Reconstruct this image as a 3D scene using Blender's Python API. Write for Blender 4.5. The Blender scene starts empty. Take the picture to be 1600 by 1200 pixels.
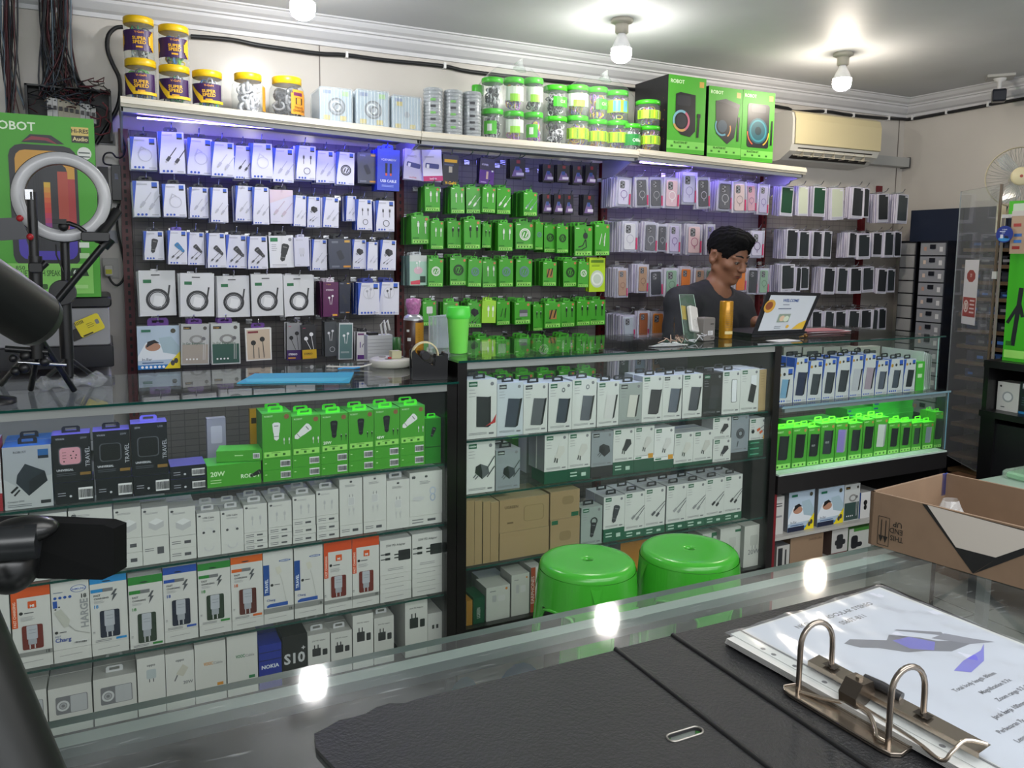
import bpy, math, random
import numpy as np
from mathutils import Vector, Matrix, Euler
from mathutils.geometry import tessellate_polygon
random.seed(7)
SC = bpy.context.scene
COL = SC.collection
# ------------------------------------------------------------------ camera
FPX, PCX, PCY = 1255.0, 781.0, 537.0
YAW, PITCH, ROLL, CZ = 0.45578, 0.107998, 0.0100, 1.46
_c, _s = math.cos(YAW), math.sin(YAW)
FW = Vector((_s*math.cos(PITCH), _c*math.cos(PITCH), -math.sin(PITCH)))
_r = Vector((_c, -_s, 0)); _u = _r.cross(FW)
RT = _r*math.cos(ROLL)+_u*math.sin(ROLL)
UP = -_r*math.sin(ROLL)+_u*math.cos(ROLL)
EYE = Vector((0, 0, CZ))
cd = bpy.data.cameras.new('camera'); cam = bpy.data.objects.new('camera', cd); COL.objects.link(cam)
cd.sensor_fit = 'HORIZONTAL'; cd.sensor_width = 36; cd.lens = FPX*36/1600
cd.shift_x = (800-PCX)/1600; cd.shift_y = (PCY-600)/1600
cd.clip_start = 0.02
m3 = Matrix((RT, UP, -FW)).transposed()
cam.matrix_world = Matrix.Translation(EYE) @ m3.to_4x4()
SC.camera = cam
# ------------------------------------------------------------------ world, big lights, exposure
SC.view_settings.view_transform = 'Standard'; SC.view_settings.look = 'None'
SC.view_settings.gamma = 1; SC.view_settings.use_curve_mapping = False
SC.view_settings.exposure = EXPOSURE = 0.55
wd = bpy.data.worlds.new('daylight'); SC.world = wd; wd.use_nodes = True  # even ambient fill from all sides, added to brighten the room
wd.node_tree.nodes['Background'].inputs[0].default_value = (0.92, 0.96, 1.0, 1)
wd.node_tree.nodes['Background'].inputs[1].default_value = 0.9
def area(name, loc, rot, sx, sy, power, col=(1, 1, 1)):
    l = bpy.data.lights.new(name, 'AREA'); l.shape = 'RECTANGLE'; l.size = sx; l.size_y = sy
    l.energy = power; l.color = col
    o = bpy.data.objects.new(name, l); COL.objects.link(o); o.location = loc; o.rotation_euler = rot
    return o
# added soft fill light over the customer area, behind and above the camera
area('tube_rows_customer_side', (0.9, -1.0, 2.37), (math.radians(22), 0, math.radians(-8)), 4.6, 1.6, 100, (0.96, 0.98, 1.0))
area('ceiling_tubes', (1.6, 0.2, 2.36), (0, 0, 0), 2.6, 0.8, 24, (1.0, 0.99, 0.97))  # second added fill under the ceiling, stands for no particular lamp
def U_(px, py):
    return FW + RT*((px-PCX)/FPX) + UP*((PCY-py)/FPX)
def atY(px, py, Y):
    d = U_(px, py); return EYE + d*(Y/d.y)
def atX(px, py, X):
    d = U_(px, py); return EYE + d*(X/d.x)
def atZ(px, py, Z):
    d = U_(px, py); return EYE + d*((Z-CZ)/d.z)
# ------------------------------------------------------------------ materials
MATS = {}
def lin(c):
    return c/12.92 if c <= 0.04045 else ((c+0.055)/1.055)**2.4
def rgb(h):
    h = h.lstrip('#'); h = h if len(h) == 6 else ''.join(q*2 for q in h); return tuple(lin(int(h[i:i+2], 16)/255) for i in (0, 2, 4))+(1,)
def M(h, rough=0.5, metal=0.0, noise=0.0, scale=40, bump=0.0, coat=0.0, spec=0.5):
    k = (h, rough, metal, noise, scale, bump, coat, spec)
    if k in MATS: return MATS[k]
    m = bpy.data.materials.new('paint_'+h.strip('#')); m.use_nodes = True
    nt = m.node_tree; b = nt.nodes['Principled BSDF']
    b.inputs['Base Color'].default_value = rgb(h); b.inputs['Roughness'].default_value = rough
    b.inputs['Metallic'].default_value = metal; b.inputs['Coat Weight'].default_value = coat
    b.inputs['Specular IOR Level'].default_value = spec
    if noise or bump:
        tc = nt.nodes.new('ShaderNodeTexCoord'); n = nt.nodes.new('ShaderNodeTexNoise')
        n.inputs['Scale'].default_value = scale; n.inputs['Detail'].default_value = 5
        nt.links.new(tc.outputs['Object'], n.inputs['Vector'])
        if noise:
            mx = nt.nodes.new('ShaderNodeMixRGB'); mx.blend_type = 'MULTIPLY'
            mx.inputs[0].default_value = 1; mx.inputs[1].default_value = rgb(h)
            r = nt.nodes.new('ShaderNodeValToRGB'); r.color_ramp.elements[0].position = 0.35; r.color_ramp.elements[1].position = 0.65
            v = 1-noise; r.color_ramp.elements[0].color = (v, v, v, 1)
            nt.links.new(n.outputs['Fac'], r.inputs[0]); nt.links.new(r.outputs[0], mx.inputs[2])
            nt.links.new(mx.outputs[0], b.inputs['Base Color'])
        if bump:
            bp = nt.nodes.new('ShaderNodeBump'); bp.inputs['Strength'].default_value = bump
            bp.inputs['Distance'].default_value = 0.004
            nt.links.new(n.outputs['Fac'], bp.inputs['Height']); nt.links.new(bp.outputs[0], b.inputs['Normal'])
    MATS[k] = m; return m
def emit(h, s):
    k = ('E', h, s)
    if k in MATS: return MATS[k]
    m = bpy.data.materials.new('glow_'+h.strip('#')); m.use_nodes = True
    b = m.node_tree.nodes['Principled BSDF']
    b.inputs['Base Color'].default_value = rgb(h); b.inputs['Emission Color'].default_value = rgb(h)
    b.inputs['Emission Strength'].default_value = s
    MATS[k] = m; return m
def clear(h='#ffffff', alpha=0.1, rough=0.03, ior=1.45, key=''):
    """thin clear sheet: lets light straight through, reflects by Fresnel, plus a little of its own colour"""
    k = ('C', h, alpha, rough, ior, key)
    if k in MATS: return MATS[k]
    m = bpy.data.materials.new('clear_'+h.strip('#')); m.use_nodes = True; nt = m.node_tree
    nt.nodes.remove(nt.nodes['Principled BSDF']); out = nt.nodes['Material Output']
    tr = nt.nodes.new('ShaderNodeBsdfTransparent'); tr.inputs[0].default_value = (0.97, 0.99, 0.98, 1)
    df = nt.nodes.new('ShaderNodeBsdfDiffuse'); df.inputs[0].default_value = rgb(h)
    gl = nt.nodes.new('ShaderNodeBsdfGlossy'); gl.inputs['Roughness'].default_value = rough
    a = nt.nodes.new('ShaderNodeMixShader'); a.inputs[0].default_value = alpha
    nt.links.new(tr.outputs[0], a.inputs[1]); nt.links.new(df.outputs[0], a.inputs[2])
    fr = nt.nodes.new('ShaderNodeFresnel'); g = nt.nodes.new('ShaderNodeNewGeometry'); mr = nt.nodes.new('ShaderNodeMapRange')
    mr.inputs['To Min'].default_value = ior; mr.inputs['To Max'].default_value = 1/ior   # same Fresnel on either side of the thin sheet
    nt.links.new(g.outputs['Backfacing'], mr.inputs['Value']); nt.links.new(mr.outputs[0], fr.inputs[0])
    b = nt.nodes.new('ShaderNodeMixShader')
    nt.links.new(fr.outputs[0], b.inputs[0]); nt.links.new(a.outputs[0], b.inputs[1]); nt.links.new(gl.outputs[0], b.inputs[2])
    nt.links.new(b.outputs[0], out.inputs[0])
    MATS[k] = m; return m
GLASS = lambda: clear('#cfe8dd', 0.012, 0.012, 1.3)
EDGE = lambda: M('#0f3f38', 0.15)
PE = lambda: clear('#eef2f4', 0.16, 0.14, 1.4)
# ------------------------------------------------------------------ mesh builder
def sm(P, n=4):
    P = [Vector(p) for p in P]; out = []
    for i in range(len(P)-1):
        a, b, c, d = P[max(i-1, 0)], P[i], P[i+1], P[min(i+2, len(P)-1)]
        for k in range(n):
            t = k/n; out.append(tuple(.5*((2*b)+(c-a)*t+(2*a-5*b+4*c-d)*t*t+(3*b-a-3*c+d)*t**3)))
    return out+[tuple(P[-1])]
class MB:
    def __init__(s): s.v = []; s.f = []; s.mi = []; s.m = []; s.sm = []; s.X = Matrix.Identity(4)
    def slot(s, m):
        if m not in s.m: s.m.append(m)
        return s.m.index(m)
    def add(s, vs, fs, m, smooth=False):
        o = len(s.v); i = s.slot(m)
        s.v += [tuple(s.X @ Vector(v)) for v in vs]
        for f in fs: s.f.append([o+q for q in f]); s.mi.append(i); s.sm.append(smooth)
        return s
    def box(s, x0, x1, y0, y1, z0, z1, m, front=None, top=None):
        v = [(x0, y0, z0), (x1, y0, z0), (x1, y1, z0), (x0, y1, z0), (x0, y0, z1), (x1, y0, z1), (x1, y1, z1), (x0, y1, z1)]
        F = [(0, 3, 2, 1), (1, 2, 6, 5), (2, 3, 7, 6), (3, 0, 4, 7)]
        if front is None: F.append((0, 1, 5, 4))
        if top is None: F.append((4, 5, 6, 7))
        s.add(v, F, m)
        if front is not None: s.add(v, [(0, 1, 5, 4)], front)
        if top is not None: s.add(v, [(4, 5, 6, 7)], top)
        return s
    def rbox(s, x0, x1, y0, y1, z0, z1, r, m, n=3, axis='y'):
        """box with rounded outline, extruded along axis, slightly chamfered"""
        if axis == 'y': a0, a1, b0, b1, c0, c1 = x0, x1, z0, z1, y0, y1; P = lambda a, b, c: (a, c, b)
        elif axis == 'z': a0, a1, b0, b1, c0, c1 = x0, x1, y0, y1, z0, z1; P = lambda a, b, c: (a, b, c)
        else: a0, a1, b0, b1, c0, c1 = y0, y1, z0, z1, x0, x1; P = lambda a, b, c: (c, a, b)
        ch = min(r*0.35, (c1-c0)*0.25); loops = []
        for c, ins in ((c0, ch), (c0+ch, 0), (c1-ch, 0), (c1, ch)):
            L = []
            for cx, cy, t in ((a1-r, b1-r, 0), (a0+r, b1-r, 90), (a0+r, b0+r, 180), (a1-r, b0+r, 270)):
                for k in range(n+1):
                    an = math.radians(t+90*k/n); L.append(P(cx+(r-ins)*math.cos(an), cy+(r-ins)*math.sin(an), c))
            loops.append(L)
        s.loft(loops, m, cap=True); return s
    def loft(s, loops, m, cap=False, smooth=False, closed=True):
        n = len(loops[0]); vs = [p for L in loops for p in L]; fs = []
        for i in range(len(loops)-1):
            for k in range(n if closed else n-1):
                a = i*n+k; b = i*n+(k+1) % n; fs.append((a, b, b+n, a+n))
        s.add(vs, fs, m, smooth)
        if cap:
            s.add(loops[0], [tuple(range(n))[::-1]], m); s.add(loops[-1], [tuple(range(n))], m)
        return s
    def lathe(s, prof, m, c=(0, 0, 0), n=24, smooth=True, cap=True, ax='z', sx=1, sy=1):
        L = []
        for r, z in prof:
            ring = []
            for k in range(n):
                a = 2*math.pi*k/n; x, y = r*math.cos(a)*sx, r*math.sin(a)*sy
                p = (x, y, z) if ax == 'z' else ((x, z, y) if ax == 'y' else (z, x, y))
                ring.append((c[0]+p[0], c[1]+p[1], c[2]+p[2]))
            L.append(ring)
        return s.loft(L, m, cap=cap, smooth=smooth)
    def tube(s, pts, r, m, n=6, closed=False, rs=None):
        P = [Vector(p) for p in pts]; L = []; up = Vector((0, 0, 1)); N = len(P)
        t0 = (P[1]-P[0]).normalized(); a = t0.orthogonal().normalized()
        for i, p in enumerate(P):
            t = ((P[(i+1) % N] if closed or i < N-1 else p)-(P[i-1] if closed or i > 0 else p))
            t = t.normalized() if t.length > 1e-9 else t0
            a = (a-t*a.dot(t)); a = a.normalized() if a.length > 1e-6 else t.orthogonal().normalized()
            b = t.cross(a); rr = rs[i] if rs else r
            L.append([tuple(p+(a*math.cos(2*math.pi*k/n)+b*math.sin(2*math.pi*k/n))*rr) for k in range(n)])
        if closed: L.append(L[0])
        return s.loft(L, m, cap=not closed, smooth=True)
    def sph(s, c, r, m, nu=16, nv=10, sc=(1, 1, 1)):
        L = []
        for j in range(nv+1):
            t = math.pi*(j/nv); q = max(math.sin(t), 1e-3)
            L.append([(c[0]+r*sc[0]*q*math.cos(2*math.pi*k/nu), c[1]+r*sc[1]*q*math.sin(2*math.pi*k/nu), c[2]-r*sc[2]*math.cos(t)) for k in range(nu)])
        return s.loft(L, m, cap=False, smooth=True)
    def prism(s, poly, y0, y1, m, front=None, axis='y'):
        """outline in (x,z) pushed along y (or (y,z) along x, or (x,y) along z)"""
        P = {'y': lambda a, b, c: (a, c, b), 'x': lambda a, b, c: (c, a, b), 'z': lambda a, b, c: (a, b, c)}[axis]
        n = len(poly); A = [P(a, b, y0) for a, b in poly]; B = [P(a, b, y1) for a, b in poly]
        s.add(A+B, [(k, (k+1) % n, n+(k+1) % n, n+k) for k in range(n)], m)
        T = tris(poly)
        s.add(A, T, front or m); s.add(B, [t[::-1] for t in T], m); return s
    def mesh(s, name):
        me = bpy.data.meshes.new(name); me.from_pydata(s.v, [], s.f)
        for m in s.m: me.materials.append(m)
        me.polygons.foreach_set('material_index', s.mi)
        me.polygons.foreach_set('use_smooth', s.sm); me.update(); return me
    def build(s, name, parent=None, loc=None):
        return link(name, s.mesh(name), parent, loc)
def tris(poly):
    return [tuple(t) for t in tessellate_polygon([[Vector((a, b, 0)) for a, b in poly]])]
def link(name, me, parent=None, loc=None):
    o = bpy.data.objects.new(name, me); COL.objects.link(o)
    if parent is not None: o.parent = parent
    if loc is not None: o.location = loc
    return o
LABELS = {}
def tag(o, label, cat, group=None, kind=None):
    if label: o['label'] = label
    if cat: o['category'] = cat
    if group: o['group'] = group
    if kind: o['kind'] = kind
    if label: LABELS.setdefault(label, []).append(o.name)
    return o
def thing(name, label, cat, loc=(0, 0, 0), group=None, rz=0):
    o = bpy.data.objects.new(name, None); COL.objects.link(o); o.location = loc; o.rotation_euler = (0, 0, rz)
    o.empty_display_size = 0.02
    return tag(o, label, cat, group)
def struct(o): o['kind'] = 'structure'; return o
def dup(o, loc=None, label=None, group=None, scale=None):
    r = o.copy(); COL.objects.link(r)
    if loc is not None: r.location = loc
    if scale is not None: r.scale = scale
    if label: r['label'] = label; LABELS.setdefault(label, []).append(r.name)
    if group: r['group'] = group
    for ch in CH.get(o.name, []):
        c = ch.copy(); COL.objects.link(c); c.parent = r
    return r
CH = {}
# ------------------------------------------------------------------ text as flat polygons
TX = {}
def text2d(t, bold=0.0):
    k = (t, bold)
    if k in TX: return TX[k]
    c = bpy.data.curves.new('t', 'FONT'); c.body = t; c.size = 1; c.resolution_u = 2; c.offset = bold
    c.fill_mode = 'FRONT' if hasattr(c, 'fill_mode') else 'FRONT'
    o = bpy.data.objects.new('t', c); COL.objects.link(o)
    dg = bpy.context.evaluated_depsgraph_get(); me = bpy.data.meshes.new_from_object(o.evaluated_get(dg))
    vs = [(v.co.x, v.co.y) for v in me.vertices]; fs = [tuple(p.vertices) for p in me.polygons]
    bpy.data.objects.remove(o); bpy.data.curves.remove(c); bpy.data.meshes.remove(me)
    x0 = min(v[0] for v in vs); x1 = max(v[0] for v in vs); 
    TX[k] = ([((x-x0), y) for x, y in vs], fs, x1-x0); return TX[k]
# ------------------------------------------------------------------ prints: flat ink on the front of a box
class Art:
    """u 0..1 across, v 0..a up (a = height/width); every shape is a thin inked layer on the face"""
    def __init__(s, mb, x0, z0, w, h, y=0.0, warp=None, step=0.00012):
        s.mb = mb; s.x0 = x0; s.z0 = z0; s.w = w; s.a = h/w; s.y = y; s.k = 0; s.step = step; s.warp = warp; s.kx = .4 if warp else 1
    def P(s, u, v):
        if s.warp: return s.warp(u, v, s.y+s.step*s.k)
        return (s.x0+u*s.w, s.y-s.step*s.k-0.0002, s.z0+v*s.w)
    def poly(s, pts, c, rough=0.4):
        m = c if not isinstance(c, str) else M(c, rough)
        s.k += 1; s.mb.add([s.P(u, v) for u, v in pts], tris(pts) if len(pts) > 4 else [tuple(range(len(pts)))], m); return s
    def rect(s, u0, v0, u1, v1, c, n=1):
        s.k += 1; m = c if not isinstance(c, str) else M(c, 0.4)
        vs = []; 
        for i in range(n+1):
            u = u0+(u1-u0)*i/n; vs += [s.P(u, v0), s.P(u, v1)]
        s.mb.add(vs, [(2*i, 2*i+2, 2*i+3, 2*i+1) for i in range(n)], m); return s
    def ell(s, u, v, ru, rv, c, n=18):
        return s.poly([(u+ru*math.cos(2*math.pi*k/n), v+rv*math.sin(2*math.pi*k/n)) for k in range(n)], c)
    def ring(s, u, v, r, t, c, n=22, a0=0, a1=360, sx=1):
        s.k += 1; vs = []
        for k in range(n+1):
            a = math.radians(a0+(a1-a0)*k/n)
            for q in (r-t/2, r+t/2): vs.append(s.P(u+q*sx*math.cos(a), v+q*math.sin(a)))
        s.mb.add(vs, [(2*i, 2*i+2, 2*i+3, 2*i+1)[::-1] for i in range(n)], c if not isinstance(c, str) else M(c, 0.4)); return s
    def line(s, pts, t, c):
        s.k += 1; vs = []
        for i, (u, v) in enumerate(pts):
            a = pts[max(i-1, 0)]; b = pts[min(i+1, len(pts)-1)]; dx, dy = b[0]-a[0], b[1]-a[1]; L = math.hypot(dx, dy) or 1
            nx, ny = -dy/L*t/2, dx/L*t/2; vs += [s.P(u-nx, v-ny), s.P(u+nx, v+ny)]
        s.mb.add(vs, [(2*i, 2*i+2, 2*i+3, 2*i+1) for i in range(len(pts)-1)], c if not isinstance(c, str) else M(c, 0.4)); return s
    def rr(s, u0, v0, u1, v1, r, c, n=3, rot=0):
        L = []; cu, cv = (u0+u1)/2, (v0+v1)/2; ca, sa = math.cos(rot), math.sin(rot)
        for x, y, t in ((u1-r, v1-r, 0), (u0+r, v1-r, 90), (u0+r, v0+r, 180), (u1-r, v0+r, 270)):
            for k in range(n+1):
                an = math.radians(t+90*k/n); p, q = x+r*math.cos(an)-cu, y+r*math.sin(an)-cv
                L.append((cu+p*ca-q*sa, cv+p*sa+q*ca))
        return s.poly(L, c)
    def text(s, t, u, v, h, c, bold=0.0, rot=0, maxw=None, align='l'):
        vs, fs, w = text2d(t, bold); k = h/0.7; kx = k*s.kx
        if maxw and w*kx > maxw: kx = maxw/w
        off = {'l': 0, 'c': -w*kx/2, 'r': -w*kx}[align]
        ca, sa = math.cos(rot), math.sin(rot); s.k += 1
        s.mb.add([s.P(u+(x*kx+off)*ca-y*k*sa, v+(x*kx+off)*sa+y*k*ca) for x, y in vs], fs, c if not isinstance(c, str) else M(c, 0.4)); return s
    def bars(s, u, v, w, n, c, h=0.018, gap=0.035, seed=0):
        R = random.Random(seed+n)
        for i in range(n): s.rect(u, v-i*gap, u+w*R.uniform(0.55, 1), v-i*gap+h, c)
        return s
    def code(s, u0, v0, u1, v1):
        s.rect(u0, v0, u1, v1, '#e8e8e8'); R = random.Random(3); u = u0+0.01
        while u < u1-0.02:
            w = R.choice((.006, .01, .016)); s.rect(u, v0+(v1-v0)*.15, u+w, v1-(v1-v0)*.15, '#222222'); u += w+R.choice((.008, .012))
        return s
# icons ------------------------------------------------------------
def ic_coil(A, u, v, r, c, tag_=None):
    A.ring(u, v, r, r*.22, c); A.ring(u, v, r*.74, r*.14, c)
    A.line([(u+r*.1, v-r*.5), (u+r*.5, v+r*.35)], r*.22, c); A.line([(u-r*.4, v-r*.4), (u-r*.1, v+r*.4)], r*.22, c)
def ic_two(A, u, v, s, c, c2=None, slant=0.5):
    for i, d in enumerate((0, s*.55)):
        p = [(u+d, v), (u+d+s*slant*.9, v+s*.9)] if i == 0 else [(u+d, v-s*.12), (u+d+s*slant*.9, v+s*.78)]
        A.line(p, s*.06, c); q = p[0]; n = (slant*.9/math.hypot(.9, slant*.9), .9/math.hypot(.9, slant*.9))
        A.line([q, (q[0]+n[0]*s*.34, q[1]+n[1]*s*.34)], s*.2, c); A.line([(q[0]-n[0]*s*.14, q[1]-n[1]*s*.14), q], s*.12, c2 or '#b9b9bd')
def ic_up(A, u, v, s, c, d=.28):
    for q in (0, s*d*1.6):
        A.line([(u+q, v-s*.6), (u+q, v)], s*.07, c); A.line([(u+q, v), (u+q, v+s*.34)], s*.2, c); A.line([(u+q, v+s*.34), (u+q, v+s*.48)], s*.12, '#c9c9c9')
def ic_plug(A, u, v, s, c, c2='#8c8c90', rot=0.0):
    A.rr(u-s*.32, v-s*.25, u+s*.32, v+s*.45, s*.1, c, rot=rot)
    for d in (-.13, .13): A.line([(u+s*d, v-s*.25), (u+s*d, v-s*.5)], s*.06, c2)
def ic_cube(A, u, v, s, c, c2, c3):
    A.poly([(u-s*.5, v-s*.05), (u, v-s*.5), (u+s*.05, v+s*.12), (u-s*.12, v+s*.5), (u-s*.45, v+s*.35)][::1], c2)
    A.poly([(u, v-s*.5), (u+s*.5, v-s*.15), (u+s*.42, v+s*.28), (u-s*.12, v+s*.5), (u-.0, v+s*.0)], c)
    for d in (0, .12): A.line([(u-s*.42+d*s, v-s*.15-d*s), (u-s*.62+d*s, v-s*.35-d*s)], s*.07, c3)
def ic_car(A, u, v, s, c, c2='#777777', tilt=-0.35):
    R_ = lambda x, y: (u+s*(x*math.cos(tilt)-y*math.sin(tilt)), v+s*(x*math.sin(tilt)+y*math.cos(tilt)))
    A.poly([R_(*p) for p in ((-.17, -.1), (.17, -.1), (.22, .42), (.12, .5), (-.12, .5), (-.22, .42))], c)
    A.poly([R_(*p) for p in ((-.13, -.45), (0, -.55), (.13, -.45), (.15, -.1), (-.15, -.1))], c)
    A.line([R_(-.13, -.3), R_(.13, -.3)], s*.04, c2); A.line([R_(-.12, .3), R_(.12, .3)], s*.06, c2)
def ic_ear(A, u, v, s, c, c2='#999999'):
    for d, e in ((-.2, -.1), (.2, .1)):
        A.ell(u+s*d, v+s*(.3+e), s*.13, s*.13, c); A.line([(u+s*d, v+s*(.3+e)), (u+s*d*.7, v-s*.1), (u+s*d*.4, v-s*.6)], s*.05, c)
def ic_pb(A, u, v, s, c, c2='#1c1c20', slant=.08):
    h = s; w = s*.42
    A.poly([(u-w/2-slant*s, v-h/2), (u+w/2-slant*s, v-h/2-.04*s), (u+w/2+slant*s, v+h/2-.04*s), (u-w/2+slant*s*.6, v+h/2)], c)
    A.poly([(u+w/2-slant*s, v-h/2-.04*s), (u+w*.72-slant*s, v-h/2+.02*s), (u+w*.72+slant*s, v+h/2-.02*s), (u+w/2+slant*s, v+h/2-.04*s)], c2)
def ic_phone(A, u, v, s, c, ring=None, lens='#2a2a2e'):
    A.rr(u-s*.26, v-s*.5, u+s*.26, v+s*.5, s*.07, c)
    A.rr(u-s*.22, v+s*.2, u+s*.02, v+s*.46, s*.04, lens)
    if ring: A.ring(u, v-s*.08, s*.15, s*.03, ring)
# ================================================================== ROOM
WALLM = M('#cfcac3', 0.22, noise=0.05, scale=3)
CEILM = M('#c9cbcd', 0.55, noise=0.10, scale=2.2)
CORN = M('#d3d3d6', 0.45, noise=0.04, scale=6)
BLK = M('#0c0c0e', 0.4); BLKS = M('#111114', 0.2); CHR = M('#c9cacc', 0.22, 1.0); WHT = M('#e6e6e6', 0.4)
def tile_mat():
    m = bpy.data.materials.new('floor_tiles'); m.use_nodes = True; nt = m.node_tree; b = nt.nodes['Principled BSDF']
    tc = nt.nodes.new('ShaderNodeTexCoord'); br = nt.nodes.new('ShaderNodeTexBrick')
    br.offset = 0; br.inputs['Scale'].default_value = 1.0; br.inputs['Brick Width'].default_value = .4; br.inputs['Row Height'].default_value = .4
    br.inputs['Mortar Size'].default_value = .004; br.inputs['Color1'].default_value = rgb('#b9b8b4'); br.inputs['Color2'].default_value = rgb('#b2b1ad')
    br.inputs['Mortar'].default_value = rgb('#6b6a66'); nt.links.new(tc.outputs['Object'], br.inputs['Vector'])
    nt.links.new(br.outputs[0], b.inputs['Base Color']); b.inputs['Roughness'].default_value = .25; return m
XR, YB, CEIL = 4.255, 3.3, 2.383
b = MB(); b.box(-1.7, XR, YB, YB+.1, 0, 2.5, WALLM); struct(b.build('wall_back'))
b = MB(); b.box(XR, XR+.1, -2.4, YB+.1, 0, 2.5, WALLM); struct(b.build('wall_right'))
b = MB(); b.box(-1.8, -1.7, -2.4, YB+.1, 0, 2.5, WALLM); struct(b.build('wall_left'))
b = MB(); b.box(-1.8, XR+.1, -2.4, YB+.1, -.1, 0, tile_mat()); struct(b.build('floor'))
b = MB(); b.box(-1.8, XR+.1, -2.4, YB+.1, CEIL, CEIL+.1, CEILM); struct(b.build('ceiling'))
def cornice(name, along_x):
    pr = [(0, 2.290), (.012, 2.290), (.014, 2.305), (.03, 2.312), (.052, 2.333), (.055, 2.343), (.066, 2.345), (.068, 2.352), (.085, 2.360), (.096, 2.372), (.098, 2.376), (.108, 2.378), (.11, CEIL), (0, CEIL)]
    b = MB()
    if along_x: L = [[(x+(-q if x > 0 else 0), YB-q, z) for q, z in pr] for x in (-1.7, XR)]
    else: L = [[(XR-q, y+(-q if y > 0 else 0), z) for q, z in pr] for y in (-2.4, YB)]
    for q in L: pass
    b.loft(L, CORN, cap=True); return struct(b.build(name))
cornice('trim_1', True); cornice('trim_2', False)
# panel seams on the back wall
for i, (px, y0, y1) in enumerate(((499, 84, 122), (1405, 190, 240))):
    p0 = atY(px, y0, 3.3); b = MB(); b.box(p0.x-.002, p0.x+.002, 3.297, 3.3, 1.5 if i else 1.98, 2.29, M('#77706a'))
    struct(b.build('trim_%d' % (i+3)))
# ------------------------------------------------------------------ ceiling bulbs
def bulb(px, py, label, col, st):
    p = atZ(px, py, CEIL); t = thing('ceiling_bulb', label, 'lamp', p)
    b = MB(); b.lathe([(.042, 0), (.044, -.012), (.034, -.016), (.03, -.02)], M('#b9b4a6', .5), n=8); b.lathe([(.026, -.018), (.026, -.05), (.022, -.055)], M('#b3aea0', .5), n=12); b.build('lamp_holder', t)
    b = MB(); b.lathe([(.014, -.053), (.018, -.065), (.028, -.085), (.038, -.108), (.0395, -.112)], M('#e9e9ea', .35), n=24, cap=False); b.build('bulb_collar', t)
    b = MB(); b.lathe([(.0395, -.112), (.04, -.135), (.035, -.152), (.02, -.163), (.001, -.166)], emit(col, st), n=24, cap=False); b.build('bulb_diffuser', t)
    return t
bulb(972, 30, 'white ceiling bulb in a square holder above the green jars', '#fffaf4', 145)
bulb(1318, 83, 'smaller looking ceiling bulb in a cream holder near the air conditioner', '#fff3e2', 135)
bulb(472, -52, 'ceiling bulb cut off by the top of the photo above the cable rack', '#ffffff', 145)
for i, (x, y) in enumerate(((-.3, .9), (2.2, 1.0), (3.4, 1.1))):
    pass
# ------------------------------------------------------------------ black cable clipped below the cornice
b = MB(); pts = []
for px, py in ((298, 57), (360, 62), (400, 70), (440, 76), (500, 84), (540, 86), (600, 94), (690, 103), (735, 112), (840, 124), (983, 139)):
    pts.append(tuple(atY(px, py, 3.285)))
for px, py in ((1212, 166), (1240, 174), (1290, 174), (1330, 180), (1386, 185), (1410, 186)): pts.append(tuple(atY(px, py, 3.285)))
for px, py in ((1425, 186), (1480, 176), (1545, 164), (1600, 154)): pts.append(tuple(atX(px, py, 4.24)))
p = Vector(pts[-1]); pts.append((4.24, .5, p.z))
b.tube(sm(pts), .0085, M('#17181b', .45), n=6); t = b.build('power_cable'); tag(t, 'black power cable clipped along the walls under the ceiling moulding', 'cable')
CL = []
for px, py in ((541, 86), (694, 103), (1288, 174), (1332, 180), (1387, 185)): q = atY(px, py, 3.285); b = MB(); b.box(q.x-.005, q.x+.005, 3.272, 3.3, q.z-.012, q.z+.012, WHT); b.build('cable_clip', t)
for px, py in ((1427, 184), (1480, 175), (1545, 163)): q = atX(px, py, 4.24); b = MB(); b.box(4.228, 4.255, q.y-.005, q.y+.005, q.z-.012, q.z+.012, WHT); b.build('cable_clip', t)
# ------------------------------------------------------------------ air conditioner
t = thing('air_conditioner', 'cream wall-mounted air conditioner with open louvre to the right of the top shelf', 'air conditioner', (3.5, 3.3, 2.1))
AC = M('#d6c9a0', .35); ACW = M('#cfcdc6', .35)
x0, x1 = 3.165-3.5, 3.81-3.5
prof = [(0, .12), (-.17, .115), (-.2, .105), (-.212, .08), (-.212, -.045), (-.2, -.06)]
b = MB(); pr = [(0, .12), (-.16, .118), (-.19, .105), (-.2, .07), (-.2, -.05), (-.185, -.085), (-.12, -.125), (0, -.135)]
b.loft([[(x0+.0, y, z) for y, z in pr], [(x1, y, z) for y, z in pr]], ACW, cap=True); b.build('housing', t)
b = MB(); b.loft([[(x0+.012, y, z) for y, z in ((-.17, .119), (-.197, .105), (-.209, .07), (-.209, -.05), (-.2, -.054))], [(x1-.004, y, z) for y, z in ((-.17, .119), (-.197, .105), (-.209, .07), (-.209, -.05), (-.2, -.054))]], AC, closed=False); b.build('front_panel', t)
b = MB(); b.add([(x0+.05, -.196, -.068), (x1-.05, -.196, -.068), (x1-.04, -.14, -.118), (x0+.04, -.14, -.118)], [(0, 1, 2, 3)], M('#2c2925', .6)); b.build('air_outlet', t)
b = MB()
for k in (0, 1): b.box(x0+.045, x1-.045, -.197+.02*k, -.185+.02*k, -.087-.018*k, -.084-.018*k, M('#d9d4c4', .4))
for k in range(7): xx = x0+.09+k*.075; b.box(xx, xx+.003, -.19, -.15, -.11, -.075, M('#b8b1a0', .4))
b.build('louvre', t)
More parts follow.
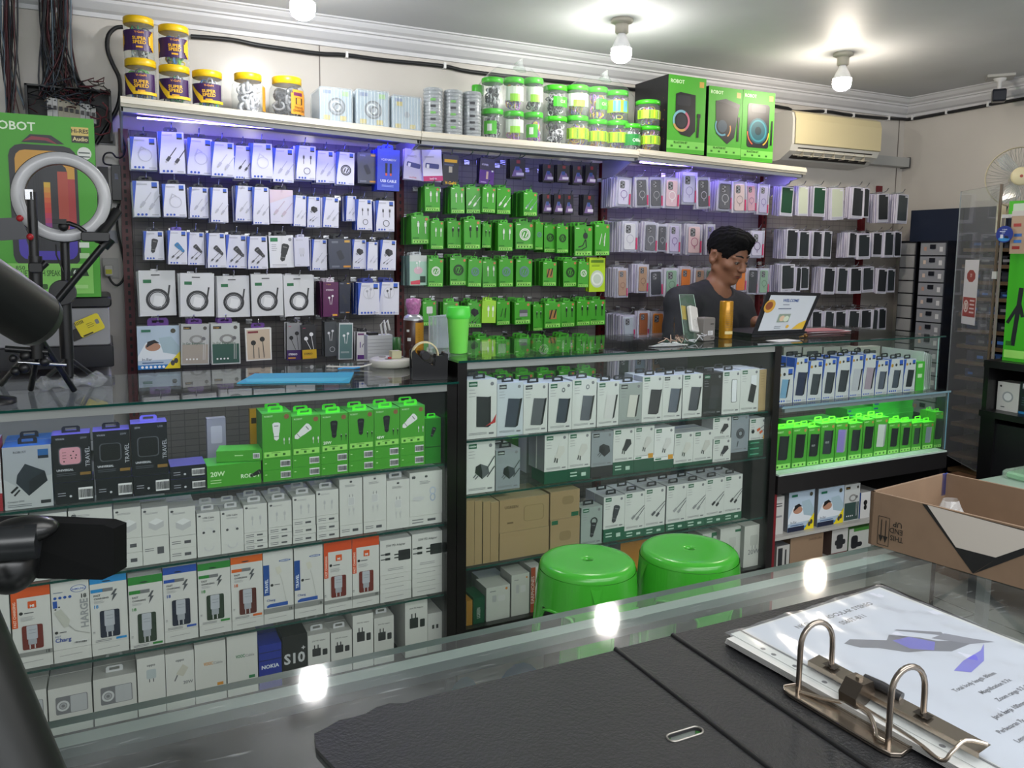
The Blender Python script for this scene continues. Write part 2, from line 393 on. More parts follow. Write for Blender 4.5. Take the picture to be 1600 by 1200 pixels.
b = MB(); p0 = atY(1382, 248, 3.27); p1 = atY(1414, 262, 3.27); b.box(p0.x-.28, p1.x-.0, 3.24, 3.3, p1.z, p0.z+.012, M('#a9aaa8', .4)); b.box(p1.x-.004, p1.x+.004, 3.238, 3.3, p1.z-.004, p0.z+.016, M('#4c4c4c'))
tag(b.build('cable_duct'), 'grey plastic duct running out from below the air conditioner to the corner', 'duct')
# ------------------------------------------------------------------ security camera
p = atX(1563, 118, 4.06); t = thing('security_camera', 'small dark square camera on white box at the ceiling moulding', 'camera', p)
q = M('#b5b4ae', .5); b = MB(); b.box(-.06, .06, -.06, .06, -.015, .06, q); b.build('junction_box', t)
b = MB(); b.lathe([(.03, -.015), (.026, -.025), (.01, -.032), (.01, -.075)], WHT, n=12); b.build('mount', t)
b = MB(); b.rbox(-.035, .035, -.03, .03, -.13, -.068, .012, M('#1a1e2a', .3)); b.build('camera_body', t); t.rotation_euler = (0, 0, math.radians(38))
# ================================================================== DISPLAY RACKS ON THE BACK WALL
def pegboard():
    m = bpy.data.materials.new('slotted_panel'); m.use_nodes = True; nt = m.node_tree; b = nt.nodes['Principled BSDF']
    tc = nt.nodes.new('ShaderNodeTexCoord'); mp = nt.nodes.new('ShaderNodeMapping'); mp.inputs['Rotation'].default_value = (math.radians(90), 0, 0)
    br = nt.nodes.new('ShaderNodeTexBrick'); br.offset = 0; br.inputs['Scale'].default_value = 1
    br.inputs['Brick Width'].default_value = .05; br.inputs['Row Height'].default_value = .025; br.inputs['Mortar Size'].default_value = .0016
    br.inputs['Color1'].default_value = rgb('#807b78'); br.inputs['Color2'].default_value = rgb('#7a7672'); br.inputs['Mortar'].default_value = rgb('#656160')
    nt.links.new(tc.outputs['Object'], mp.inputs[0]); nt.links.new(mp.outputs[0], br.inputs['Vector']); nt.links.new(br.outputs[0], b.inputs['Base Color'])
    b.inputs['Roughness'].default_value = .5; return m
PEG = pegboard(); RED = M('#5e1016', .4); SHELF = M('#d5cdbb', .35); SHU = M('#a7a7ab', .4)
POSTX = [0.075, 1.112, 2.121, 3.12]
def shelfz(x):   # the first shelf sags a little to the right
    return 1.967-(x-.075)*.034 if x < 1.10 else 1.932-(x-1.1)*.004 if x < 2.13 else 1.934-(x-2.13)*.027
def hole_post(x, z0, z1, root):
    b = MB(); b.box(x-.016, x+.016, 3.225, 3.262, z0, z1, RED); z = z0+.02
    while z < z1-.02: b.box(x-.003, x+.003, 3.2235, 3.2252, z, z+.014, M('#180406')); z += .028
    b.build('upright_post', root)
racks = []
nm = ['left display rack with blue and white cable packs, first upright at the wiring', 'middle display rack full of green packs', 'display rack of phone cases behind the seated-looking man in black', 'rightmost display rack of glass films and black cases without a top shelf']
nm[2] = 'display rack of phone cases behind the man at the laptop'
for i in range(4):
    xa = POSTX[i]; xb = POSTX[i+1] if i < 3 else 3.86
    t = thing('display_rack', nm[i], 'rack', ((xa+xb)/2, 3.25, 0)); off = Vector((-(xa+xb)/2, -3.25, 0)); racks.append(t)
    def bl(b, n):
        o = b.build(n, t); o.location = off; return o
    b = MB(); b.box(xa+.02, xb-.02, 3.245, 3.262, .3, 1.90 if i < 3 else 1.79, PEG); bl(b, 'back_panel')
    b = MB(); b.X = Matrix.Translation((0, 0, 0)); hole = MB(); 
    b.box(xa-.016, xa+.016, 3.222, 3.262, .1, 1.90, RED)
    z = .3
    while z < 1.86: b.box(xa-.004, xa+.004, 3.2205, 3.2225, z, z+.014, M('#180406')); z += .028
    bl(b, 'upright_post')
    if i == 3:
        b = MB(); b.box(xb-.016, xb+.016, 3.222, 3.262, .1, 1.79, RED); bl(b, 'upright_post')
    b = MB(); b.box(xa-.015, xb-.018, 2.99, 3.221, .05, .3, M('#b5b3ae', .5)); bl(b, 'base_shelf')
    if i < 3:
        z0, z1 = shelfz(xa+.03)-1, shelfz(xb-.03)-1
        X0, X1 = xa-.01, xb-.012
        def sb(y0, y1, a0, a1, m, n):
            b = MB(); v = [(X0, y0, z0+1+a0), (X1, y0, z1+1+a0), (X1, y1, z1+1+a0), (X0, y1, z0+1+a0), (X0, y0, z0+1+a1), (X1, y0, z1+1+a1), (X1, y1, z1+1+a1), (X0, y1, z0+1+a1)]
            b.add(v, [(0, 3, 2, 1), (0, 1, 5, 4), (1, 2, 6, 5), (2, 3, 7, 6), (3, 0, 4, 7), (4, 5, 6, 7)], m); bl(b, n)
        sb(2.963, 3.221, -.02, -.001, SHU, 'top_shelf')
        sb(2.945, 2.962, -.032, 0, SHELF, 'shelf_lip')
        sb(2.939, 2.946, -.022, -.008, M('#ddd7c8', .3), 'price_rail')
        sb(2.965, 2.99, -.046, -.022, M('#c4c4c8', .35), 'shelf_beam')
        for xx in ((X0+.004, X1-.004)):
            b = MB(); zz = (z0 if xx < (xa+xb)/2 else z1)+1
            b.prism([(2.965, zz-.02), (3.221, zz-.02), (3.221, zz-.15), (3.2, zz-.145), (3.12, zz-.095), (3.02, zz-.055), (2.965, zz-.045)], xx-.003, xx+.003, M('#b7b8bc', .4), axis='x'); bl(b, 'shelf_bracket')
        # strip of violet-white LEDs behind the lip
        st, cc = ((46, '#6a5cff'), (12, '#7a78ff'), (26, '#9a86ff'))[i]
        b = MB(); b.box(X0+.05, X1-.05, 3.0, 3.008, z1+1-.026, z1+1-.022, emit(cc, st)); bl(b, 'led_strip')
# white base behind the left end (wall trunk beside first upright)
# ================================================================== SHOWCASE COUNTERS
WOOD = M('#131112', .3, noise=.2, scale=8); RAIL = M('#a5aaa8', .35, .6); RAILG = M('#8f9593', .4, .3)
YF, YK = 2.13, 2.60
def showcase(label, xa, xb, ztop, shelves, left_side=True, right_side=True, led=None, back=M('#1b1b20', .5)):
    t = thing('glass_showcase', label, 'showcase', ((xa+xb)/2, YF, 0)); off = Vector((-(xa+xb)/2, -YF, 0))
    def bl(b, n): o = b.build(n, t); o.location = off; return o
    b = MB(); b.box(xa-.002, xb+.002, YF-.02, YK+.02, ztop-.006, ztop, GLASS(), front=EDGE()); bl(b, 'glass_top')
    b = MB(); b.box(xa+.03, xb-.03, YF-.006, YF+.008, ztop-.028, ztop-.007, RAIL); b.box(xa+.03, xb-.03, YF+.008, YF+.03, ztop-.010, ztop-.007, RAIL); bl(b, 'front_rail')  # second box: flange added to hide the LED strip from above
    if left_side:
        b = MB(); b.box(xa, xa+.03, YF-.008, YK, 0, ztop-.007, WOOD); bl(b, 'side_panel')
    if right_side:
        b = MB(); b.box(xb-.03, xb, YF-.008, YK, 0, ztop-.007, WOOD); bl(b, 'side_panel')
    b = MB(); b.box(xa+.03, xb-.03, YF+.01, YK, 0, shelves[-1]-.0, WOOD); bl(b, 'plinth')
    for z in shelves[:-1]:
        b = MB(); b.box(xa+.03, xb-.03, YF+.014, YK-.05, z-.006, z, GLASS(), front=EDGE()); bl(b, 'glass_shelf')
    b = MB(); b.box(xa+.03, xb-.03, YF+.002, YF+.006, shelves[-1]+.002, ztop-.03, GLASS()); bl(b, 'front_pane')
    return t, bl
CN_L, CN_C, CN_R = 1.10, 1.16, 1.16
LZ = [0.853, 0.671, 0.455, .27]
CZs = [0.914, 0.745, 0.520, .33]
RZ = [0.932, 0.681, 0.433, .30]
tL, bl = showcase('low glass showcase at left holding travel adapters and phone chargers', -1.15, .903, CN_L, LZ)
b = MB(); b.box(-1.1, .85, 2.142, 2.154, CN_L-.016, CN_L-.011, emit('#8f86ff', 5)); o = bl(b, 'led_strip')
tC, bl = showcase('tall middle glass showcase holding power bank and charger boxes', .905, 2.165, CN_C, CZs)
b = MB(); b.box(1.0, 2.1, 2.142, 2.154, CN_C-.016, CN_C-.011, emit('#c8d4ff', 4)); o = bl(b, 'led_strip')
# right-hand one: glass end instead of a board, dark band below the second shelf
tR = thing('glass_showcase', 'right glass showcase with bright lit shelf of green power bank boxes', 'showcase', (2.6, YF, 0)); off = Vector((-2.6, -YF, 0))
def bl(b, n): o = b.build(n, tR); o.location = off; return o
b = MB(); b.box(2.167, 3.045, YF-.02, YK+.02, CN_R-.006, CN_R, GLASS(), front=EDGE()); bl(b, 'glass_top')
b = MB(); b.box(2.17, 3.04, YF, YF+.006, RZ[0]+.004, CN_R-.007, GLASS()); bl(b, 'front_pane')
b = MB(); b.box(3.034, 3.04, YF+.006, YK, RZ[0]+.004, CN_R-.007, GLASS(), front=M('#9fc7c0', .1)); bl(b, 'end_pane')
b = MB(); b.box(2.17, 3.10, YF-.02, YK, RZ[0]-.008, RZ[0], GLASS(), front=M('#7f9da8', .2)); bl(b, 'glass_shelf')
b = MB(); b.box(2.19, 3.08, YF-.012, YF+.0, RZ[0]-.024, RZ[0]-.009, M('#a8b2b8', .3, .5)); b.box(2.19, 3.08, YF, YF+.028, RZ[0]-.0105, RZ[0]-.009, M('#a8b2b8', .3, .5)); bl(b, 'front_rail')  # second box: opaque cap added to stop LED light shining upward
b = MB(); b.box(2.24, 3.04, 2.136, 2.152, RZ[0]-.018, RZ[0]-.011, emit('#e6fff2', 14)); bl(b, 'led_strip')
b = MB(); b.box(2.17, 3.098, YF-.018, YF-.013, RZ[1]+.004, RZ[0]-.009, GLASS()); bl(b, 'front_pane')
b = MB(); b.box(3.092, 3.098, YF-.012, YK, RZ[1]+.004, RZ[0]-.009, GLASS(), front=M('#7fb0c8', .1)); bl(b, 'end_pane')
b = MB(); b.box(2.17, 3.10, YF-.02, YK, RZ[1]-.006, RZ[1], M('#c4d4cc', .3)); bl(b, 'shelf_board')
b = MB(); b.box(2.17, 3.11, YF-.015, YK, .606, RZ[1]-.006, M('#1d1b1c', .4)); bl(b, 'lower_band')
b = MB(); b.box(2.17, 3.11, YK-.02, YK, 0, .606, WOOD); bl(b, 'back_board')
b = MB(); b.box(3.09, 3.11, YF, YK, 0, .606, WOOD); bl(b, 'side_panel')
b = MB(); b.box(2.17, 2.185, YF, YK, 0, .606, M('#7a1420', .4)); bl(b, 'side_panel')
b = MB(); b.box(2.185, 3.09, YF+.005, YK-.02, RZ[2]-.012, RZ[2], M('#b9b7b2', .4)); bl(b, 'shelf_board')
b = MB(); b.box(2.185, 3.09, YF+.005, YK-.02, RZ[3]-.3, RZ[3], M('#a9a7a2', .4)); bl(b, 'base_board')
# ================================================================== PACK DESIGNS (label text, colours, print)
BLU = '#2c55c0'; INK = '#2a2a30'; GRN = '#3fae22'; LGR = '#9be06a'
def d_blue(icon, c='#3a3a42', c2='#b9b9bd', logo='#2b5cc4'):
    def f(A, a):
        A.poly([(0, a), (.16, a), (.07, a*.55), (0, a*.2)], BLU)
        A.rect(.72, a-.22, .93, a-.05, logo); A.rect(.72, a-.29, .93, a-.22, '#20222c')
        A.bars(.16, a-.12, .4, 2, '#9a9aa8', .014, .04)
        if icon == 'coil': A.ring(.55, a*.45, .25, .035, c); A.line([(.3, a*.5), (.42, a*.7), (.6, a*.62)], .06, c)
        if icon == 'bcoil': ic_coil(A, .52, a*.45, .27, c)
        if icon == 'two': ic_two(A, .3, a*.3, .62, c, c2, .7)
        if icon == 'cc': ic_up(A, .38, a*.62, .45, c, .5); A.ring(.55, a*.26, .16, .03, c)
        if icon == 'car': ic_car(A, .62, a*.5, .62, c, tilt=.75); ic_two(A, .2, a*.2, .45, '#55555c', slant=1.0)
        if icon == 'carw': ic_car(A, .5, a*.5, .75, c, tilt=-.2)
        if icon == 'adp': ic_cube(A, .55, a*.58, .5, c, '#101014', '#444448'); ic_two(A, .2, a*.22, .35, '#666670', slant=1.2)
        if icon == 'ear': A.ring(.5, a*.68, .26, .03, '#c9c9d2'); A.ell(.5, a*.68, .25, .25, '#dcdce6'); ic_ear(A, .5, a*.68, .42, c)
        for k in range(3 if icon != 'ear' else 5): A.ell(.16+k*.15, .09, .05, .05, BLU, 10)
        A.rect(.68, .06, .94, .1, '#b8b8c4')
    return f
def d_green(icon, c='#dfe3dc', c2='#f2f2f2'):
    def f(A, a):
        A.bars(.08, a-.12, .3, 1, '#d9f7c8', .04); A.ell(.85, a-.16, .08, .08, '#c97a50', 12)
        A.rect(.06, .05, .94, .24, LGR)
        for k in range(5): A.rect(.12+k*.16, .08, .2+k*.16, .15, '#2d6d1c')
        A.rect(.12, .185, .7, .21, '#4f8a2c')
        A.rect(.06, .28, .42, .35, '#2a8016')
        if icon == 'coil': ic_coil(A, .5, a*.55, .27, c)
        if icon == 'up': ic_up(A, .38, a*.62, .6, c, .42)
        if icon == 'two': ic_two(A, .2, a*.35, .62, c, c2, .8)
        if icon == 'plug': ic_cube(A, .5, a*.6, .5, c, c, '#999')if 0 else ic_plug(A, .5, a*.6, .7, c)
        if icon == 'cube': ic_cube(A, .5, a*.6, .55, c, '#0c0c0e', '#333338'); ic_two(A, .3, a*.2, .35, '#222226', slant=1)
        if icon == 'loop': A.ring(.45, a*.5, .2, .1, c, sx=.8); A.line([(.6, a*.35), (.8, a*.75)], .07, c)
        if icon == 'wave': A.line([(.3, a*.35), (.45, a*.7), (.55, a*.4), (.7, a*.72), (.62, a*.3)], .05, c)
        if icon == 'wood': A.rect(.28, a*.35, .72, a*.7, '#a5793f'); A.line([(.3, a*.36), (.45, a*.72)], .08, '#1c1c1c'); A.line([(.55, a*.4), (.7, a*.74)], .08, '#1c1c1c')
        if icon == 'reel': A.ell(.6, a*.68, .13, .16, '#24302a'); A.line([(.6, a*.8), (.55, a*.9)], .03, '#222'); A.line([(.6, a*.55), (.45, a*.35), (.2, a*.3)], .05, '#222'); A.line([(.62, a*.55), (.66, a*.3), (.4, a*.22)], .05, '#222')
        if icon == 'box': A.rect(.3, a*.35, .8, a*.65, '#9a9aa0'); A.rect(.3, a*.5, .8, a*.65, '#5d5d63')
    return f
def d_pouch(A, a):
    A.rect(.12, a-.36, .34, a-.26, '#0d6b3c'); A.ring(.5, a*.36, .29, .075, '#25262a', 26); A.ring(.5, a*.36, .23, .03, '#3a3b40', 26)
    A.poly([(.36, a*.25), (.6, a*.2), (.68, a*.42), (.42, a*.46)], '#e9e9ec'); A.line([(.76, a*.3), (.84, a*.68)], .05, '#2b2c30')
    A.rect(.34, a-.14, .58, a-.11, '#303034')
def d_sleep(A, a):
    A.rect(0, a*.0, 1, a, '#b8cbdd'); A.poly([(.0, a*.3), (.2, a*.62), (.6, a*.58), (.95, a*.35), (.9, a*.22), (0, a*.2)], '#e6edf4')
    A.poly([(.5, a*.72), (.8, a*.75), (1, a*.5), (1, a*.3), (.6, a*.38)], '#a8c0cc')
    A.ell(.36, a*.52, .18, .11, '#b98a72'); A.poly([(.2, a*.5), (.24, a*.64), (.4, a*.68), (.52, a*.6), (.4, a*.6), (.28, a*.54)], '#1d1a1c')
    A.text('In-Ear', .1, a*.2, .07, '#1e3a5c'); A.rect(.1, a*.14, .6, a*.16, '#27548a'); A.rect(0, 0, 1, a*.1, '#1e7fc9')
    for k in range(6): A.ell(.1+k*.1, a*.05, .035, .035, '#ffffff', 8)
    A.poly([(.62, 0), (1, 0), (1, a*.4)], '#f2dc1e'); A.ell(.82, a*.13, .05, .07, '#444'); A.ell(.9, a*.18, .05, .07, '#444')
    A.rect(.1, a*.86, .32, a*.92, '#1f6d52'); A.ell(.85, a*.88, .06, .06, '#4c4a3c')
def d_ear(top, bot, c='#6b6b6e', ttl=None, tc='#2c5c40'):
    def f(A, a):
        A.rect(0, 0, 1, a, top); A.rect(.04, .04, .96, a*.5, bot)
        A.rect(.08, a*.87, .36, a*.94, '#2a2420'); A.text('V-GeN', .1, a*.885, .045, '#e6b13a'); A.ell(.85, a*.9, .07, .07, '#4f4c46', 10)
        A.ring(.55, a*.62, .14, .07, '#8c8c8a', 14, sx=1.5); A.ell(.8, a*.64, .07, .07, c); A.line([(.8, a*.6), (.78, a*.12)], .02, '#c8c8c8'); A.line([(.86, a*.6), (.84, a*.12)], .02, '#c8c8c8')
        if ttl: A.text(ttl, .06, a*.5, .085, tc, maxw=.85)
        for k in range(4): A.ell(.2+k*.12, a*.14, .035, .035, '#e8e8e8', 8)
    return f
def d_stereo(top, bot, c, lab, tcol='#ffffff'):
    def f(A, a):
        A.rect(0, 0, 1, a, top); A.rect(0, 0, 1, a*.27, bot); A.ell(.3, a*.6, .14, .14, c); A.ell(.68, a*.72, .14, .14, c)
        A.line([(.3, a*.55), (.6, a*.28)], .035, c); A.line([(.68, a*.66), (.8, a*.28)], .035, c)
        A.text(lab, .12, a*.13, .12, tcol, .02, maxw=.76); A.rect(.1, a*.04, .6, a*.07, '#e2a23a'); A.bars(.1, a*.9, .3, 1, '#a84060', .05)
    return f
def d_list(A, a):  # small print pack
    A.rect(.1, a*.5, .9, a*.9, '#585a66'); A.bars(.15, a*.4, .6, 4, '#dadae0', .02, .06)
def d_brace(A, a):
    A.rect(.06, a*.86, .94, a*.95, '#3a3c4c'); A.ring(.5, a*.5, .22, .05, '#f0f0f0'); A.rect(.06, .06, .94, .18, '#c9962d')
def d_dark(A, a):
    A.bars(.12, a-.12, .3, 2, '#9aa0b0', .02, .05); A.rect(.7, a-.16, .94, a-.06, '#d0a24a'); ic_car(A, .5, a*.45, .5, '#3a3e4c', tilt=.5) if 0 else A.rr(.38, a*.3, .62, a*.62, .06, '#2b2e3a', rot=.4)
    A.rect(.62, .06, .94, .14, '#c9892d'); A.bars(.1, .12, .35, 2, '#8a90a0', .018, .04)
def d_uclip(A, a):
    A.rect(.06, a-.24, .36, a-.08, '#0d7a45'); A.ell(.86, a-.16, .07, .07, '#8a8a90', 10); ic_car(A, .6, a*.48, .72, '#25262a', '#777', -.25); A.bars(.1, a*.72, .3, 4, '#8a8a90', .016, .08); A.bars(.1, .12, .6, 2, '#9a9aa0', .016, .05)
def d_usbpouch(A, a):
    A.text('VDENMENV', .16, a*.72, .09, '#e9edff', .01, maxw=.7); A.rect(.35, a*.42, .45, a*.66, '#10142c'); A.rect(.55, a*.42, .65, a*.66, '#10142c')
    A.rect(.36, a*.36, .44, a*.42, '#d9553a'); A.rect(.56, a*.36, .64, a*.42, '#d9553a'); A.text('USB CABLE', .14, a*.2, .11, '#dfe6ff', .02, maxw=.72); A.bars(.2, a*.12, .55, 2, '#9fb4ff', .02, .05)
def d_flash(foot, fc):
    def f(A, a):
        A.poly([(0, a), (.5, a), (0, a*.55)], '#b9b4d6'); A.rr(.14, a*.4, .84, a*.56, .05, '#3a4088', rot=-.12); A.rr(.2, a*.42, .34, a*.54, .02, '#f3f3f6', rot=-.12); A.rect(0, 0, 1, a*.16, foot); A.text('SanDisk', .5, a*.05, .08, fc, .01, align='c', maxw=.5)
        A.bars(.12, a*.78, .5, 2, '#8f8aa8', .02, .05)
    return f
def d_vgen(A, a):
    A.rect(.1, a*.75, .9, a*.85, '#e9b21c'); A.rect(.38, a*.42, .6, a*.62, '#c9c2a0'); A.text('V-GeN', .5, .06, .17, '#f3c21c', .02, align='c', maxw=.84); A.bars(.1, a*.68, .6, 2, '#6a7aa0', .02, .05)
def d_hyper(A, a):
    A.rect(0, 0, 1, a*.55, '#5c2a86'); A.text('HYPER', .12, a*.72, .11, '#cfc8d8', .02, maxw=.75); A.rect(.46, a*.2, .6, a*.5, '#d9b9a0'); A.bars(.1, .12, .4, 2, '#c9a9e0', .02, .05); A.rect(.8, a*.5, .92, a*.56, '#f0f0f0')
def d_sd(A, a):
    A.poly([(.1, a*.1), (.9, a*.1), (.75, a*.5), (.35, a*.62)], '#6f5a8c'); A.rect(.35, a*.42, .62, a*.62, '#2e4a86'); A.rect(.4, a*.16, .9, a*.3, '#c9c2d4'); A.rect(.42, a*.78, .66, a*.95, '#7a1c22')
def d_multi(A, a):
    A.rect(0, 0, 1, a, '#a9cdbc'); A.rect(0, a*.8, 1, a, '#cdd3d0'); A.ell(.5, a*.5, .26, .2, '#d9b8c4'); A.poly([(.05, .05), (.6, .05), (.6, .3), (.05, .22)], '#d84a5c'); A.rect(.6, .15, .92, .5, '#1e3a2c'); ic_ear(A, .5, a*.7, .4, '#f2f2f2')
def d_lime(A, a):
    A.rect(0, 0, 1, a, '#b9dd28'); A.rect(.1, a*.86, .9, a*.94, '#5f8a10'); A.ell(.5, a*.38, .42, .46, '#c8d6c6'); A.ring(.5, a*.38, .3, .1, '#e9efe6'); A.bars(.15, a*.78, .5, 2, '#5f8a10', .02, .06)
def d_limep(A, a):
    A.rect(0, 0, 1, a, '#9fd83a'); ic_up(A, .45, a*.55, .7, '#f0f4e6', .3)
def d_white(A, a):
    A.bars(.12, a-.14, .5, 2, '#a9a9b4', .014, .05); ic_plug(A, .5, a*.5, .6, '#c9c9d6'); A.bars(.1, .1, .4, 1, '#a9a9b4', .02)
def d_pinkw(A, a):
    A.poly([(0, a), (1, a), (1, a*.85), (0, a*.6)], '#e3cfd8'); ic_two(A, .2, a*.3, .6, '#c9b8c8', slant=.8); A.bars(.1, .1, .5, 1, '#b9b4c4', .02)
# name: (front, side, top, depth, tab colour, tab kind, draw, description, category)
DES = {
 'b_wcoil': ('#dcdcea', BLU, '#a9b4e6', .018, '#22242e', 'T', d_blue('coil', '#c0c0ce'), 'white and blue box, looped white cable', 'cable box'),
 'b_wtwo': ('#dcdcea', BLU, '#a9b4e6', .018, '#22242e', 'T', d_blue('two', '#b9b9c8'), 'white and blue box, pale cable plugs', 'cable box'),
 'b_btwo': ('#dcdcea', BLU, '#a9b4e6', .018, '#22242e', 'T', d_blue('two', '#3c3c46'), 'white and blue box, black cable plugs', 'cable box'),
 'b_bcoil': ('#dcdcea', BLU, '#a9b4e6', .018, '#22242e', 'T', d_blue('bcoil', '#34343c'), 'white and blue box, black coiled cable', 'cable box'),
 'b_cc': ('#dcdcea', BLU, '#a9b4e6', .02, '#22242e', 'T', d_blue('cc', '#4a4a52'), 'white and blue box, black looped cable', 'cable box'),
 'b_car': ('#dcdcea', BLU, '#5a70c8', .03, '#22242e', 'T', d_blue('car', '#2c2c33'), 'white box with black car charger and cables', 'charger box'),
 'b_carb': ('#dcdcea', BLU, '#5a70c8', .03, '#6f5ab8', 'T', d_blue('car', '#2d7fb8'), 'white box with blue car charger', 'charger box'),
 'b_carw': ('#dcdcea', BLU, '#5a70c8', .03, '#22242e', 'T', d_blue('carw', '#2c2c33'), 'white box with upright black car charger', 'charger box'),
 'b_adp': ('#dcdcea', BLU, '#5a70c8', .03, '#22242e', 'T', d_blue('adp', '#2c2c33'), 'white box with black wall adapter', 'charger box'),
 'b_ear': ('#dcdce8', BLU, '#4a62c8', .03, '#2a3a90', 'T', d_blue('ear', '#4a4a52'), 'white and blue box, round black earphone picture', 'earphone box'),
 'b_earw': ('#dcdce8', BLU, '#4a62c8', .03, '#2a3a90', 'T', d_blue('ear', '#a9a9b4'), 'white and blue box, round white earphone picture', 'earphone box'),
 'dark': ('#3a3f52', '#262a3c', '#2c3048', .03, '#1c1e28', 'T', d_dark, 'dark grey-blue charger box with gold corner label', 'charger box'),
 'usbpouch': ('#1f3fc0', '#1a34a4', '#1f3fc0', .03, '#1f3fc0', 'T', d_usbpouch, 'bright blue pouch of cables lettered USB CABLE', 'cable pouch'),
 'pinkw': ('#dcd8e8', '#a9a4c8', '#c9c4e0', .03, '#2a2a34', 'T', d_pinkw, 'white box with pink sheen, pale plugs', 'cable box'),
 'uclip': ('#e6e6ea', '#0d6b3c', '#d4d4da', .03, '#1c1e22', 'T', d_uclip, 'white box, green corner logo, black car charger', 'charger box'),
 'plainw': ('#d2d2e4', '#a9a9c4', '#c4c4dc', .02, '#c9c9dc', 'T', d_white, 'plain pale box with faint white adapter', 'charger box'),
 'pouch': ('#d6d7da', '#c4c6ca', '#d6d7da', .008, '#1a1a1c', 'H', d_pouch, 'clear-backed white pouch with a coiled black cable', 'cable pouch'),
 'purple': ('#5a1a50', '#421040', '#7a3a70', .02, '#d8d0dc', 'T', lambda A, a: (A.text('V-GeN', .2, a-.18, .07, '#e0a93a'), A.text('STEREO', .18, a*.75, .1, '#e9d8e6', .02, maxw=.7), ic_ear(A, .5, a*.5, .55, '#efeaf0'), A.rect(.55, .05, .92, .16, '#e6a92a')), 'purple box of white stereo earphones', 'earphone box'),
 'navy': ('#23283c', '#1a1e30', '#2b3048', .02, '#14161e', 'T', d_dark, 'navy box behind the purple earphone box', 'earphone box'),
 'sleep': ('#b8cbdd', '#5a4a8a', '#dfe4ea', .025, '#5b2a86', 'T', d_sleep, 'earphone box picturing a sleeping person', 'earphone box'),
 'earbeige': ('#bdbab6', '#b5b2b8', '#dcdcdc', .02, '#5b2a86', 'T', d_ear('#b4b6b6', '#a39a90', ttl='In-Ear Earphone'), 'pale grey and taupe in-ear earphone box', 'earphone box'),
 'earteal': ('#c4c8c6', '#b5b8bc', '#dcdcdc', .02, '#5b2a86', 'T', d_ear('#c2c6c4', '#30574c', ttl='In-Ear Earphone'), 'pale grey and dark green in-ear earphone box', 'earphone box'),
 'earsand': ('#e2e0dd', '#c4c4c8', '#dcdcdc', .02, '#5b2a86', 'T', lambda A, a: (A.rect(.05, .05, .95, a-.06, '#c8b5a0'), A.rect(.1, a-.2, .5, a-.12, '#7a1c2c'), A.ell(.3, a*.55, .1, .1, '#222'), A.ell(.65, a*.65, .1, .1, '#222'), A.line([(.3, a*.5), (.3, .1)], .03, '#444'), A.line([(.66, a*.6), (.7, .1)], .03, '#444'), A.line([(.5, a*.4), (.5, .1)], .03, '#444')), 'white-edged sand coloured earphone box with black earbuds', 'earphone box'),
 'stpurple': ('#c4c4c8', '#2a2a30', '#8a8a90', .02, '#1a1a1c', 'T', d_stereo('#8f9094', '#3a1a5c', '#16161a', 'STEREO'), 'narrow stereo earphone box with purple foot', 'earphone box'),
 'styellow': ('#2a2a2e', '#16161a', '#3a3a40', .02, '#1a1a1c', 'T', d_stereo('#26262a', '#c9a21c', '#e6e6ea', 'STEREO', '#2a2010'), 'narrow black stereo earphone box with yellow foot', 'earphone box'),
 'stgrey': ('#55585c', '#3a3c40', '#6a6c70', .02, '#2a2a2e', 'T', lambda A, a: (ic_ear(A, .5, a*.62, .8, '#e6e6ea'), A.ring(.6, a*.2, .2, .04, '#cfcfd4')), 'clear-topped dark pack with white wired earphones', 'earphone box'),
 'stteal': ('#cfd4d6', '#8a9094', '#c4c8cc', .02, '#4a4a50', 'T', lambda A, a: (A.rect(.06, .06, .94, a-.1, '#5f7f80'), ic_ear(A, .5, a*.6, .7, '#e6eaec'), A.bars(.15, a*.2, .6, 2, '#d0d8da', .03, .06)), 'tall grey-teal earphone box with white earbuds', 'earphone box'),
 'earpur': ('#d8d6da', '#6a6a72', '#c9c9d0', .02, '#2a2a30', 'T', lambda A, a: (A.rect(.06, a-.22, .5, a-.1, '#6a2a6a'), A.ring(.6, a*.5, .2, .05, '#55555c', a0=-20, a1=200), A.rect(.06, a*.05, .94, a*.2, '#5b2a7c'), A.line([(.25, a*.45), (.25, a*.65)], .06, '#6a4a9a')), 'white neckband earphone box with purple foot', 'earphone box'),
 'flash1': ('#cdc8e0', '#b0aac8', '#cdc8e0', .008, '#c9c4dc', 'H', d_flash('#cdc8e0', '#c23a5c'), 'lilac carded flash drive tilted on its hook', 'flash drive pack'),
 'flash2': ('#d2cde2', '#b0aac8', '#cdc8e0', .008, '#c9c4dc', 'H', d_flash('#b82a6c', '#f4dfe9'), 'lilac carded flash drive with magenta foot', 'flash drive pack'),
 'vgen': ('#232430', '#16161e', '#232430', .01, '#2a1216', 'H', d_vgen, 'black carded memory stick lettered V-GeN in yellow', 'memory card pack'),
 'hyper': ('#2c2440', '#1c1630', '#2c2440', .012, '#14141a', 'T', d_hyper, 'black and purple flash drive pack', 'flash drive pack'),
 'sd': ('#1c1b26', '#111018', '#1c1b26', .006, '#6a1a20', 'H', d_sd, 'small black memory card pack with a white tag', 'memory card pack'),
 'multi': ('#a9cdbc', '#7f9c90', '#b9c9c4', .03, '#c4c9cc', 'T', d_multi, 'pale multicoloured blister pack with a pink ribbon', 'earphone pack'),
 'lime': ('#b9dd28', '#7fa81c', '#b9dd28', .012, '#b9dd28', 'H', d_lime, 'lime yellow pouch showing a clear round item', 'cable pouch'),
 'limep': ('#9fd83a', '#6fa81c', '#9fd83a', .02, '#9fd83a', 'T', d_limep, 'lighter lime box with two white cable plugs', 'cable box'),
}
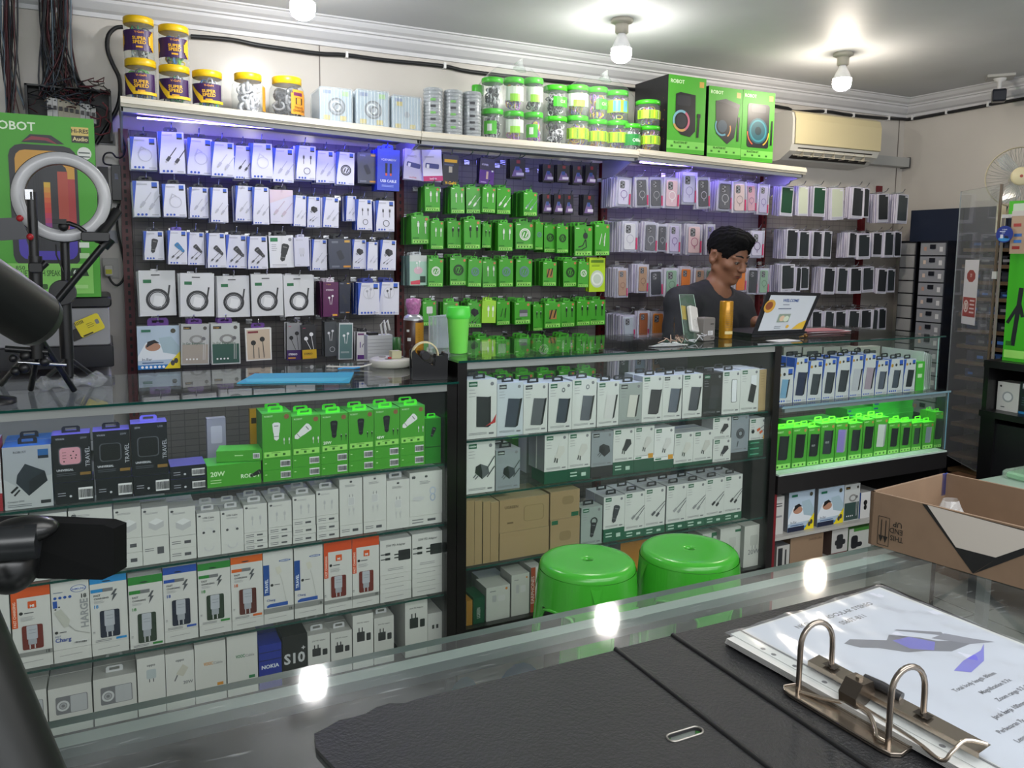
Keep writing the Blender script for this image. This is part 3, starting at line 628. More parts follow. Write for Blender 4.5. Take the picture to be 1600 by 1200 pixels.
GI = {'g_coil': ('coil', '#dfe8da', 'a white coiled cable'), 'g_bcoil': ('coil', '#1f2a20', 'a black coiled cable'), 'g_gcoil': ('coil', '#6a8a90', 'a grey coiled cable'),
      'g_up': ('up', '#dfe8da', 'two white cable plugs'), 'g_bup': ('up', '#1c241c', 'two black cable plugs'), 'g_two': ('two', '#7f9c94', 'two slanted grey plugs'), 'g_btwo': ('two', '#1c241c', 'two slanted black plugs'),
      'g_wtwo': ('two', '#dfe8da', 'two slanted white plugs'), 'g_plug': ('plug', '#d9dcd8', 'a white wall charger'), 'g_cube': ('cube', '#1c1c20', 'a black wall charger'), 'g_loop': ('loop', '#1a221c', 'a black strap-like cable'),
      'g_wave': ('wave', '#1c241c', 'a black curled cable'), 'g_wood': ('wood', '#1c1c1c', 'black cables on wood'), 'g_reel': ('reel', '#222', 'a black retractable cable reel'), 'g_box': ('box', '#222', 'a grey adapter block'), 'g_wwave': ('wave', '#e4e9e0', 'a white curled cable')}
for k, (ic, c, tx) in GI.items():
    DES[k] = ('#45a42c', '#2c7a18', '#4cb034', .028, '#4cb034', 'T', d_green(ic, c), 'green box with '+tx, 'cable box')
def tab_mesh(w, d, h, kind, c, y):
    b = MB(); m = M(c, .4)
    if kind == 'T':   # folded hang tab with a slot
        tw = w*.5; th = max(.012, w*.2); z = h
        b.box(-tw/2, tw/2, y, y+.0012, z, z+th*.35, m); b.box(-tw/2, -tw*.28, y, y+.0012, z+th*.35, z+th*.7, m); b.box(tw*.28, tw/2, y, y+.0012, z+th*.35, z+th*.7, m)
        b.box(-tw*.06, tw*.06, y, y+.0012, z+th*.35, z+th*.5, m); b.prism([(-tw/2, z+th*.7), (tw/2, z+th*.7), (tw*.4, z+th), (-tw*.4, z+th)], y, y+.0012, m)
    else:
        b.box(-w*.16, w*.16, y-.0006, y+.0012, h-.012, h-.002, m)
    return b
PK = {}
def pack_mesh(key, w, h):
    fr, sd, tp, d, tc, tk, fn, desc, cat = DES[key]
    b = MB(); b.box(-w/2, w/2, 0, d, 0, h, M(sd, .35), front=M(fr, .3), top=M(tp, .35))
    A = Art(b, -w/2, 0, w, h); fn(A, h/w)
    return b.mesh(desc.split()[0]+'_pack'), tab_mesh(w, d, h, tk, tc, d*.5).mesh('hang_tab')
def plain_mesh(key, w, h):
    fr, sd, tp, d, tc, tk, fn, desc, cat = DES[key]
    b = MB(); b.box(-w/2, w/2, 0, d, 0, h, M(sd, .35), front=M(fr, .3), top=M(tp, .35)); t = tab_mesh(w, d, h, tk, tc, d*.5); b.add(t.v, t.f, t.m[0])
    return b.mesh('spare_pack')
ORD = ['first', 'second', 'third', 'fourth', 'fifth', 'sixth', 'seventh', 'eighth', 'ninth', 'tenth', 'eleventh', 'twelfth', 'thirteenth', 'fourteenth', 'fifteenth', 'sixteenth', 'seventeenth', 'eighteenth']
def hook_mesh(L=.22, up=.022):
    b = MB(); b.tube([(0, L, 0), (0, .03, 0), (0, .006, .006), (0, -.006, up)], .0022, CHR, n=5); b.box(-.012, .012, L-.004, L, -.012, .006, CHR); return b.mesh('hook')
HOOK = hook_mesh()
NAMEOF = {'cable box': 'cable_box', 'charger box': 'charger_box', 'earphone box': 'earphone_box', 'cable pouch': 'cable_pouch', 'flash drive pack': 'flash_drive_pack', 'memory card pack': 'memory_card_pack', 'earphone pack': 'earphone_pack'}
def hang_row(rack, row, items, Y=3.03, nb=2, hooks=True):
    for i, it in enumerate(items):
        x0, yt, x1, yb, key = it[:5]; n = it[5] if len(it) > 5 else nb
        dY = (-.012 if i % 2 else .006)
        p0 = atY(x0, yb, Y+dY); p1 = atY(x1, yb, Y+dY); w = p1.x-p0.x; h = atY(x0, yt, Y+dY).z-p0.z; xc = (p0.x+p1.x)/2
        if key == 'none':
            zt = p0.z+h
        else:
            fr, sd, tp, d, tc, tk, fn, desc, cat = DES[key]
            me, tm = pack_mesh(key, w, h)
            o = link(NAMEOF[cat], me, None, (xc, Y+dY, p0.z)); c = link('hang_tab', tm, o)
            o.rotation_euler = (0, math.radians(random.uniform(-1.6, 1.6)) if cat != 'flash drive pack' else math.radians(4-8*(i % 2)), math.radians(random.uniform(-3, 3)))
            tag(o, '%s, %s in %s row, %s' % (desc, ORD[i], row, rack), cat, 'packs in the %s row of the %s' % (row, rack))
            bm = plain_mesh(key, w, h) if n else None
            for k in range(n):
                q = link(NAMEOF[cat], bm, None, (xc+random.uniform(-.004, .003), Y+dY+(d+.004)*(k+1), p0.z+random.uniform(-.003, .003)))
                q.rotation_euler = (0, math.radians(random.uniform(-1.5, 1.5)), math.radians(random.uniform(-3, 3)))
                tag(q, 'spare pack behind the %s pack of the %s row, %s' % (ORD[i], row, rack), cat, 'spares behind pack %s, %s row, %s' % (ORD[i], row, rack))
            zt = p0.z+h+(max(.012, w*.2)*.6 if tk == 'T' else -.004)
        if hooks:
            o = link('peg_hook', HOOK, None, (xc, Y-.012, zt)); tag(o, 'chrome hook at %s place in %s row, %s' % (ORD[i], row, rack), 'hook', 'hooks in the %s row of the %s' % (row, rack))
RL, RM, RC, RF = 'left rack', 'green rack', 'phone case rack', 'rightmost rack'
hang_row(RL, 'top', [(205,213,246,264,'b_wcoil'),(250,205,290,270,'b_btwo'),(293,215,331,272,'b_wcoil'),(331,221,366,275,'b_wtwo'),(366,227,393,279,'b_btwo',3),(393,223,427,278,'b_wcoil'),(427,231,459,284,'b_wtwo'),(463,227,493,280,'b_cc'),(494,235,523,285,'b_wtwo',3),(526,237,553,288,'b_bcoil'),(559,238,589,286,'dark'),(589,232,624,297,'usbpouch',1)])
hang_row(RL, 'second', [(210,282,251,338,'b_wtwo'),(256,287,292,338,'b_wcoil'),(297,292,326,340,'b_wtwo',3),(330,293,357,347,'b_wtwo',3),(368,290,395,345,'b_wtwo'),(396,292,421,350,'b_wtwo'),(423,296,459,349,'pinkw'),(459,305,478,353,'b_wtwo'),(480,307,501,355,'b_adp'),(505,308,529,355,'b_wtwo'),(541,306,557,345,'b_wtwo'),(558,311,582,359,'b_cc'),(588,313,616,361,'b_cc')])
hang_row(RL, 'third', [(226,361,257,406,'b_carw'),(263,360,293,413,'b_carb'),(294,363,320,414,'b_car'),(325,364,354,418,'b_car'),(354,367,386,419,'b_car'),(388,369,419,420,'b_car'),(422,368,460,418,'uclip'),(461,371,484,416,'plainw'),(488,374,511,422,'b_wtwo'),(515,373,550,420,'dark'),(551,374,572,420,'b_adp'),(574,378,590,422,'b_wtwo'),(594,375,618,422,'b_adp')])
hang_row(RL, 'fourth', [(219,423,276,494,'pouch',3),(282,427,335,495,'pouch',3),(341,431,391,496,'pouch',3),(394,429,443,494,'pouch',3),(445,430,491,494,'pouch',3),(505,441,529,495,'purple',4),(530,441,547,490,'navy',2),(560,442,593,492,'b_earw',2),(592,441,623,492,'b_ear',2)])
hang_row(RL, 'bottom', [(216,510,282,578,'sleep',1),(283,507,327,571,'earbeige',1),(331,506,376,570,'earteal',1),(385,513,425,564,'earsand',1),(448,505,471,563,'stpurple',1),(473,508,495,561,'styellow',1),(508,503,527,557,'stgrey',1),(529,505,551,562,'stteal',1),(557,519,579,564,'earpur',1)])
hang_row(RM, 'top', [(630,232,660,280,'flash1',1),(662,233,692,282,'flash2',1),(691,241,716,289,'vgen',0),(733,240,745,280,'none'),(748,247,771,287,'hyper',1),(776,244,788,280,'none'),(797,248,821,278,'sd',3),(815,244,827,280,'none')])
hang_row(RM, 'upper corner', [(848,256,866,284,'sd',3),(871,257,890,284,'sd',3),(895,258,912,288,'sd',3),(914,258,932,288,'sd',3)])
hang_row(RM, 'short dark', [(848,303,863,333,'sd',3),(865,303,880,334,'sd',3),(882,304,896,335,'sd',3),(911,304,928,336,'sd',3)])
hang_row(RM, 'second', [(664,291,688,330,'g_up'),(705,292,726,333,'g_up'),(729,292,751,333,'g_wtwo'),(753,292,774,332,'g_up'),(776,293,798,334,'g_wtwo'),(818,300,839,337,'g_two',3)])
hang_row(RM, 'third', [(643,337,671,381,'g_up',3),(673,345,693,389,'g_up'),(699,345,721,388,'g_bup'),(725,343,751,389,'g_bup'),(753,350,767,387,'g_bup'),(778,348,801,392,'g_up',3),(806,347,834,389,'g_coil'),(836,347,848,390,'g_gcoil'),(850,352,869,394,'g_bcoil'),(870,353,888,395,'g_bcoil'),(898,353,925,400,'g_reel',3),(930,350,952,399,'g_wwave')])
hang_row(RM, 'fourth', [(640,399,667,446,'multi'),(669,404,692,448,'g_coil'),(703,402,729,446,'g_bcoil',3),(731,405,752,448,'g_gcoil'),(754,407,776,449,'g_up'),(780,405,802,448,'g_gcoil'),(806,405,831,448,'g_gcoil'),(848,409,869,447,'g_wood',3),(880,407,902,448,'g_bcoil',3),(903,409,919,449,'g_coil'),(920,403,945,456,'lime',1)])
hang_row(RM, 'fifth', [(661,471,682,509,'g_plug',1),(693,472,717,509,'g_plug',1),(730,473,752,512,'g_cube'),(753,470,774,505,'limep',1),(776,471,797,508,'g_wave'),(804,472,829,507,'g_box',3),(833,476,848,517,'g_bup',1),(851,473,876,513,'g_wood'),(877,472,898,511,'g_bup'),(901,470,922,509,'g_bup'),(922,469,945,508,'g_bup')])
hang_row(RM, 'sixth', [(742,528,768,566,'g_plug'),(770,533,797,568,'g_plug'),(806,530,835,566,'g_cube'),(837,530,861,566,'g_coil'),(867,529,899,566,'g_up'),(901,529,927,566,'g_up')])
# ------------------------------------------------------------------ phone cases in clear sleeves
SLV = clear('#e2dff0', .05, .10, 1.25, 'sleeve'); CARD = M('#c9c4dc', .35)
def case_meshes(w, h, col, ring):
    b = MB(); b.box(-w/2, w/2, 0, .004, 0, h, SLV); b.box(-w/2, w/2, .009, .0135, 0, h, CARD); b.box(-w/2, -w/2+.002, 0, .0135, 0, h, M('#e6e4f0', .3)); b.box(w/2-.002, w/2, 0, .0135, 0, h, M('#dcdae6', .3))
    A = Art(b, -w/2, 0, w, h, 0); A.rect(.86, .12, .97, .75, '#c23a6a'); b.box(-w*.2, w*.2, .004, .0055, h, h+.014, SLV)
    c = MB(); cw, ch = w*.36, h*.43; m = M(col, .35)
    c.rbox(-cw, cw, -.003, .004, h*.06, h*.92, w*.09, m); A = Art(c, -cw, h*.06, 2*cw, h*.86, -.003)
    a = A.a; A.rr(.1, a-.72, .55, a-.12, .12, '#3a3a40' if ring != '#lens' else '#3a3a40'); A.rr(.14, a-.67, .5, a-.17, .1, '#8a8a92')
    for u, v in ((.24, a-.3), (.24, a-.54), (.41, a-.42)): A.ell(u, v, .075, .075, '#16161a', 10)
    if ring: A.ring(.5, a*.42, .3, .05, ring); A.line([(.5, a*.42-.32), (.5, a*.42-.5)], .06, ring)
    return b.mesh('sleeve'), c.mesh('phone_case')
def film_meshes(w, h, col, foot):
    b = MB(); b.box(-w/2, w/2, 0, .010, 0, h, M('#d4d2e0', .35)); A = Art(b, -w/2, 0, w, h); a = A.a
    A.rr(.07, .17, .93, a-.06, .06, col); A.rect(.07, .03, .93, .15, '#b9bac8'); A.text(foot, .3, .06, .07, '#30303a', maxw=.4) if foot else None; A.rect(.68, a-.18, .93, a-.1, '#dcdce4')
    b.box(-w*.15, w*.15, .003, .0045, h, h+.012, SLV)
    return b.mesh('film_pack')
def slab(w, h, d):
    b = MB(); b.box(-w/2, w/2, 0, d, 0, h, CARD); b.box(-w/2-.0006, -w/2, 0, d*.35, 0, h, M('#ece9f6', .3)); b.box(-w/2-.0006, -w/2, d*.75, d*.8, 0, h, M('#5a566c', .4)); b.box(-w*.2, w*.2, d*.3, d*.4, h, h+.014, SLV); return b.mesh('sleeve')
def case_row(rack, row, items, Y=3.0):
    for i, (x0, yt, x1, yb, col, ring, cn, n) in enumerate(items):
        dY = -.008 if i % 2 else .004
        p0 = atY(x0, yb, Y+dY); p1 = atY(x1, yb, Y+dY); w = p1.x-p0.x; h = atY(x0, yt, Y+dY).z-p0.z; xc = (p0.x+p1.x)/2
        ry = math.radians(random.uniform(-3.5, 2))
        if ring == 'film':
            o = link('phone_film_pack', film_meshes(w, h, col, cn), None, (xc, Y+dY, p0.z)); d = .011
            lab = 'box of %s screen protector, %s in %s row, %s' % ({'#24282c': 'black', '#1f4a34': 'dark green', '#c9d0bc': 'pale', '#2e3438': 'grey', '#40474c': 'slate'}.get(col, 'dark'), ORD[i], row, rack); cat = 'screen protector'; grp = 'screen protectors in the %s row' % row
        else:
            a_, c_ = case_meshes(w, h, col, ring); o = link('phone_case_pack', a_, None, (xc, Y+dY, p0.z)); link('phone_case', c_, o, (0, .004, 0)); d = .015
            lab = '%s phone case in clear sleeve, %s in %s row, %s' % (cn, ORD[i], row, rack); cat = 'phone case'; grp = 'phone cases in the %s row' % row
        o.rotation_euler = (0, ry, math.radians(random.uniform(-3, 3))); tag(o, lab, cat, grp)
        sm = slab(w, h, d)
        for k in range(n):
            q = link(o.name.split('.')[0], sm, None, (xc+random.uniform(-.004, .002), Y+dY+d*1.25*(k+1), p0.z+random.uniform(-.004, .004))); q.rotation_euler = (0, ry*.5+math.radians(random.uniform(-1, 1)), math.radians(random.uniform(-3, 3)))
            tag(q, 'sleeve edge stacked behind the %s one of the %s row, %s' % (ORD[i], row, rack), cat, 'stack behind number %s, %s row, %s' % (ORD[i], row, rack))
        o = link('peg_hook', HOOK, None, (xc, Y-.012, p0.z+h+.006)); tag(o, 'chrome hook at %s place in %s row, %s' % (ORD[i], row, rack), 'hook', 'hooks in the %s row of the %s' % (row, rack))
SM, WH, PK_, PU, OR, BR, SG, NV = ('#55555e', '#d9d6e6', '#d8b0c0', '#a99ac8', '#e07818', '#b08a72', '#8fb09a', '#2c3038')
case_row(RC, 'top', [(963,276,985,322,'#cfc9e4','#7a5aa0','lilac ringed',6),(994,276,1014,323,SM,'#b9b9c0','smoky grey ringed',2),(1016,276,1036,324,SM,'#a9a9b0','smoky grey silver-ringed',1),(1038,277,1061,325,'#e0bccc','#f4f0f4','pink white-ringed',1),(1065,268,1088,319,'#c4c0e6','#8f86c0','pale violet',2),(1090,276,1110,325,'#45454f','#c0b8d0','dark smoky',1),(1121,282,1143,329,SM,'#b9b9c0','smoke grey light-ringed',5),(1145,283,1166,332,'#d8c0c4','#9a8a90','dusty pink',1),(1167,286,1182,332,'#d0a0b4','#7a5a8a','rose ringed',1),(1184,287,1200,335,'#b8b0d4','#6a5aa0','violet ringed',1)])
case_row(RC, 'second', [(972,345,996,393,'#dedbe6','#b9b4c8','white',7),(1006,347,1026,394,'#62626c','#b0b0b8','smoky clear',6),(1027,350,1042,393,'#55555e','#b0b0b8','smoky dark',1),(1044,349,1063,396,'#c4b8dc','#6a4a90','lilac purple-ringed',1),(1073,350,1096,398,'#e6c4cc','#b04a7a','pink purple-ringed',6),(1104,350,1116,398,'#8a80b8','#4a4a8a','blue violet',2),(1172,360,1193,402,'#cfc8e2','#5a3a7a','pale lilac dark-ringed',2)])
case_row(RC, 'third', [(965,419,981,465,'#b5907a','#8a5a4a','tan ringed',5),(996,413,1013,458,'#b08a6e','#6a4a3a','brown ringed',3),(1016,421,1036,463,NV,None,'black ringless',1),(1039,419,1060,464,SG,'#5a7a66','sage green ringed',1),(1062,417,1080,462,OR,None,'bright orange',1),(1085,419,1101,462,'#c49a88',None,'dusty rose',2),(1102,419,1116,462,SG,None,'grey green',1),(1148,420,1166,456,OR,None,'orange at the chin',1),(1168,419,1184,460,NV,None,'black camera-side',1),(1185,419,1201,460,SG,'#5a7a66','sage beside the man',1)])
case_row(RC, 'bottom', [(974,493,993,533,'#b9bfcc',None,'silver blue back',7),(997,486,1014,530,'#a85a24',None,'rust brown',1),(1017,487,1038,531,'#ea8a1c','#lens2' if 0 else None,'orange wide-camera',1),(1041,490,1055,530,NV,None,'dark',1)])
FB, FG_, FP, F2, F3 = '#24282c', '#1f4a34', '#c9d0bc', '#2e3438', '#40474c'
case_row(RF, 'top', [(1218,291,1238,337,FG_,'film','',3),(1247,291,1262,337,FP,'film','',2),(1269,291,1289,338,FG_,'film','',2),(1298,293,1318,343,FP,'film','',3),(1330,292,1347,341,FB,'film','',3),(1349,294,1357,340,FB,'film','',0),(1371,302,1388,347,FB,'film','',4),(1400,303,1417,349,F3,'film','',4)])
case_row(RF, 'second', [(1228,358,1245,404,FB,'film','',6),(1247,361,1264,404,F2,'film','oppo',2),(1268,361,1283,404,FB,'film','',2),(1285,361,1298,404,F2,'film','',1),(1325,363,1337,402,FB,'film','',5),(1340,365,1359,405,F2,'film','',1),(1363,363,1377,401,FB,'film','',1),(1381,362,1395,402,F2,'film','',1),(1397,362,1407,402,FB,'film','',1)])
case_row(RF, 'third', [(1220,413,1241,456,F2,'film','oppo',5),(1243,418,1250,456,FB,'film','',1),(1251,417,1263,453,F2,'film','',1),(1285,418,1303,460,FB,'film','oppo',5),(1307,418,1323,459,F2,'film','',1),(1328,418,1345,459,FB,'film','',1),(1347,417,1365,457,F2,'film','',1),(1370,420,1384,459,FB,'film','',1),(1386,421,1397,457,F2,'film','',1)])
case_row(RF, 'bottom', [(1268,486,1284,516,FB,'film','',2),(1288,486,1302,516,F2,'film','',1),(1305,486,1321,516,FB,'film','',1),(1325,485,1341,516,F2,'film','',1),(1345,484,1361,516,FB,'film','',1),(1363,484,1370,516,F2,'film','',0),(1372,482,1384,516,FB,'film','',1)])


# lower rows seen through the middle showcase
hang_row(RM, 'seventh', [(744,588,770,640,'g_cube',1),(776,586,800,640,'g_coil',1),(806,584,834,636,'g_up',1),(840,582,866,634,'g_wood',1),(872,580,898,630,'g_coil',1),(904,578,930,628,'g_plug',1)], hooks=False)
case_row(RC, 'lower', [(965,556,984,602,'#2c3038',None,'dark blue low',4),(990,554,1010,600,'#8f9cb8',None,'pale blue low',3),(1018,552,1040,600,'#b08a72',None,'bronze low',4),(1048,550,1068,596,'#2c3038',None,'black low',4),(1080,550,1100,594,'#3a3c48',None,'charcoal low',3),(1112,548,1132,592,'#55555e',None,'grey low',3)])
# ================================================================== BOXES IN THE SHOWCASES
def ppm(x, y, Y): return 1/(atY(x, y-1, Y).z-atY(x, y, Y).z)
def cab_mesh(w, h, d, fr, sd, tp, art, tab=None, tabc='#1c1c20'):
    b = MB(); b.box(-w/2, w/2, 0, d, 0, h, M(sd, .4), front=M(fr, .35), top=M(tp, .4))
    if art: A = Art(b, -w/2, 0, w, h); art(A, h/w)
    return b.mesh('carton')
SCP = {}
def cab(name, label, cat, z, x0, x1, ytop, yb, fr, sd, tp, art, d=.06, Y=2.16, base=0, tab=None, group=None, rz=0, deep=0, hz=None):
    p0 = atY(x0, yb, Y); p1 = atY(x1, yb, Y); w = p1.x-p0.x-.0012; zb = z+base
    h = hz if hz else atY(x0, ytop, Y).z-zb
    above = [q for q in (LZ if x1 < 700 else CZs if x1 < 1200 else RZ) if q > z+.02]; lim = (min(above) if above else CN_L if x1 < 700 else CN_C)-zb-.009
    if x1 > 1200: lim -= .018
    if tab: lim -= .006
    h = min(h, lim)
    o = link(name, cab_mesh(w, h, d, fr, sd, tp, art), None, ((p0.x+p1.x)/2, Y, zb+.0005)); o.rotation_euler = (0, 0, math.radians(rz))
    tag(o, label, cat, group)
    if tab:
        t = MB(); m = M(tab, .35); tw = min(w*.55, .04); th = min(tw*.45, .016, lim-h+.005)
        t.box(-tw/2, tw/2, d*.4, d*.4+.001, h, h+th*.3, m); t.box(-tw/2, -tw*.3, d*.4, d*.4+.001, h+th*.3, h+th*.75, m); t.box(tw*.3, tw/2, d*.4, d*.4+.001, h+th*.3, h+th*.75, m)
        t.prism([(-tw/2, h+th*.75), (tw/2, h+th*.75), (tw*.4, h+th), (-tw*.4, h+th)], d*.4, d*.4+.001, m); t.build('hang_tab', o)
    if deep:
        me = cab_mesh(w, h, d, fr, sd, tp, None)
        for k in range(deep):
            q = link(name, me, None, ((p0.x+p1.x)/2+random.uniform(-.002, .002), Y+(d+.003)*(k+1), zb+.0005)); tag(q, 'second box behind the '+' '.join(label.replace(',', '').split()[:12]), cat, group and group+' behind'); SCP[q.name] = 1
            if tab: link('hang_tab', o.children[0].data, q)
    return o
def stacklie(name, label, cat, z, x0, x1, yb, n, hl, fr, sd, tp, art, d=.085, Y=2.16, group=None):
    """n boxes lying one on the other; returns their height"""
    p0 = atY(x0, yb, Y); p1 = atY(x1, yb, Y); w = p1.x-p0.x-.0012
    for k in range(n):
        o = link(name, cab_mesh(w, hl-.0006, d, fr, sd, tp, art), None, ((p0.x+p1.x)/2+random.uniform(-.0006, .0006), Y+random.uniform(-.001, .001), z+k*hl+.0004))
        pos = ('', ), ('lower ', 'upper '), ('bottom ', 'middle ', 'top '); pos = pos[n-1][k]
        tag(o, pos+label, cat, group)
    return n*hl
# ---- left showcase, level A --------------------------------------------------------------------------
zA = LZ[0]; w_, g_ = '#d8d8d4', '#b9b9b6'
def a_robust(A, a):
    A.rect(0, 0, 1, a, '#a9aeb2'); A.poly([(0, 0), (1, 0), (1, a*.52), (.3, a*.35), (0, a*.5)], '#b9bdbe'); A.rect(.72, a-.25, .94, a-.1, '#1f5f9c'); A.rect(.72, a-.32, .94, a-.25, '#1c2430')
    A.text('ROBUST', .22, a-.16, .05, '#4a4f55', .02); A.poly([(.25, a*.42), (.5, a*.2), (.9, a*.42), (.85, a*.58), (.45, a*.72), (.28, a*.55)], '#232b35'); A.poly([(.5, a*.2), (.9, a*.42), (.85, a*.58), (.52, a*.45)], '#141a22')
    A.line([(.28, a*.36), (.14, a*.27)], .05, '#15181c'); A.line([(.32, a*.31), (.2, a*.22)], .04, '#15181c'); A.text('Compact 20W', .06, .17, .04, '#3a3f45'); A.rect(.74, .09, .95, .17, '#2a2c30'); A.bars(.06, .1, .5, 2, '#6a6e72', .015, .04)
def a_travel(col, top):
    def f(A, a):
        A.text(top[0], .1, a-.15, .055, '#a9abb4', .02, maxw=.4); A.text(top[1], .74, a-.15, .06, '#8f919a', .01, maxw=.2)
        A.text('TRAVEL', .97, a*.3, .12, '#c4c6cc', .0, rot=math.pi/2, maxw=a*.55)
        A.rr(.16, a*.36, .76, a*.74, .1, '#55565e'); A.rr(.19, a*.375, .73, a*.725, .09, col)
        if col == '#d89aa4':
            for k in range(3): A.rect(.26, a*(.5+.06*k), .36, a*(.51+.06*k), '#2a1c20')
            for u, v in ((.55, .64), (.48, .56), (.62, .56), (.5, .5), (.6, .5), (.3, .44)): A.ell(u, a*v, .022, .022, '#2a1c20', 8)
        A.text('UNIVERSAL', .1, a*.24, .06, '#d5d6dc', .03, maxw=.5); A.rect(.7, a*.13, .98, a*.19, '#8a6a30'); A.bars(.1, a*.18, .5, 2, '#5d5f68', .016, .05)
    return f
def a_lie_dark(A, a): A.code(.6, a*.15, .97, a*.7); A.ell(.4, a*.35, .035, .035, '#c9cad0', 8); A.bars(.08, a*.5, .2, 2, '#a9aab4', .02, .07)
K_ = '#18191e'
cab('adapter_box', 'white and red box cut off by the left edge of photo', 'box', zA, -34, 6, 690, 806, '#cfcfd0', '#9c1c28', '#c9c9c9', lambda A, a: A.rect(0, 0, 1, a*.25, '#9c1c28'))
cab('adapter_box', 'large grey box picturing a dark cube adapter, beside the travel adapter boxes', 'charger box', zA, 8, 85, 700, 800, '#a9aeb2', '#2a6aa8', '#3a7fc4', a_robust, d=.07, tab='#1a1c20', deep=1)
for x0, x1, yt, yb, zb, col, tp, lab in ((85, 148, 681, 793, 34, '#d89aa4', ('VIVAN', '20W'), 'black travel adapter box picturing a pink adapter'), (149, 209, 675, 785, 33, '#0a0a0c', ('VIVAN', '20W'), 'black travel adapter box picturing a black adapter, middle of three'), (208, 267, 663, 776, 31, '#0c0c10', ('25W', 'USB'), 'black travel adapter box with pale tag label, tallest of three')):
    k = ppm(x0, yb, 2.16); bh = stacklie('adapter_box', 'black box with barcode lying under the '+lab.split(' box ')[1][:60], 'charger box', zA, x0+1, x1, yb, 1, zb/k, K_, K_, '#5a58a0', a_lie_dark)  # violet top: LED light painted onto the black carton
    cab('adapter_box', lab, 'charger box', zA, x0, x1-2, yt, yb, K_, K_, '#7f7ac8', a_travel(col, tp), base=bh, tab='#1a1b22' if x0 < 200 else '#8a86d0')  # violet top colour stands in for LED light on a black box
stacklie('adapter_box', 'small black barcode box right of the travel boxes', 'charger box', zA, 267, 323, 772, 2, .0215*1.55, '#1c1d24', '#1c1d24', '#6a66b8', a_lie_dark)  # blue-violet tops: LED light put into the colour
def a_pd(A, a): A.text('20W', .06, a*.5, .09, '#d9f7c8', .02); A.text('ROBOT', .62, a*.3, .075, '#e4f9d8', .02); A.bars(.06, a*.3, .2, 2, '#bfeaa4', .015, .05); ic_car(A, .9, a*.45, .22, '#1c241c', tilt=-1.2)
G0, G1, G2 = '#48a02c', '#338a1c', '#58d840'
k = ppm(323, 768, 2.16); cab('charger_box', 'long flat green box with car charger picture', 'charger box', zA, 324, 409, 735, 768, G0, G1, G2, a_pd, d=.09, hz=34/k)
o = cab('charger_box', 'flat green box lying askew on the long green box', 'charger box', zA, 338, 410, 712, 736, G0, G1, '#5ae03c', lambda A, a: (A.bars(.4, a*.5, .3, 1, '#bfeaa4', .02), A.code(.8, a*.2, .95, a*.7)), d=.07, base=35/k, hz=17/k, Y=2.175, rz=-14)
def a_rob(ic, cap):
    def f(A, a):
        A.text('ROBOT', .08, a-.14, .06, '#c9f0b4', .01); A.ell(.84, a-.15, .09, .09, '#8a5a3a', 12); A.rect(.05, .05, .95, .25, LGR)
        for q in range(3): A.rect(.13+q*.28, .09, .22+q*.28, .17, '#2d6d1c')
        A.bars(.3, .2, .5, 1, '#4f8a2c', .02); c = '#e6e6e2' if ic[0] == 'w' else '#14161a'
        ic_car(A, .48 if ic != 'wside' else .38, a*.6, .62 if ic != 'wside' else .66, c, '#8a8a8c' if ic[0] == 'w' else '#3a3a40', 0.0 if ic != 'wside' else -.9)
        ic_up(A, .74, a*.38, .22, c if ic[0] == 'w' else '#101214', .5)
        if cap: A.text(cap, .08, .32, .1, '#e6f9dc', .03)
    return f
def a_liegreen(A, a): A.code(.6, a*.2, .95, a*.8); A.bars(.06, a*.6, .12, 1, '#c4f0a8', .03)
RB = [(411, 457, 647, 752, 'w', None, 'white car charger upright'), (457, 502, 651, 750, 'wside', None, 'white car charger lying toward us'), (502, 545, 648, 746, 'b', '20W', 'black car charger marked 20W'), (545, 585, 644, 740, 'b', None, 'black ridged car charger'), (585, 625, 640, 735, 'b', '48W', 'black car charger marked 48W'), (625, 664, 636, 729, 'wside', None, 'white car charger and cable marked 12V')]
for i, (x0, x1, yt, yb, ic, cp, lab) in enumerate(RB):
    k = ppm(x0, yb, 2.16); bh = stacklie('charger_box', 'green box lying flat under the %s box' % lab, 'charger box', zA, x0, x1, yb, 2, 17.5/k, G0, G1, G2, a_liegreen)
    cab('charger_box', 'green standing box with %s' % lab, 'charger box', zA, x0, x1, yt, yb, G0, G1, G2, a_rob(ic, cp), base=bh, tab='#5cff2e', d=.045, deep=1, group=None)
cab('charger_box', 'dark green pack leaning at the right end of the car charger row', 'charger box', zA, 664, 689, 655, 728, '#1f7d1a', '#1c6a14', '#4af030', lambda A, a: (ic_car(A, .5, a*.7, .6, '#10141a'), A.rect(0, a*.36, 1, a*.38, '#0c4a0c')), d=.04, tab='#4af030')
cab('charger_box', 'yellow carded pack at the back of the top showcase shelf', 'pack', zA, 392, 412, 640, 735, '#d9a81c', '#a8801c', '#d9a81c', lambda A, a: (A.rect(.1, a*.75, .5, a*.85, '#3a2c10'), A.ell(.5, a*.3, .2, .2, '#3a2c10')), Y=2.34, d=.02)
cab('charger_box', 'white wall plug pack behind the small black boxes', 'pack', zA, 325, 355, 655, 740, '#b4b4bc', '#9a9aa4', '#c9c9d0', lambda A, a: A.rr(.2, a*.5, .8, a*.85, .08, '#dcdce0'), Y=2.36, d=.03)
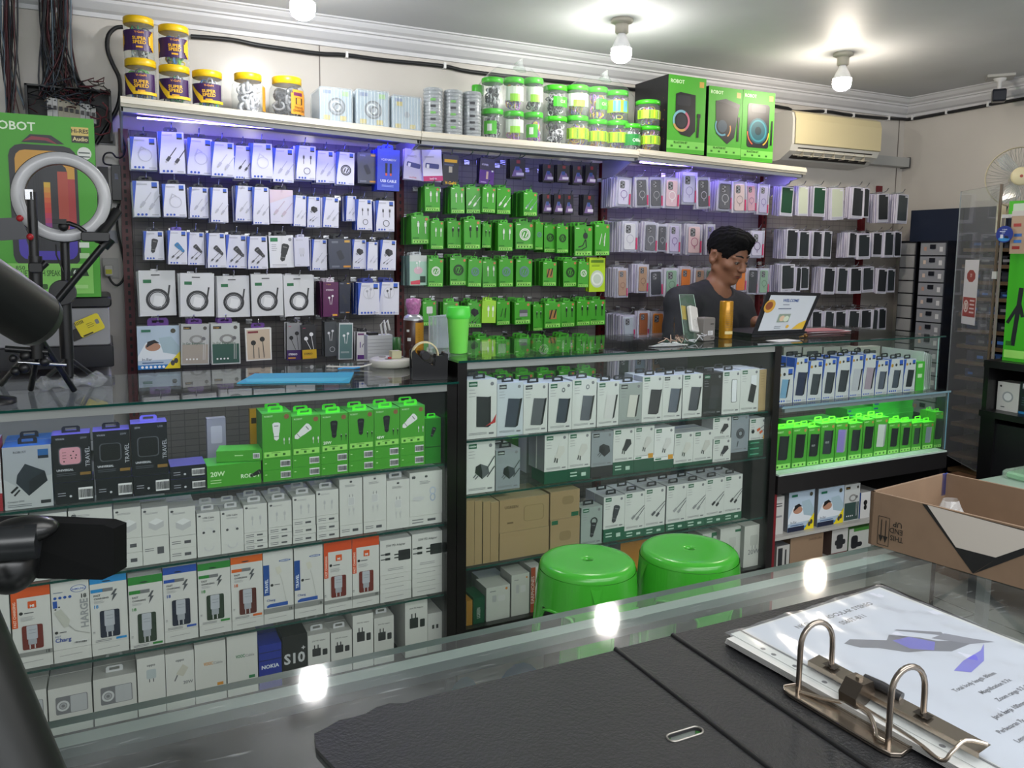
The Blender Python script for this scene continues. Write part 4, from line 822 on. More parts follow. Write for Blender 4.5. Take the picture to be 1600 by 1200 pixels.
# ---- level B: white boxes --------------------------------------------------------------------------
zB = LZ[1]; W0, W1, W2 = '#d2d2ce', '#bdbdba', '#c4c4c2'
def apple(A, u, v, s, c='#4a4a4e'):
    A.ell(u-s*.16, v, s*.28, s*.34, c, 10); A.ell(u+s*.16, v, s*.28, s*.34, c, 10); A.poly([(u, v+s*.36), (u+s*.14, v+s*.62), (u+s*.02, v+s*.56)], c)
def a_wb(kind):
    def f(A, a):
        if kind != 'plain': apple(A, .5 if kind in 'pq' else .12, a-.14, .13)
        if kind in 'pq': A.bars(.24, a-.28, .56, 3, '#8f8f92', .014, .035); A.rr(.36, a*.42, .64, a*.6, .04, '#dededc'); A.rr(.375, a*.43, .625, a*.59, .04, '#c9c9ca'); A.line([(.43, a*.6), (.43, a*.66)], .025, '#8a8a8e'); A.line([(.57, a*.6), (.57, a*.66)], .025, '#8a8a8e'); ic_up(A, .42, a*.3, .3, '#c4c4c6', .4)
        elif kind == 'two': A.bars(.2, a-.16, .4, 2, '#9a9a9e', .012, .035); ic_up(A, .36, a*.45, .42, '#b9b9bc', .5)
        elif kind == 'cube': A.bars(.12, a-.22, .5, 2, '#8a8a8e', .014, .04); A.poly([(.25, a*.3), (.5, a*.18), (.82, a*.3), (.82, a*.5), (.5, a*.6), (.25, a*.5)], '#bcbcbe'); A.poly([(.25, a*.5), (.5, a*.38), (.82, a*.5), (.55, a*.62)], '#e0e0e0')
        elif kind == 'usb': A.text('USB Cable', .5, a-.28, .08, '#55555a', .01, align='c'); A.bars(.25, a-.36, .5, 2, '#9a9a9e', .012, .04); A.ring(.5, a*.55, .2, .05, '#cfcfd0', a0=0, a1=180); A.ell(.28, a*.55, .06, .06, '#4a4a4e', 8); A.ell(.72, a*.55, .06, .06, '#4a4a4e', 8); A.ring(.5, a*.22, .2, .05, '#c9c9cb', a0=180, a1=360)
        elif kind == 'mag': apple(A, .5, a-.14, .1); A.bars(.3, a-.28, .4, 3, '#8f8f92', .014, .035); A.ell(.26, a*.4, .18, .07, '#c9c9cb'); A.ring(.7, a*.4, .1, .04, '#a9b4c9', sx=.7); A.ring(.7, a*.55, .1, .03, '#b9c4d9', sx=.8)
        elif kind == 'wide': A.bars(.08, a-.14, .4, 2, '#8a8a8e', .01, .03); A.rect(.7, a*.2, .78, a*.35, '#2a2a2e')
    return f
def a_liew(A, a): A.bars(.08, a*.55, .35, 2, '#77777b', .03, .08); A.rect(.55, a*.35, .8, a*.6, '#55555a')
WB = [(-30, 50, 812, 925, 'wide', 0, 0, 'plain white box behind the phone holder at far left'), (50, 110, 806, 912, 'wide', 0, 0, 'wide white box left of centre behind the phone holder'), (111, 180, 799, 903, 'wide', 0, 0, 'wide white box with small dark square print'),
 (181, 224, 796, 894, 'cube', 2, 23, 'white box with three small plug pictures'), (224, 266, 795, 888, 'cube', 1, 44, 'white box with pale cube adapter, left one'), (266, 308, 795, 882, 'cube', 2, 19, 'white box with striped cube adapter'),
 (309, 346, 803, 876, 'usb', 0, 0, 'white USB Cable box with hang tab, left one'), (346, 382, 799, 871, 'usb', 0, 0, 'white USB Cable box with hang tab, right one'), (382, 419, 790, 864, 'two', 3, 9, 'white cable box beside the USB Cable boxes'), (420, 457, 786, 859, 'two', 3, 10, 'white cable box on three thin white ones, second'),
 (458, 494, 777, 852, 'two', 3, 12.5, 'white cable box with dark dots on its base boxes'), (495, 530, 768, 846, 'two', 3, 12.5, 'white cable box left of the tall adapter boxes'), (531, 567, 750, 840, 'p', 1, 17, 'tall white fruit-logo box, left of the pair'), (568, 604, 745, 835, 'q', 1, 17, 'tall white fruit-logo box, right of the pair'), (604, 640, 752, 829, 'p', 0, 0, 'white box with hang tab and number 17'), (640, 691, 740, 822, 'mag', 1, 15, 'widest white fruit-logo box at the right end')]
for x0, x1, yt, yb, kd, nl, ph, lab in WB:
    k = ppm(x0, yb, 2.16); bh = stacklie('cable_box', 'thin white box under the '+' '.join(lab.split()[:10]), 'cable box', zB, x0, x1, yb, nl, ph/k, W0, W1, W2, a_liew) if nl else 0
    cab('cable_box', lab, 'cable box', zB, x0, x1, yt, yb, W0, W1, W2, a_wb(kd), base=bh, tab='#bfbfc2' if kd == 'usb' or '17' in lab or kd == 'two' else None, d=.06, deep=1)
# ---- level C: phone charger retail boxes -------------------------------------------------------------
zC = LZ[2]
def win(A, a, c, u0=.24, u1=.78, v0=.12, v1=.48):
    A.rr(u0, v0, u1, v1*a, .05, c); cu = (u0+u1)/2-.02; A.rr(cu-.13, v0+(v1*a-v0)*.42, cu+.15, v1*a-.01, .03, '#b4b7c0'); A.rr(cu-.1, v0+(v1*a-v0)*.2, cu+.12, v0+(v1*a-v0)*.42, .02, '#a0a3ac')
    A.bars(cu-.08, v0+(v1*a-v0)*.8, .2, 2, '#85888f', .012, .1)
    for q in (-.06, .07): A.line([(cu+q, v0+.02), (cu+q, v0+(v1*a-v0)*.2)], .03, '#c9c9cc')
def a_mi(tab_c='#d4541a', left=True):
    def f(A, a):
        A.rect(0, a*.84, 1, a, tab_c); A.rect(0, a*.42 if left else a*.36, .15, a*.84, tab_c); A.text('FAST CHARGING', .11, a*.44, .07, '#f9e6d8', .01, rot=math.pi/2, maxw=a*.36)
        A.rr(.42, a*.68, .64, a*.78, .02, '#d4541a'); A.text('MI', .53, a*.695, .08, '#f4f4f4', .03, align='c', maxw=.15); A.ell(.24, a*.62, .05, .05, '#222'); A.bars(.32, a*.61, .4, 1, '#55555a', .03); A.bars(.22, a*.56, .5, 4, '#9a9a9e', .012, .035)
        win(A, a, '#6b2018', v0=.2, v1=.44); A.rect(0, 0, 1, .13, '#8a8a88'); A.text('18', .94, .03, .09, '#2a2a2c', .02, align='r'); A.text('18', .06, a*.12, .07, '#55555a', rot=math.pi/2)
    return f
def a_sam(A, a):
    A.bars(.06, a*.83, .4, 1, '#5a6a8a', .02); A.ell(.72, a*.86, .2, .045, '#e4e8f0'); A.ring(.72, a*.86, .11, .012, '#1f4a9c', sx=1.8); A.text('SAMSUNG', .72, a*.845, .055, '#1f3f94', .03, align='c', maxw=.34)
    for q in range(4): A.ell(.1+q*.13, a*.76, .045, .045, '#2450a4', 8)
    A.rect(.04, a*.62, .15, a*.72, '#2450a4'); A.text('18', .93, a*.72, .12, '#33343a', .03, align='r'); A.text('HARGE', .95, a*.28, .2, '#9a9b9e', .03, rot=math.pi/2, maxw=a*.42)
    A.poly([(.06, a*.56), (.24, a*.6), (.46, a*.42), (.42, a*.33), (.3, a*.32)], '#bdbdb4'); A.line([(.42, a*.35), (.6, a*.25), (.98, a*.18)], .025, '#a9a9a4'); A.ell(.1, a*.6, .025, .025, '#333'); A.ell(.2, a*.63, .025, .025, '#333')
    A.ell(.1, a*.26, .045, .045, '#333'); A.bars(.18, a*.25, .3, 1, '#55555a', .025); A.text('Charg', .06, a*.12, .12, '#1f3f94', .02); A.text('FAST', .06, a*.19, .05, '#5a6a8a', .01); A.code(.55, a*.06, .9, a*.1)
def a_viv(A, a):
    A.text('VIVO', .1, a*.8, .1, '#3a6ab4', .02, maxw=.6); A.text('18', .1, a*.66, .14, '#33343a', .03); A.text('HARGE', .8, a*.2, .24, '#9a9b9e', .03, rot=math.pi/2, maxw=a*.45); A.bars(.1, a*.12, .6, 2, '#55555a', .02, .05)
def a_fast(c, wc='#1c2036'):
    def f(A, a):
        A.rect(0, a*.89, 1, a, c); A.ell(.45, a*.915, .12, .02, '#20222a'); A.rect(.02, a*.76, .34, a*.81, c); A.rect(.34, a*.76, .62, a*.81, '#77777a')
        A.text('FAST', .1, a*.7, .06, '#3a3a40', .02); A.text('CHARGING', .1, a*.655, .055, '#3a3a40', .02, maxw=.4); A.bars(.1, a*.63, .36, 3, '#9a9a9e', .01, .03)
        A.poly([(.68, a*.78), (.56, a*.7), (.63, a*.7), (.58, a*.6), (.74, a*.71), (.66, a*.71), (.74, a*.78)], '#55575c')
        A.text('18', .1, a*.53, .1, c, .02); win(A, a, wc, v0=.16, v1=.48); A.rect(.66, .06, .95, .13, c); A.bars(.1, .1, .45, 2, '#6a6a70', .014, .04); A.text('18', .1, a*.16, .06, '#77777c', rot=math.pi/2)
    return f
def a_samc(A, a):
    A.rect(0, a*.3, .2, a*.8, '#1f4a94') ; A.text('TRAVEL', .15, a*.34, .1, '#e6ecf8', .02, rot=math.pi/2, maxw=a*.4); A.ell(.72, a*.84, .2, .04, '#1f4a94'); A.text('SAMSUNG', .72, a*.83, .045, '#f0f4fa', .02, align='c', maxw=.3)
    A.poly([(.4, a*.74), (.55, a*.76), (.62, a*.66), (.48, a*.62)], '#d0cdc0'); A.line([(.55, a*.62), (.62, a*.5), (.7, a*.3), (.75, a*.16)], .02, '#bdbdb8'); A.ell(.28, a*.46, .05, .05, '#333'); A.bars(.36, a*.455, .3, 1, '#55555a', .025)
    A.text('Charg', .1, a*.2, .08, '#1f3f94', .01); A.poly([(.1, a*.1), (.8, a*.1), (.8, a*.16), (.2, a*.155), (.1, a*.13)], '#2450a4'); A.rect(0, 0, 1, a*.085, '#8a8a88'); A.text('18', .94, .03, .09, '#2a2a2c', .02, align='r')
def a_25(A, a):
    A.text('25W PD Adapter', .5, a*.8, .07, '#3a3a3e', .01, align='c', maxw=.62); A.rr(.58, a*.36, .97, a*.66, .03, '#232326'); A.line([(.45, a*.55), (.6, a*.55)], .04, '#232326'); A.line([(.45, a*.46), (.6, a*.46)], .04, '#232326')
    for v in (.56, .42): A.rect(.16, a*v, .32, a*(v+.07), '#232326'); A.line([(.02, a*(v+.035)), (.16, a*(v+.035))], .03, '#232326')
    A.bars(.24, a*.16, .5, 2, '#8a8a8e', .014, .05)
LC = [(-40, 22, 930, 1070, a_viv, 1, 18, 'white charger box lettered HARGE cut by the left edge', '#cfcfce'), (23, 85, 915, 1058, a_mi(), 1, 20, 'orange topped charger box, leftmost', '#c9501c'), (85, 145, 908, 1045, a_sam, 1, 20, 'white charger box with blue oval and large grey lettering', '#cfcfce'),
 (145, 203, 902, 1036, a_fast('#2488c9'), 1, 19, 'light blue topped FAST CHARGING box', '#cfcfce'), (204, 258, 903, 1022, a_fast('#2f8436', '#2c3a2c'), 0, 19, 'first green topped FAST CHARGING box', '#cfcfce'), (258, 311, 888, 1014, a_fast('#284fa8'), 1, 17, 'dark blue topped FAST CHARGING box', '#cfcfce'),
 (312, 363, 882, 1003, a_fast('#2f8436', '#243424'), 1, 16, 'second green topped FAST CHARGING box', '#cfcfce'), (363, 413, 872, 995, a_fast('#d4601c', '#55201a'), 1, 15, 'orange topped FAST CHARGING box', '#cfcfce'), (413, 460, 865, 984, a_samc, 1, 16, 'blue sided charger cable box, left of the pair', '#cfcfce'),
 (461, 506, 858, 974, a_samc, 1, 16, 'blue sided charger cable box, right of the pair', '#cfcfce'), (507, 551, 849, 965, a_mi('#cf4a1c', True), 1, 14, 'first orange topped box at the right', '#cf4a1c'), (551, 593, 842, 955, a_mi('#cf4a1c', True), 1, 14, 'second orange topped box at the right', '#cf4a1c'),
 (594, 643, 846, 945, a_25, 3, 14, 'white adapter box with black plugs, left one', '#cfcfce'), (644, 692, 836, 934, a_25, 3, 14, 'white adapter box with black plugs, right one', '#cfcfce')]
for x0, x1, yt, yb, art, nl, ph, lab, tc in LC:
    k = ppm(x0, yb, 2.16); bh = stacklie('phone_charger_box', 'white box edge under the '+' '.join(lab.replace(',', '').split()[:11]), 'charger box', zC, x0, x1, yb, nl, ph/k, '#cfcecb', '#bdbcb9', '#c9c8c6', lambda A, a: (A.line([(.15, a*.5), (.75, a*.55)], .012, '#77777a'),)) if nl else 0
    cab('phone_charger_box', lab, 'charger box', zC, x0, x1, yt, yb, '#d2d1ce', '#bdbcb9', tc, art, base=bh, d=.07, deep=1)
# ---- level D --------------------------------------------------------------------------------------
zD = LZ[3]
def a_winbox(A, a): A.rr(.16, a*.42, .9, a*.8, .04, '#77777c'); A.rr(.5, a*.43, .88, a*.79, .03, '#b4b5b9'); A.ring(.33, a*.6, .12, .05, '#c9c9cc'); A.ring(.33, a*.6, .06, .04, '#a4a4a8')
def a_oppo(t):
    def f(A, a):
        A.text('oppo', .5, a*.84, .1, '#55555a', .02, align='c')
        if t: ic_plug(A, .5, a*.68, .55, '#b4bcc0', '#55555a')
        else: A.poly([(.35, a*.62), (.6, a*.56), (.8, a*.7), (.6, a*.78)], '#c4c0b4'); A.line([(.4, a*.6), (.3, a*.5)], .05, '#77777a'); A.text('20W', .6, a*.42, .12, '#55555a')
    return f
def a_vooc(c):
    return lambda A, a: (A.text('VOOC', .28, a*.62, .11, c, .03, maxw=.3), A.text('Cable', .6, a*.62, .09, '#77777a'), A.rect(.7, a*.25, .9, a*.3, c))
def a_15(A, a): A.text('25W PD Adapter', .5, a*.84, .06, '#3a3a3e', .01, align='c', maxw=.7); A.rr(.2, a*.5, .58, a*.68, .03, '#2a2a2e'); A.line([(.3, a*.66), (.3, a*.76)], .05, '#2a2a2e'); A.line([(.46, a*.66), (.46, a*.76)], .05, '#2a2a2e'); A.rr(.66, a*.5, .88, a*.64, .04, '#2a2a2e')
LD = [(-30, 20, 1090, 1180, None, '#c4c4c2', 'blank white box at the far left of the bottom shelf'), (21, 78, 1086, 1180, a_winbox, '#cac9c6', 'white window box with coiled cable, first'), (79, 148, 1078, 1170, a_winbox, '#cac9c6', 'white window box with coiled cable, second'), (149, 217, 1063, 1155, a_winbox, '#cac9c6', 'white window box with hang tab, third'),
 (218, 262, 1030, 1150, a_oppo(1), '#d2d1ce', 'white box lettered oppo with upright plug'), (262, 307, 1023, 1140, a_oppo(0), '#d2d1ce', 'white box lettered oppo and 20W'), (307, 356, 1008, 1130, a_vooc('#d08a2c'), '#cfceca', 'white box with orange VOOC lettering'), (357, 405, 996, 1120, a_vooc('#2c7a4a'), '#cfceca', 'white box with green VOOC lettering'),
 (406, 442, 1010, 1110, lambda A, a: (A.text('NOKIA', .5, a*.46, .17, '#dfe4f0', .03, align='c', maxw=.85), A.rect(0, a*.82, 1, a*.84, '#101c5a'), A.rect(0, a*.64, 1, a*.66, '#101c5a')), '#1c2f94', 'blue box lettered NOKIA'), (443, 482, 996, 1100, lambda A, a: A.text('S10', .05, a*.42, .42, '#c9c9cc', .03, maxw=.85) and A.text('+', .76, a*.66, .2, '#c9c9cc', .03), '#1a1a1c', 'black box lettered S10+'),
 (482, 517, 994, 1095, a_15, '#d0cfcc', 'white box with hang tab right of the black S10 box'), (518, 551, 990, 1088, a_15, '#d0cfcc', 'short white box with bent hang tab'), (552, 584, 963, 1080, a_15, '#d6d5d2', 'taller white adapter box in the middle right'), (585, 616, 967, 1072, a_15, '#cccbc8', 'white adapter box with tab behind its neighbour'), (633, 668, 940, 1060, a_15, '#d4d3d0', 'tallest white adapter box near the post'), (668, 691, 960, 1055, lambda A, a: (A.rect(.3, a*.6, .45, a*.7, '#2a2a2e'), A.rect(.58, a*.6, .73, a*.7, '#2a2a2e')), '#c9c8c6', 'narrow white cable box against the post')]
for x0, x1, yt, yb, art, fr, lab in LD:
    cab('phone_charger_box', lab, 'charger box', zD, x0, x1, yt, yb, fr, '#bdbcb9' if fr != '#1a1a1c' and fr != '#1c2f94' else fr, '#b4b3b0' if fr[1] != '1' else fr, art, d=.07, deep=1, tab='#c9c9cc' if 'tab' in lab else None)
# ================================================================== MIDDLE SHOWCASE
zz = CZs; DG = '#0c5a3a'
def a_ug(ic, lab=DG, c='#2f3238', c2='#1a1c20', foot=None):
    def f(A, a):
        A.rect(.08, a-.2, .36, a-.05, lab); A.text('UGREEN', .1, a-.155, .05, '#e6efe9', .02, maxw=.24); A.ell(.84, a-.14, .06, .06, '#7a7c80', 10)
        A.bars(.08, a-.3, .28, 3, '#8a8c90', .014, .1); A.bars(.08, a*.09, .6, 2, '#77797d', .014, .04); A.rect(.74, a*.06, .9, a*.09, '#77797d')
        if ic == 'pb': ic_pb(A, .58, a*.44, .54*a, c, c2)
        if ic == 'pbr': A.ring(.62, a*.84, .07, .03, c, sx=.8); ic_pb(A, .58, a*.42, .5*a, c, c2)
        if ic == 'pbm': ic_pb(A, .52, a*.46, .52*a, c, '#15161a', 0.0); A.poly([(.62, a*.2), (.95, a*.25), (.98, a*.4), (.85, a*.28)], '#b42a2e')
        if ic == 'cube': ic_cube(A, .6, a*.46, .52, c, c2, '#55585e'); 
        if ic == 'cubec': ic_cube(A, .55, a*.42, .5, c, c2, '#55585e'); A.line([(.7, a*.45), (.98, a*.7)], .04, '#44474c'); A.line([(.72, a*.3), (.98, a*.5)], .04, '#44474c')
        if ic == 'plug': A.poly([(.42, a*.36), (.6, a*.3), (.86, a*.52), (.82, a*.66), (.6, a*.68), (.52, a*.5)], c); A.line([(.46, a*.36), (.42, a*.24)], .04, c2); A.line([(.54, a*.34), (.52, a*.22)], .04, c2)
        if ic == 'car': ic_car(A, .55, a*.45, .7, c, '#77797d', -.25)
        if ic == 'carh': ic_car(A, .55, a*.4, .6, c, '#77797d', -.2); A.ring(.6, a*.62, .14, .05, c)
        if ic == 'cab': 
            for d in (0, .22):
                A.line([(.35+d, a*.3-d*.3), (.98, a*.62-d*.5)], .03, c2); A.line([(.35+d, a*.3-d*.3), (.5+d*.9, a*.38-d*.3)], .11, c)
        if ic == 'phone': A.rr(.5, a*.26, .8, a*.8, .05, '#33353a'); A.rr(.52, a*.27, .78, a*.79, .04, '#e4e6ea')
        if ic == 'ph2': A.rr(.55, a*.45, .85, a*.85, .04, '#e4e6ea'); A.poly([(.42, a*.26), (.72, a*.2), (.86, a*.6), (.56, a*.66)], c2)
        if ic == 'coil': A.ring(.52, a*.5, .2, .09, c); A.ring(.52, a*.5, .12, .05, c2); A.line([(.4, a*.3), (.35, a*.15)], .05, c)
        if ic == 'orange': A.line([(.45, a*.42), (.98, a*.7)], .05, '#8a8c90'); A.line([(.45, a*.42), (.62, a*.51)], .12, '#cf5a24'); A.line([(.6, a*.3), (.98, a*.52)], .05, '#8a8c90'); A.line([(.6, a*.3), (.76, a*.39)], .12, '#cf5a24'); A.ell(.2, a*.4, .09, .09, '#22262a'); A.rect(.82, .02, .98, .18, '#d89a24')
        if foot: A.rect(.0, .0, 1, .1*1.2, '#e8eae8'); A.rect(.7, .01, .95, .2, '#cf9320'); A.bars(.05, .03, .5, 1, '#1c6a44', .06)
    return f
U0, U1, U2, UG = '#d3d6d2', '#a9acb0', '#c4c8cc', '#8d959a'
T1 = [(728, 776, 595, 684, 'pbm', U0, '#26282c', 'white power bank box with a red stand picture'), (776, 817, 600, 681, 'pb', '#c4ccd2', '#3a4250', 'grey power bank box beside the red stand one'), (817, 855, 601, 679, 'pb', U0, '#5a5d62', 'white power bank box with grey slab, third on shelf'), (856, 893, 599, 676, 'pbr', U0, '#3c4450', 'power bank box with strap standing up'), (893, 931, 594, 673, 'pbr', U0, '#565b64', 'power bank box with a looped strap'), (932, 966, 598, 670, 'pb', U0, '#d0d0ce', 'white power bank box picturing a white bank'),
 (966, 1002, 600, 667, 'pb', '#9aa29e', '#cfcfc6', 'grey green power bank box with pale bank'), (1002, 1034, 589, 663, 'pb', U0, '#2f3136', 'power bank box with charcoal slab, eighth on shelf'), (1034, 1064, 588, 659, 'pb', U0, '#5a6270', 'power bank box with rounded grey slab'), (1065, 1096, 586, 656, 'pb', U0, '#4a4d56', 'power bank box left of the black box'), (1096, 1127, 585, 652, 'pb', '#17181a', '#2a2c30', 'all black power bank box'), (1127, 1155, 581, 648, 'phone', U0, '#2c2e34', 'white box with tilted white phone picture'), (1155, 1184, 578, 645, 'ph2', U0, '#2c2e34', 'white box with phone above a black bank'), (1184, 1197, 578, 642, None, '#b49a6c', '#b49a6c', 'narrow brown kraft box at the post')]
for i, (x0, x1, yt, yb, ic, fr, c, lab) in enumerate(T1):
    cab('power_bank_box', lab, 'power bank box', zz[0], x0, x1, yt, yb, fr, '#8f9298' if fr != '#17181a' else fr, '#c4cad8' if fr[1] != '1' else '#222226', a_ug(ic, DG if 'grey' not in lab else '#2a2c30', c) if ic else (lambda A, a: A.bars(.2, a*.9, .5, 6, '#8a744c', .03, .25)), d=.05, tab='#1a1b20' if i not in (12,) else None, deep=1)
T2 = [(728, 773, 693, 775, 0, 'cubec', U0, '#5a5d62', 'white charger box with grey cube and two cables'), (774, 812, 704, 772, 0, 'cubec', UG, '#3a3e46', 'grey charger box with dark cube and cables'), (850, 887, 681, 742, 19, 'plug', U0, '#cfcfc8', 'white charger box with pale plug above green base'), (887, 922, 678, 740, 19, 'plug', U0, '#cacac4', 'second white charger box with pale plug'), (923, 957, 677, 737, 17, 'cube', UG, '#2a2c30', 'grey charger box with small dark cube'),
 (957, 990, 672, 732, 20, 'plug', U0, '#26282c', 'white charger box with black plug'), (990, 1021, 668, 728, 20, 'plug', U0, '#c9c9c4', 'white charger box with pale plug and yellow corner'), (1021, 1052, 670, 729, 14, 'plug', '#dcdedc', '#d0d0ce', 'brighter white charger box beside the yellow corner'), (1052, 1082, 678, 735, 5, 'plug', U0, '#cfcfc8', 'charger box with pale plug and cable'), (1082, 1112, 675, 732, 5, 'plug', U0, '#c4c4be', 'charger box with pale plug left of the small pair')]
def lie_green(A, a): A.bars(.1, a*.6, .3, 2, '#b9d4c4', .05, .12); A.rect(.6, a*.3, .8, a*.6, '#b9d4c4')
for i, (x0, x1, yt, yb, bl_, ic, fr, c, lab) in enumerate(T2):
    k = ppm(x0, yb, 2.16); bh = stacklie('charger_box', 'dark box lying under the '+' '.join(lab.split()[:9]), 'charger box', zz[1], x0, x1, yb+bl_, 1, bl_/k, *(('#0d4f36',)*3 if i != 4 else ('#17181a',)*3), lie_green if i in (3, 5) else None) if bl_ else 0
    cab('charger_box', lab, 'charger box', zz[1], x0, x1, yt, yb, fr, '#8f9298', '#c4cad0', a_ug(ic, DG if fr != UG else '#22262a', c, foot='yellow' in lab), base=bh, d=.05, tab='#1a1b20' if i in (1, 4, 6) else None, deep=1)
k = ppm(1113, 726, 2.16)
cab('charger_box', 'lower of two small white boxes with black slab', 'charger box', zz[1], 1113, 1141, 691, 726, U0, '#9a9ca0', '#c4c8cc', a_ug('plug', DG, '#26282c'), hz=35/k)
cab('charger_box', 'upper of two small white boxes with black slab', 'charger box', zz[1], 1113, 1141, 652, 690, U0, '#9a9ca0', '#c4c8cc', a_ug('plug', DG, '#26282c'), base=35.5/k, hz=36/k)
bh = stacklie('charger_box', 'black box under the grey coil cable box', 'charger box', zz[1], 1141, 1168, 723, 1, 11/k, '#17181a', '#17181a', '#222226', None)
cab('charger_box', 'grey box picturing a coiled grey cable', 'cable box', zz[1], 1141, 1168, 650, 712, '#8b949c', '#6a7076', '#a9b0b8', a_ug('coil', '#22262a', '#4a5058'), base=bh)
bh = stacklie('charger_box', 'green box under the orange cable box', 'cable box', zz[1], 1168, 1196, 719, 3, 9/k, '#0d4f36', '#0d4f36', '#127a50', lambda A, a: A.bars(.1, a*.4, .8, 1, '#4aa07c', .05))
cab('charger_box', 'white box with orange plug cables by the post', 'cable box', zz[1], 1170, 1196, 655, 692, U0, '#9a9ca0', '#c4c8cc', a_ug('orange', DG), base=bh)
cab('charger_box', 'white box turned sideways in the gap of the second shelf', 'charger box', zz[1], 822, 840, 682, 755, '#77797d', '#c4c6c8', '#c4c6c8', lambda A, a: A.bars(.2, a*.9, .5, 5, '#a9abaf', .04, .3), Y=2.3)
cab('charger_box', 'green box glimpsed behind the gap of the second shelf', 'charger box', zz[1], 800, 826, 686, 740, G0, G1, G2, lambda A, a: A.rr(.4, a*.5, .8, a*.95, .1, '#14161a'), Y=2.4)
# level 3
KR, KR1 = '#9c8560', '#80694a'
for i, (x0, x1) in enumerate(((728, 741), (741, 753), (754, 766), (766, 779))):
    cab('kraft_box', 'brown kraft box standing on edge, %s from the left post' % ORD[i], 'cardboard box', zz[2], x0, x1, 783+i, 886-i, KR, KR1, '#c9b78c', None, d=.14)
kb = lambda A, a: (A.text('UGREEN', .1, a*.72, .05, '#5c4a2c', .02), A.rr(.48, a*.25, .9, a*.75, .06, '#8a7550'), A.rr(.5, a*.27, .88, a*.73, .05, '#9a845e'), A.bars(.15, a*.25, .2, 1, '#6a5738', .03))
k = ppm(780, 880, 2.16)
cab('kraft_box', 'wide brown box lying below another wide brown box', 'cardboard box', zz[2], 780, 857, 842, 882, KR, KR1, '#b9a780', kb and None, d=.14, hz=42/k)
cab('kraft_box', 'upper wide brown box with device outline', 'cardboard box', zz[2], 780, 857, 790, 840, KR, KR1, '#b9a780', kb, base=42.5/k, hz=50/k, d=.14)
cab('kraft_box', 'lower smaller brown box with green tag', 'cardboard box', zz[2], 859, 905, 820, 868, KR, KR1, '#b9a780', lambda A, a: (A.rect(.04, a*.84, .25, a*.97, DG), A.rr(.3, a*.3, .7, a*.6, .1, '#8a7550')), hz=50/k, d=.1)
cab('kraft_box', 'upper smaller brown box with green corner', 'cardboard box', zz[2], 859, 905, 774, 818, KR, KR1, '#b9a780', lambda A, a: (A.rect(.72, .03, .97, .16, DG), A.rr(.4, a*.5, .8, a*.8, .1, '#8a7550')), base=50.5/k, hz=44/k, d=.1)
cab('charger_box', 'grey green box picturing a black car charger with a cord', 'charger box', zz[2], 907, 940, 795, 855, '#98a49f', '#77827d', '#b4bcb8', a_ug('carh', DG, '#26282c'), tab='#1a1b20')
T3 = [(942, 975, 778, 840, 20, 'car', '#3a3d42', 'white box with black car charger behind the left stool'), (975, 1006, 772, 834, 12, 'cab', '#8a8c8e', 'white cable box with pale grey plugs'), (1006, 1038, 765, 828, 12, 'cab', '#4a4d52', 'white cable box with dark grey plugs'), (1040, 1071, 760, 824, 12, 'cab', '#a0a2a4', 'white cable box with light silver plugs'), (1071, 1101, 756, 818, 12, 'cab', '#8f9193', 'white cable box with silver plugs, fifth'), (1101, 1130, 750, 811, 12, 'cab', '#1e2024', 'white cable box with black plugs and round badge'), (1130, 1158, 745, 804, 12, 'cab', '#26282c', 'white cable box with black plugs at the end')]
for i, (x0, x1, yt, yb, bl_, ic, c, lab) in enumerate(T3):
    k = ppm(x0, yb, 2.16); bh = stacklie('cable_box', 'dark green box lying under the '+' '.join(lab.split()[:9]), 'cable box', zz[2], x0, x1, yb+bl_, 1, bl_/k, '#1c5c42', '#0d4f36', '#127a50', lie_green)
    cab('cable_box', lab, 'cable box', zz[2], x0, x1, yt, yb, U0, '#9a9ca0', '#c4c8cc', a_ug(ic, DG, c, '#55585e'), base=bh, d=.055, tab='#1a1b20', deep=1)
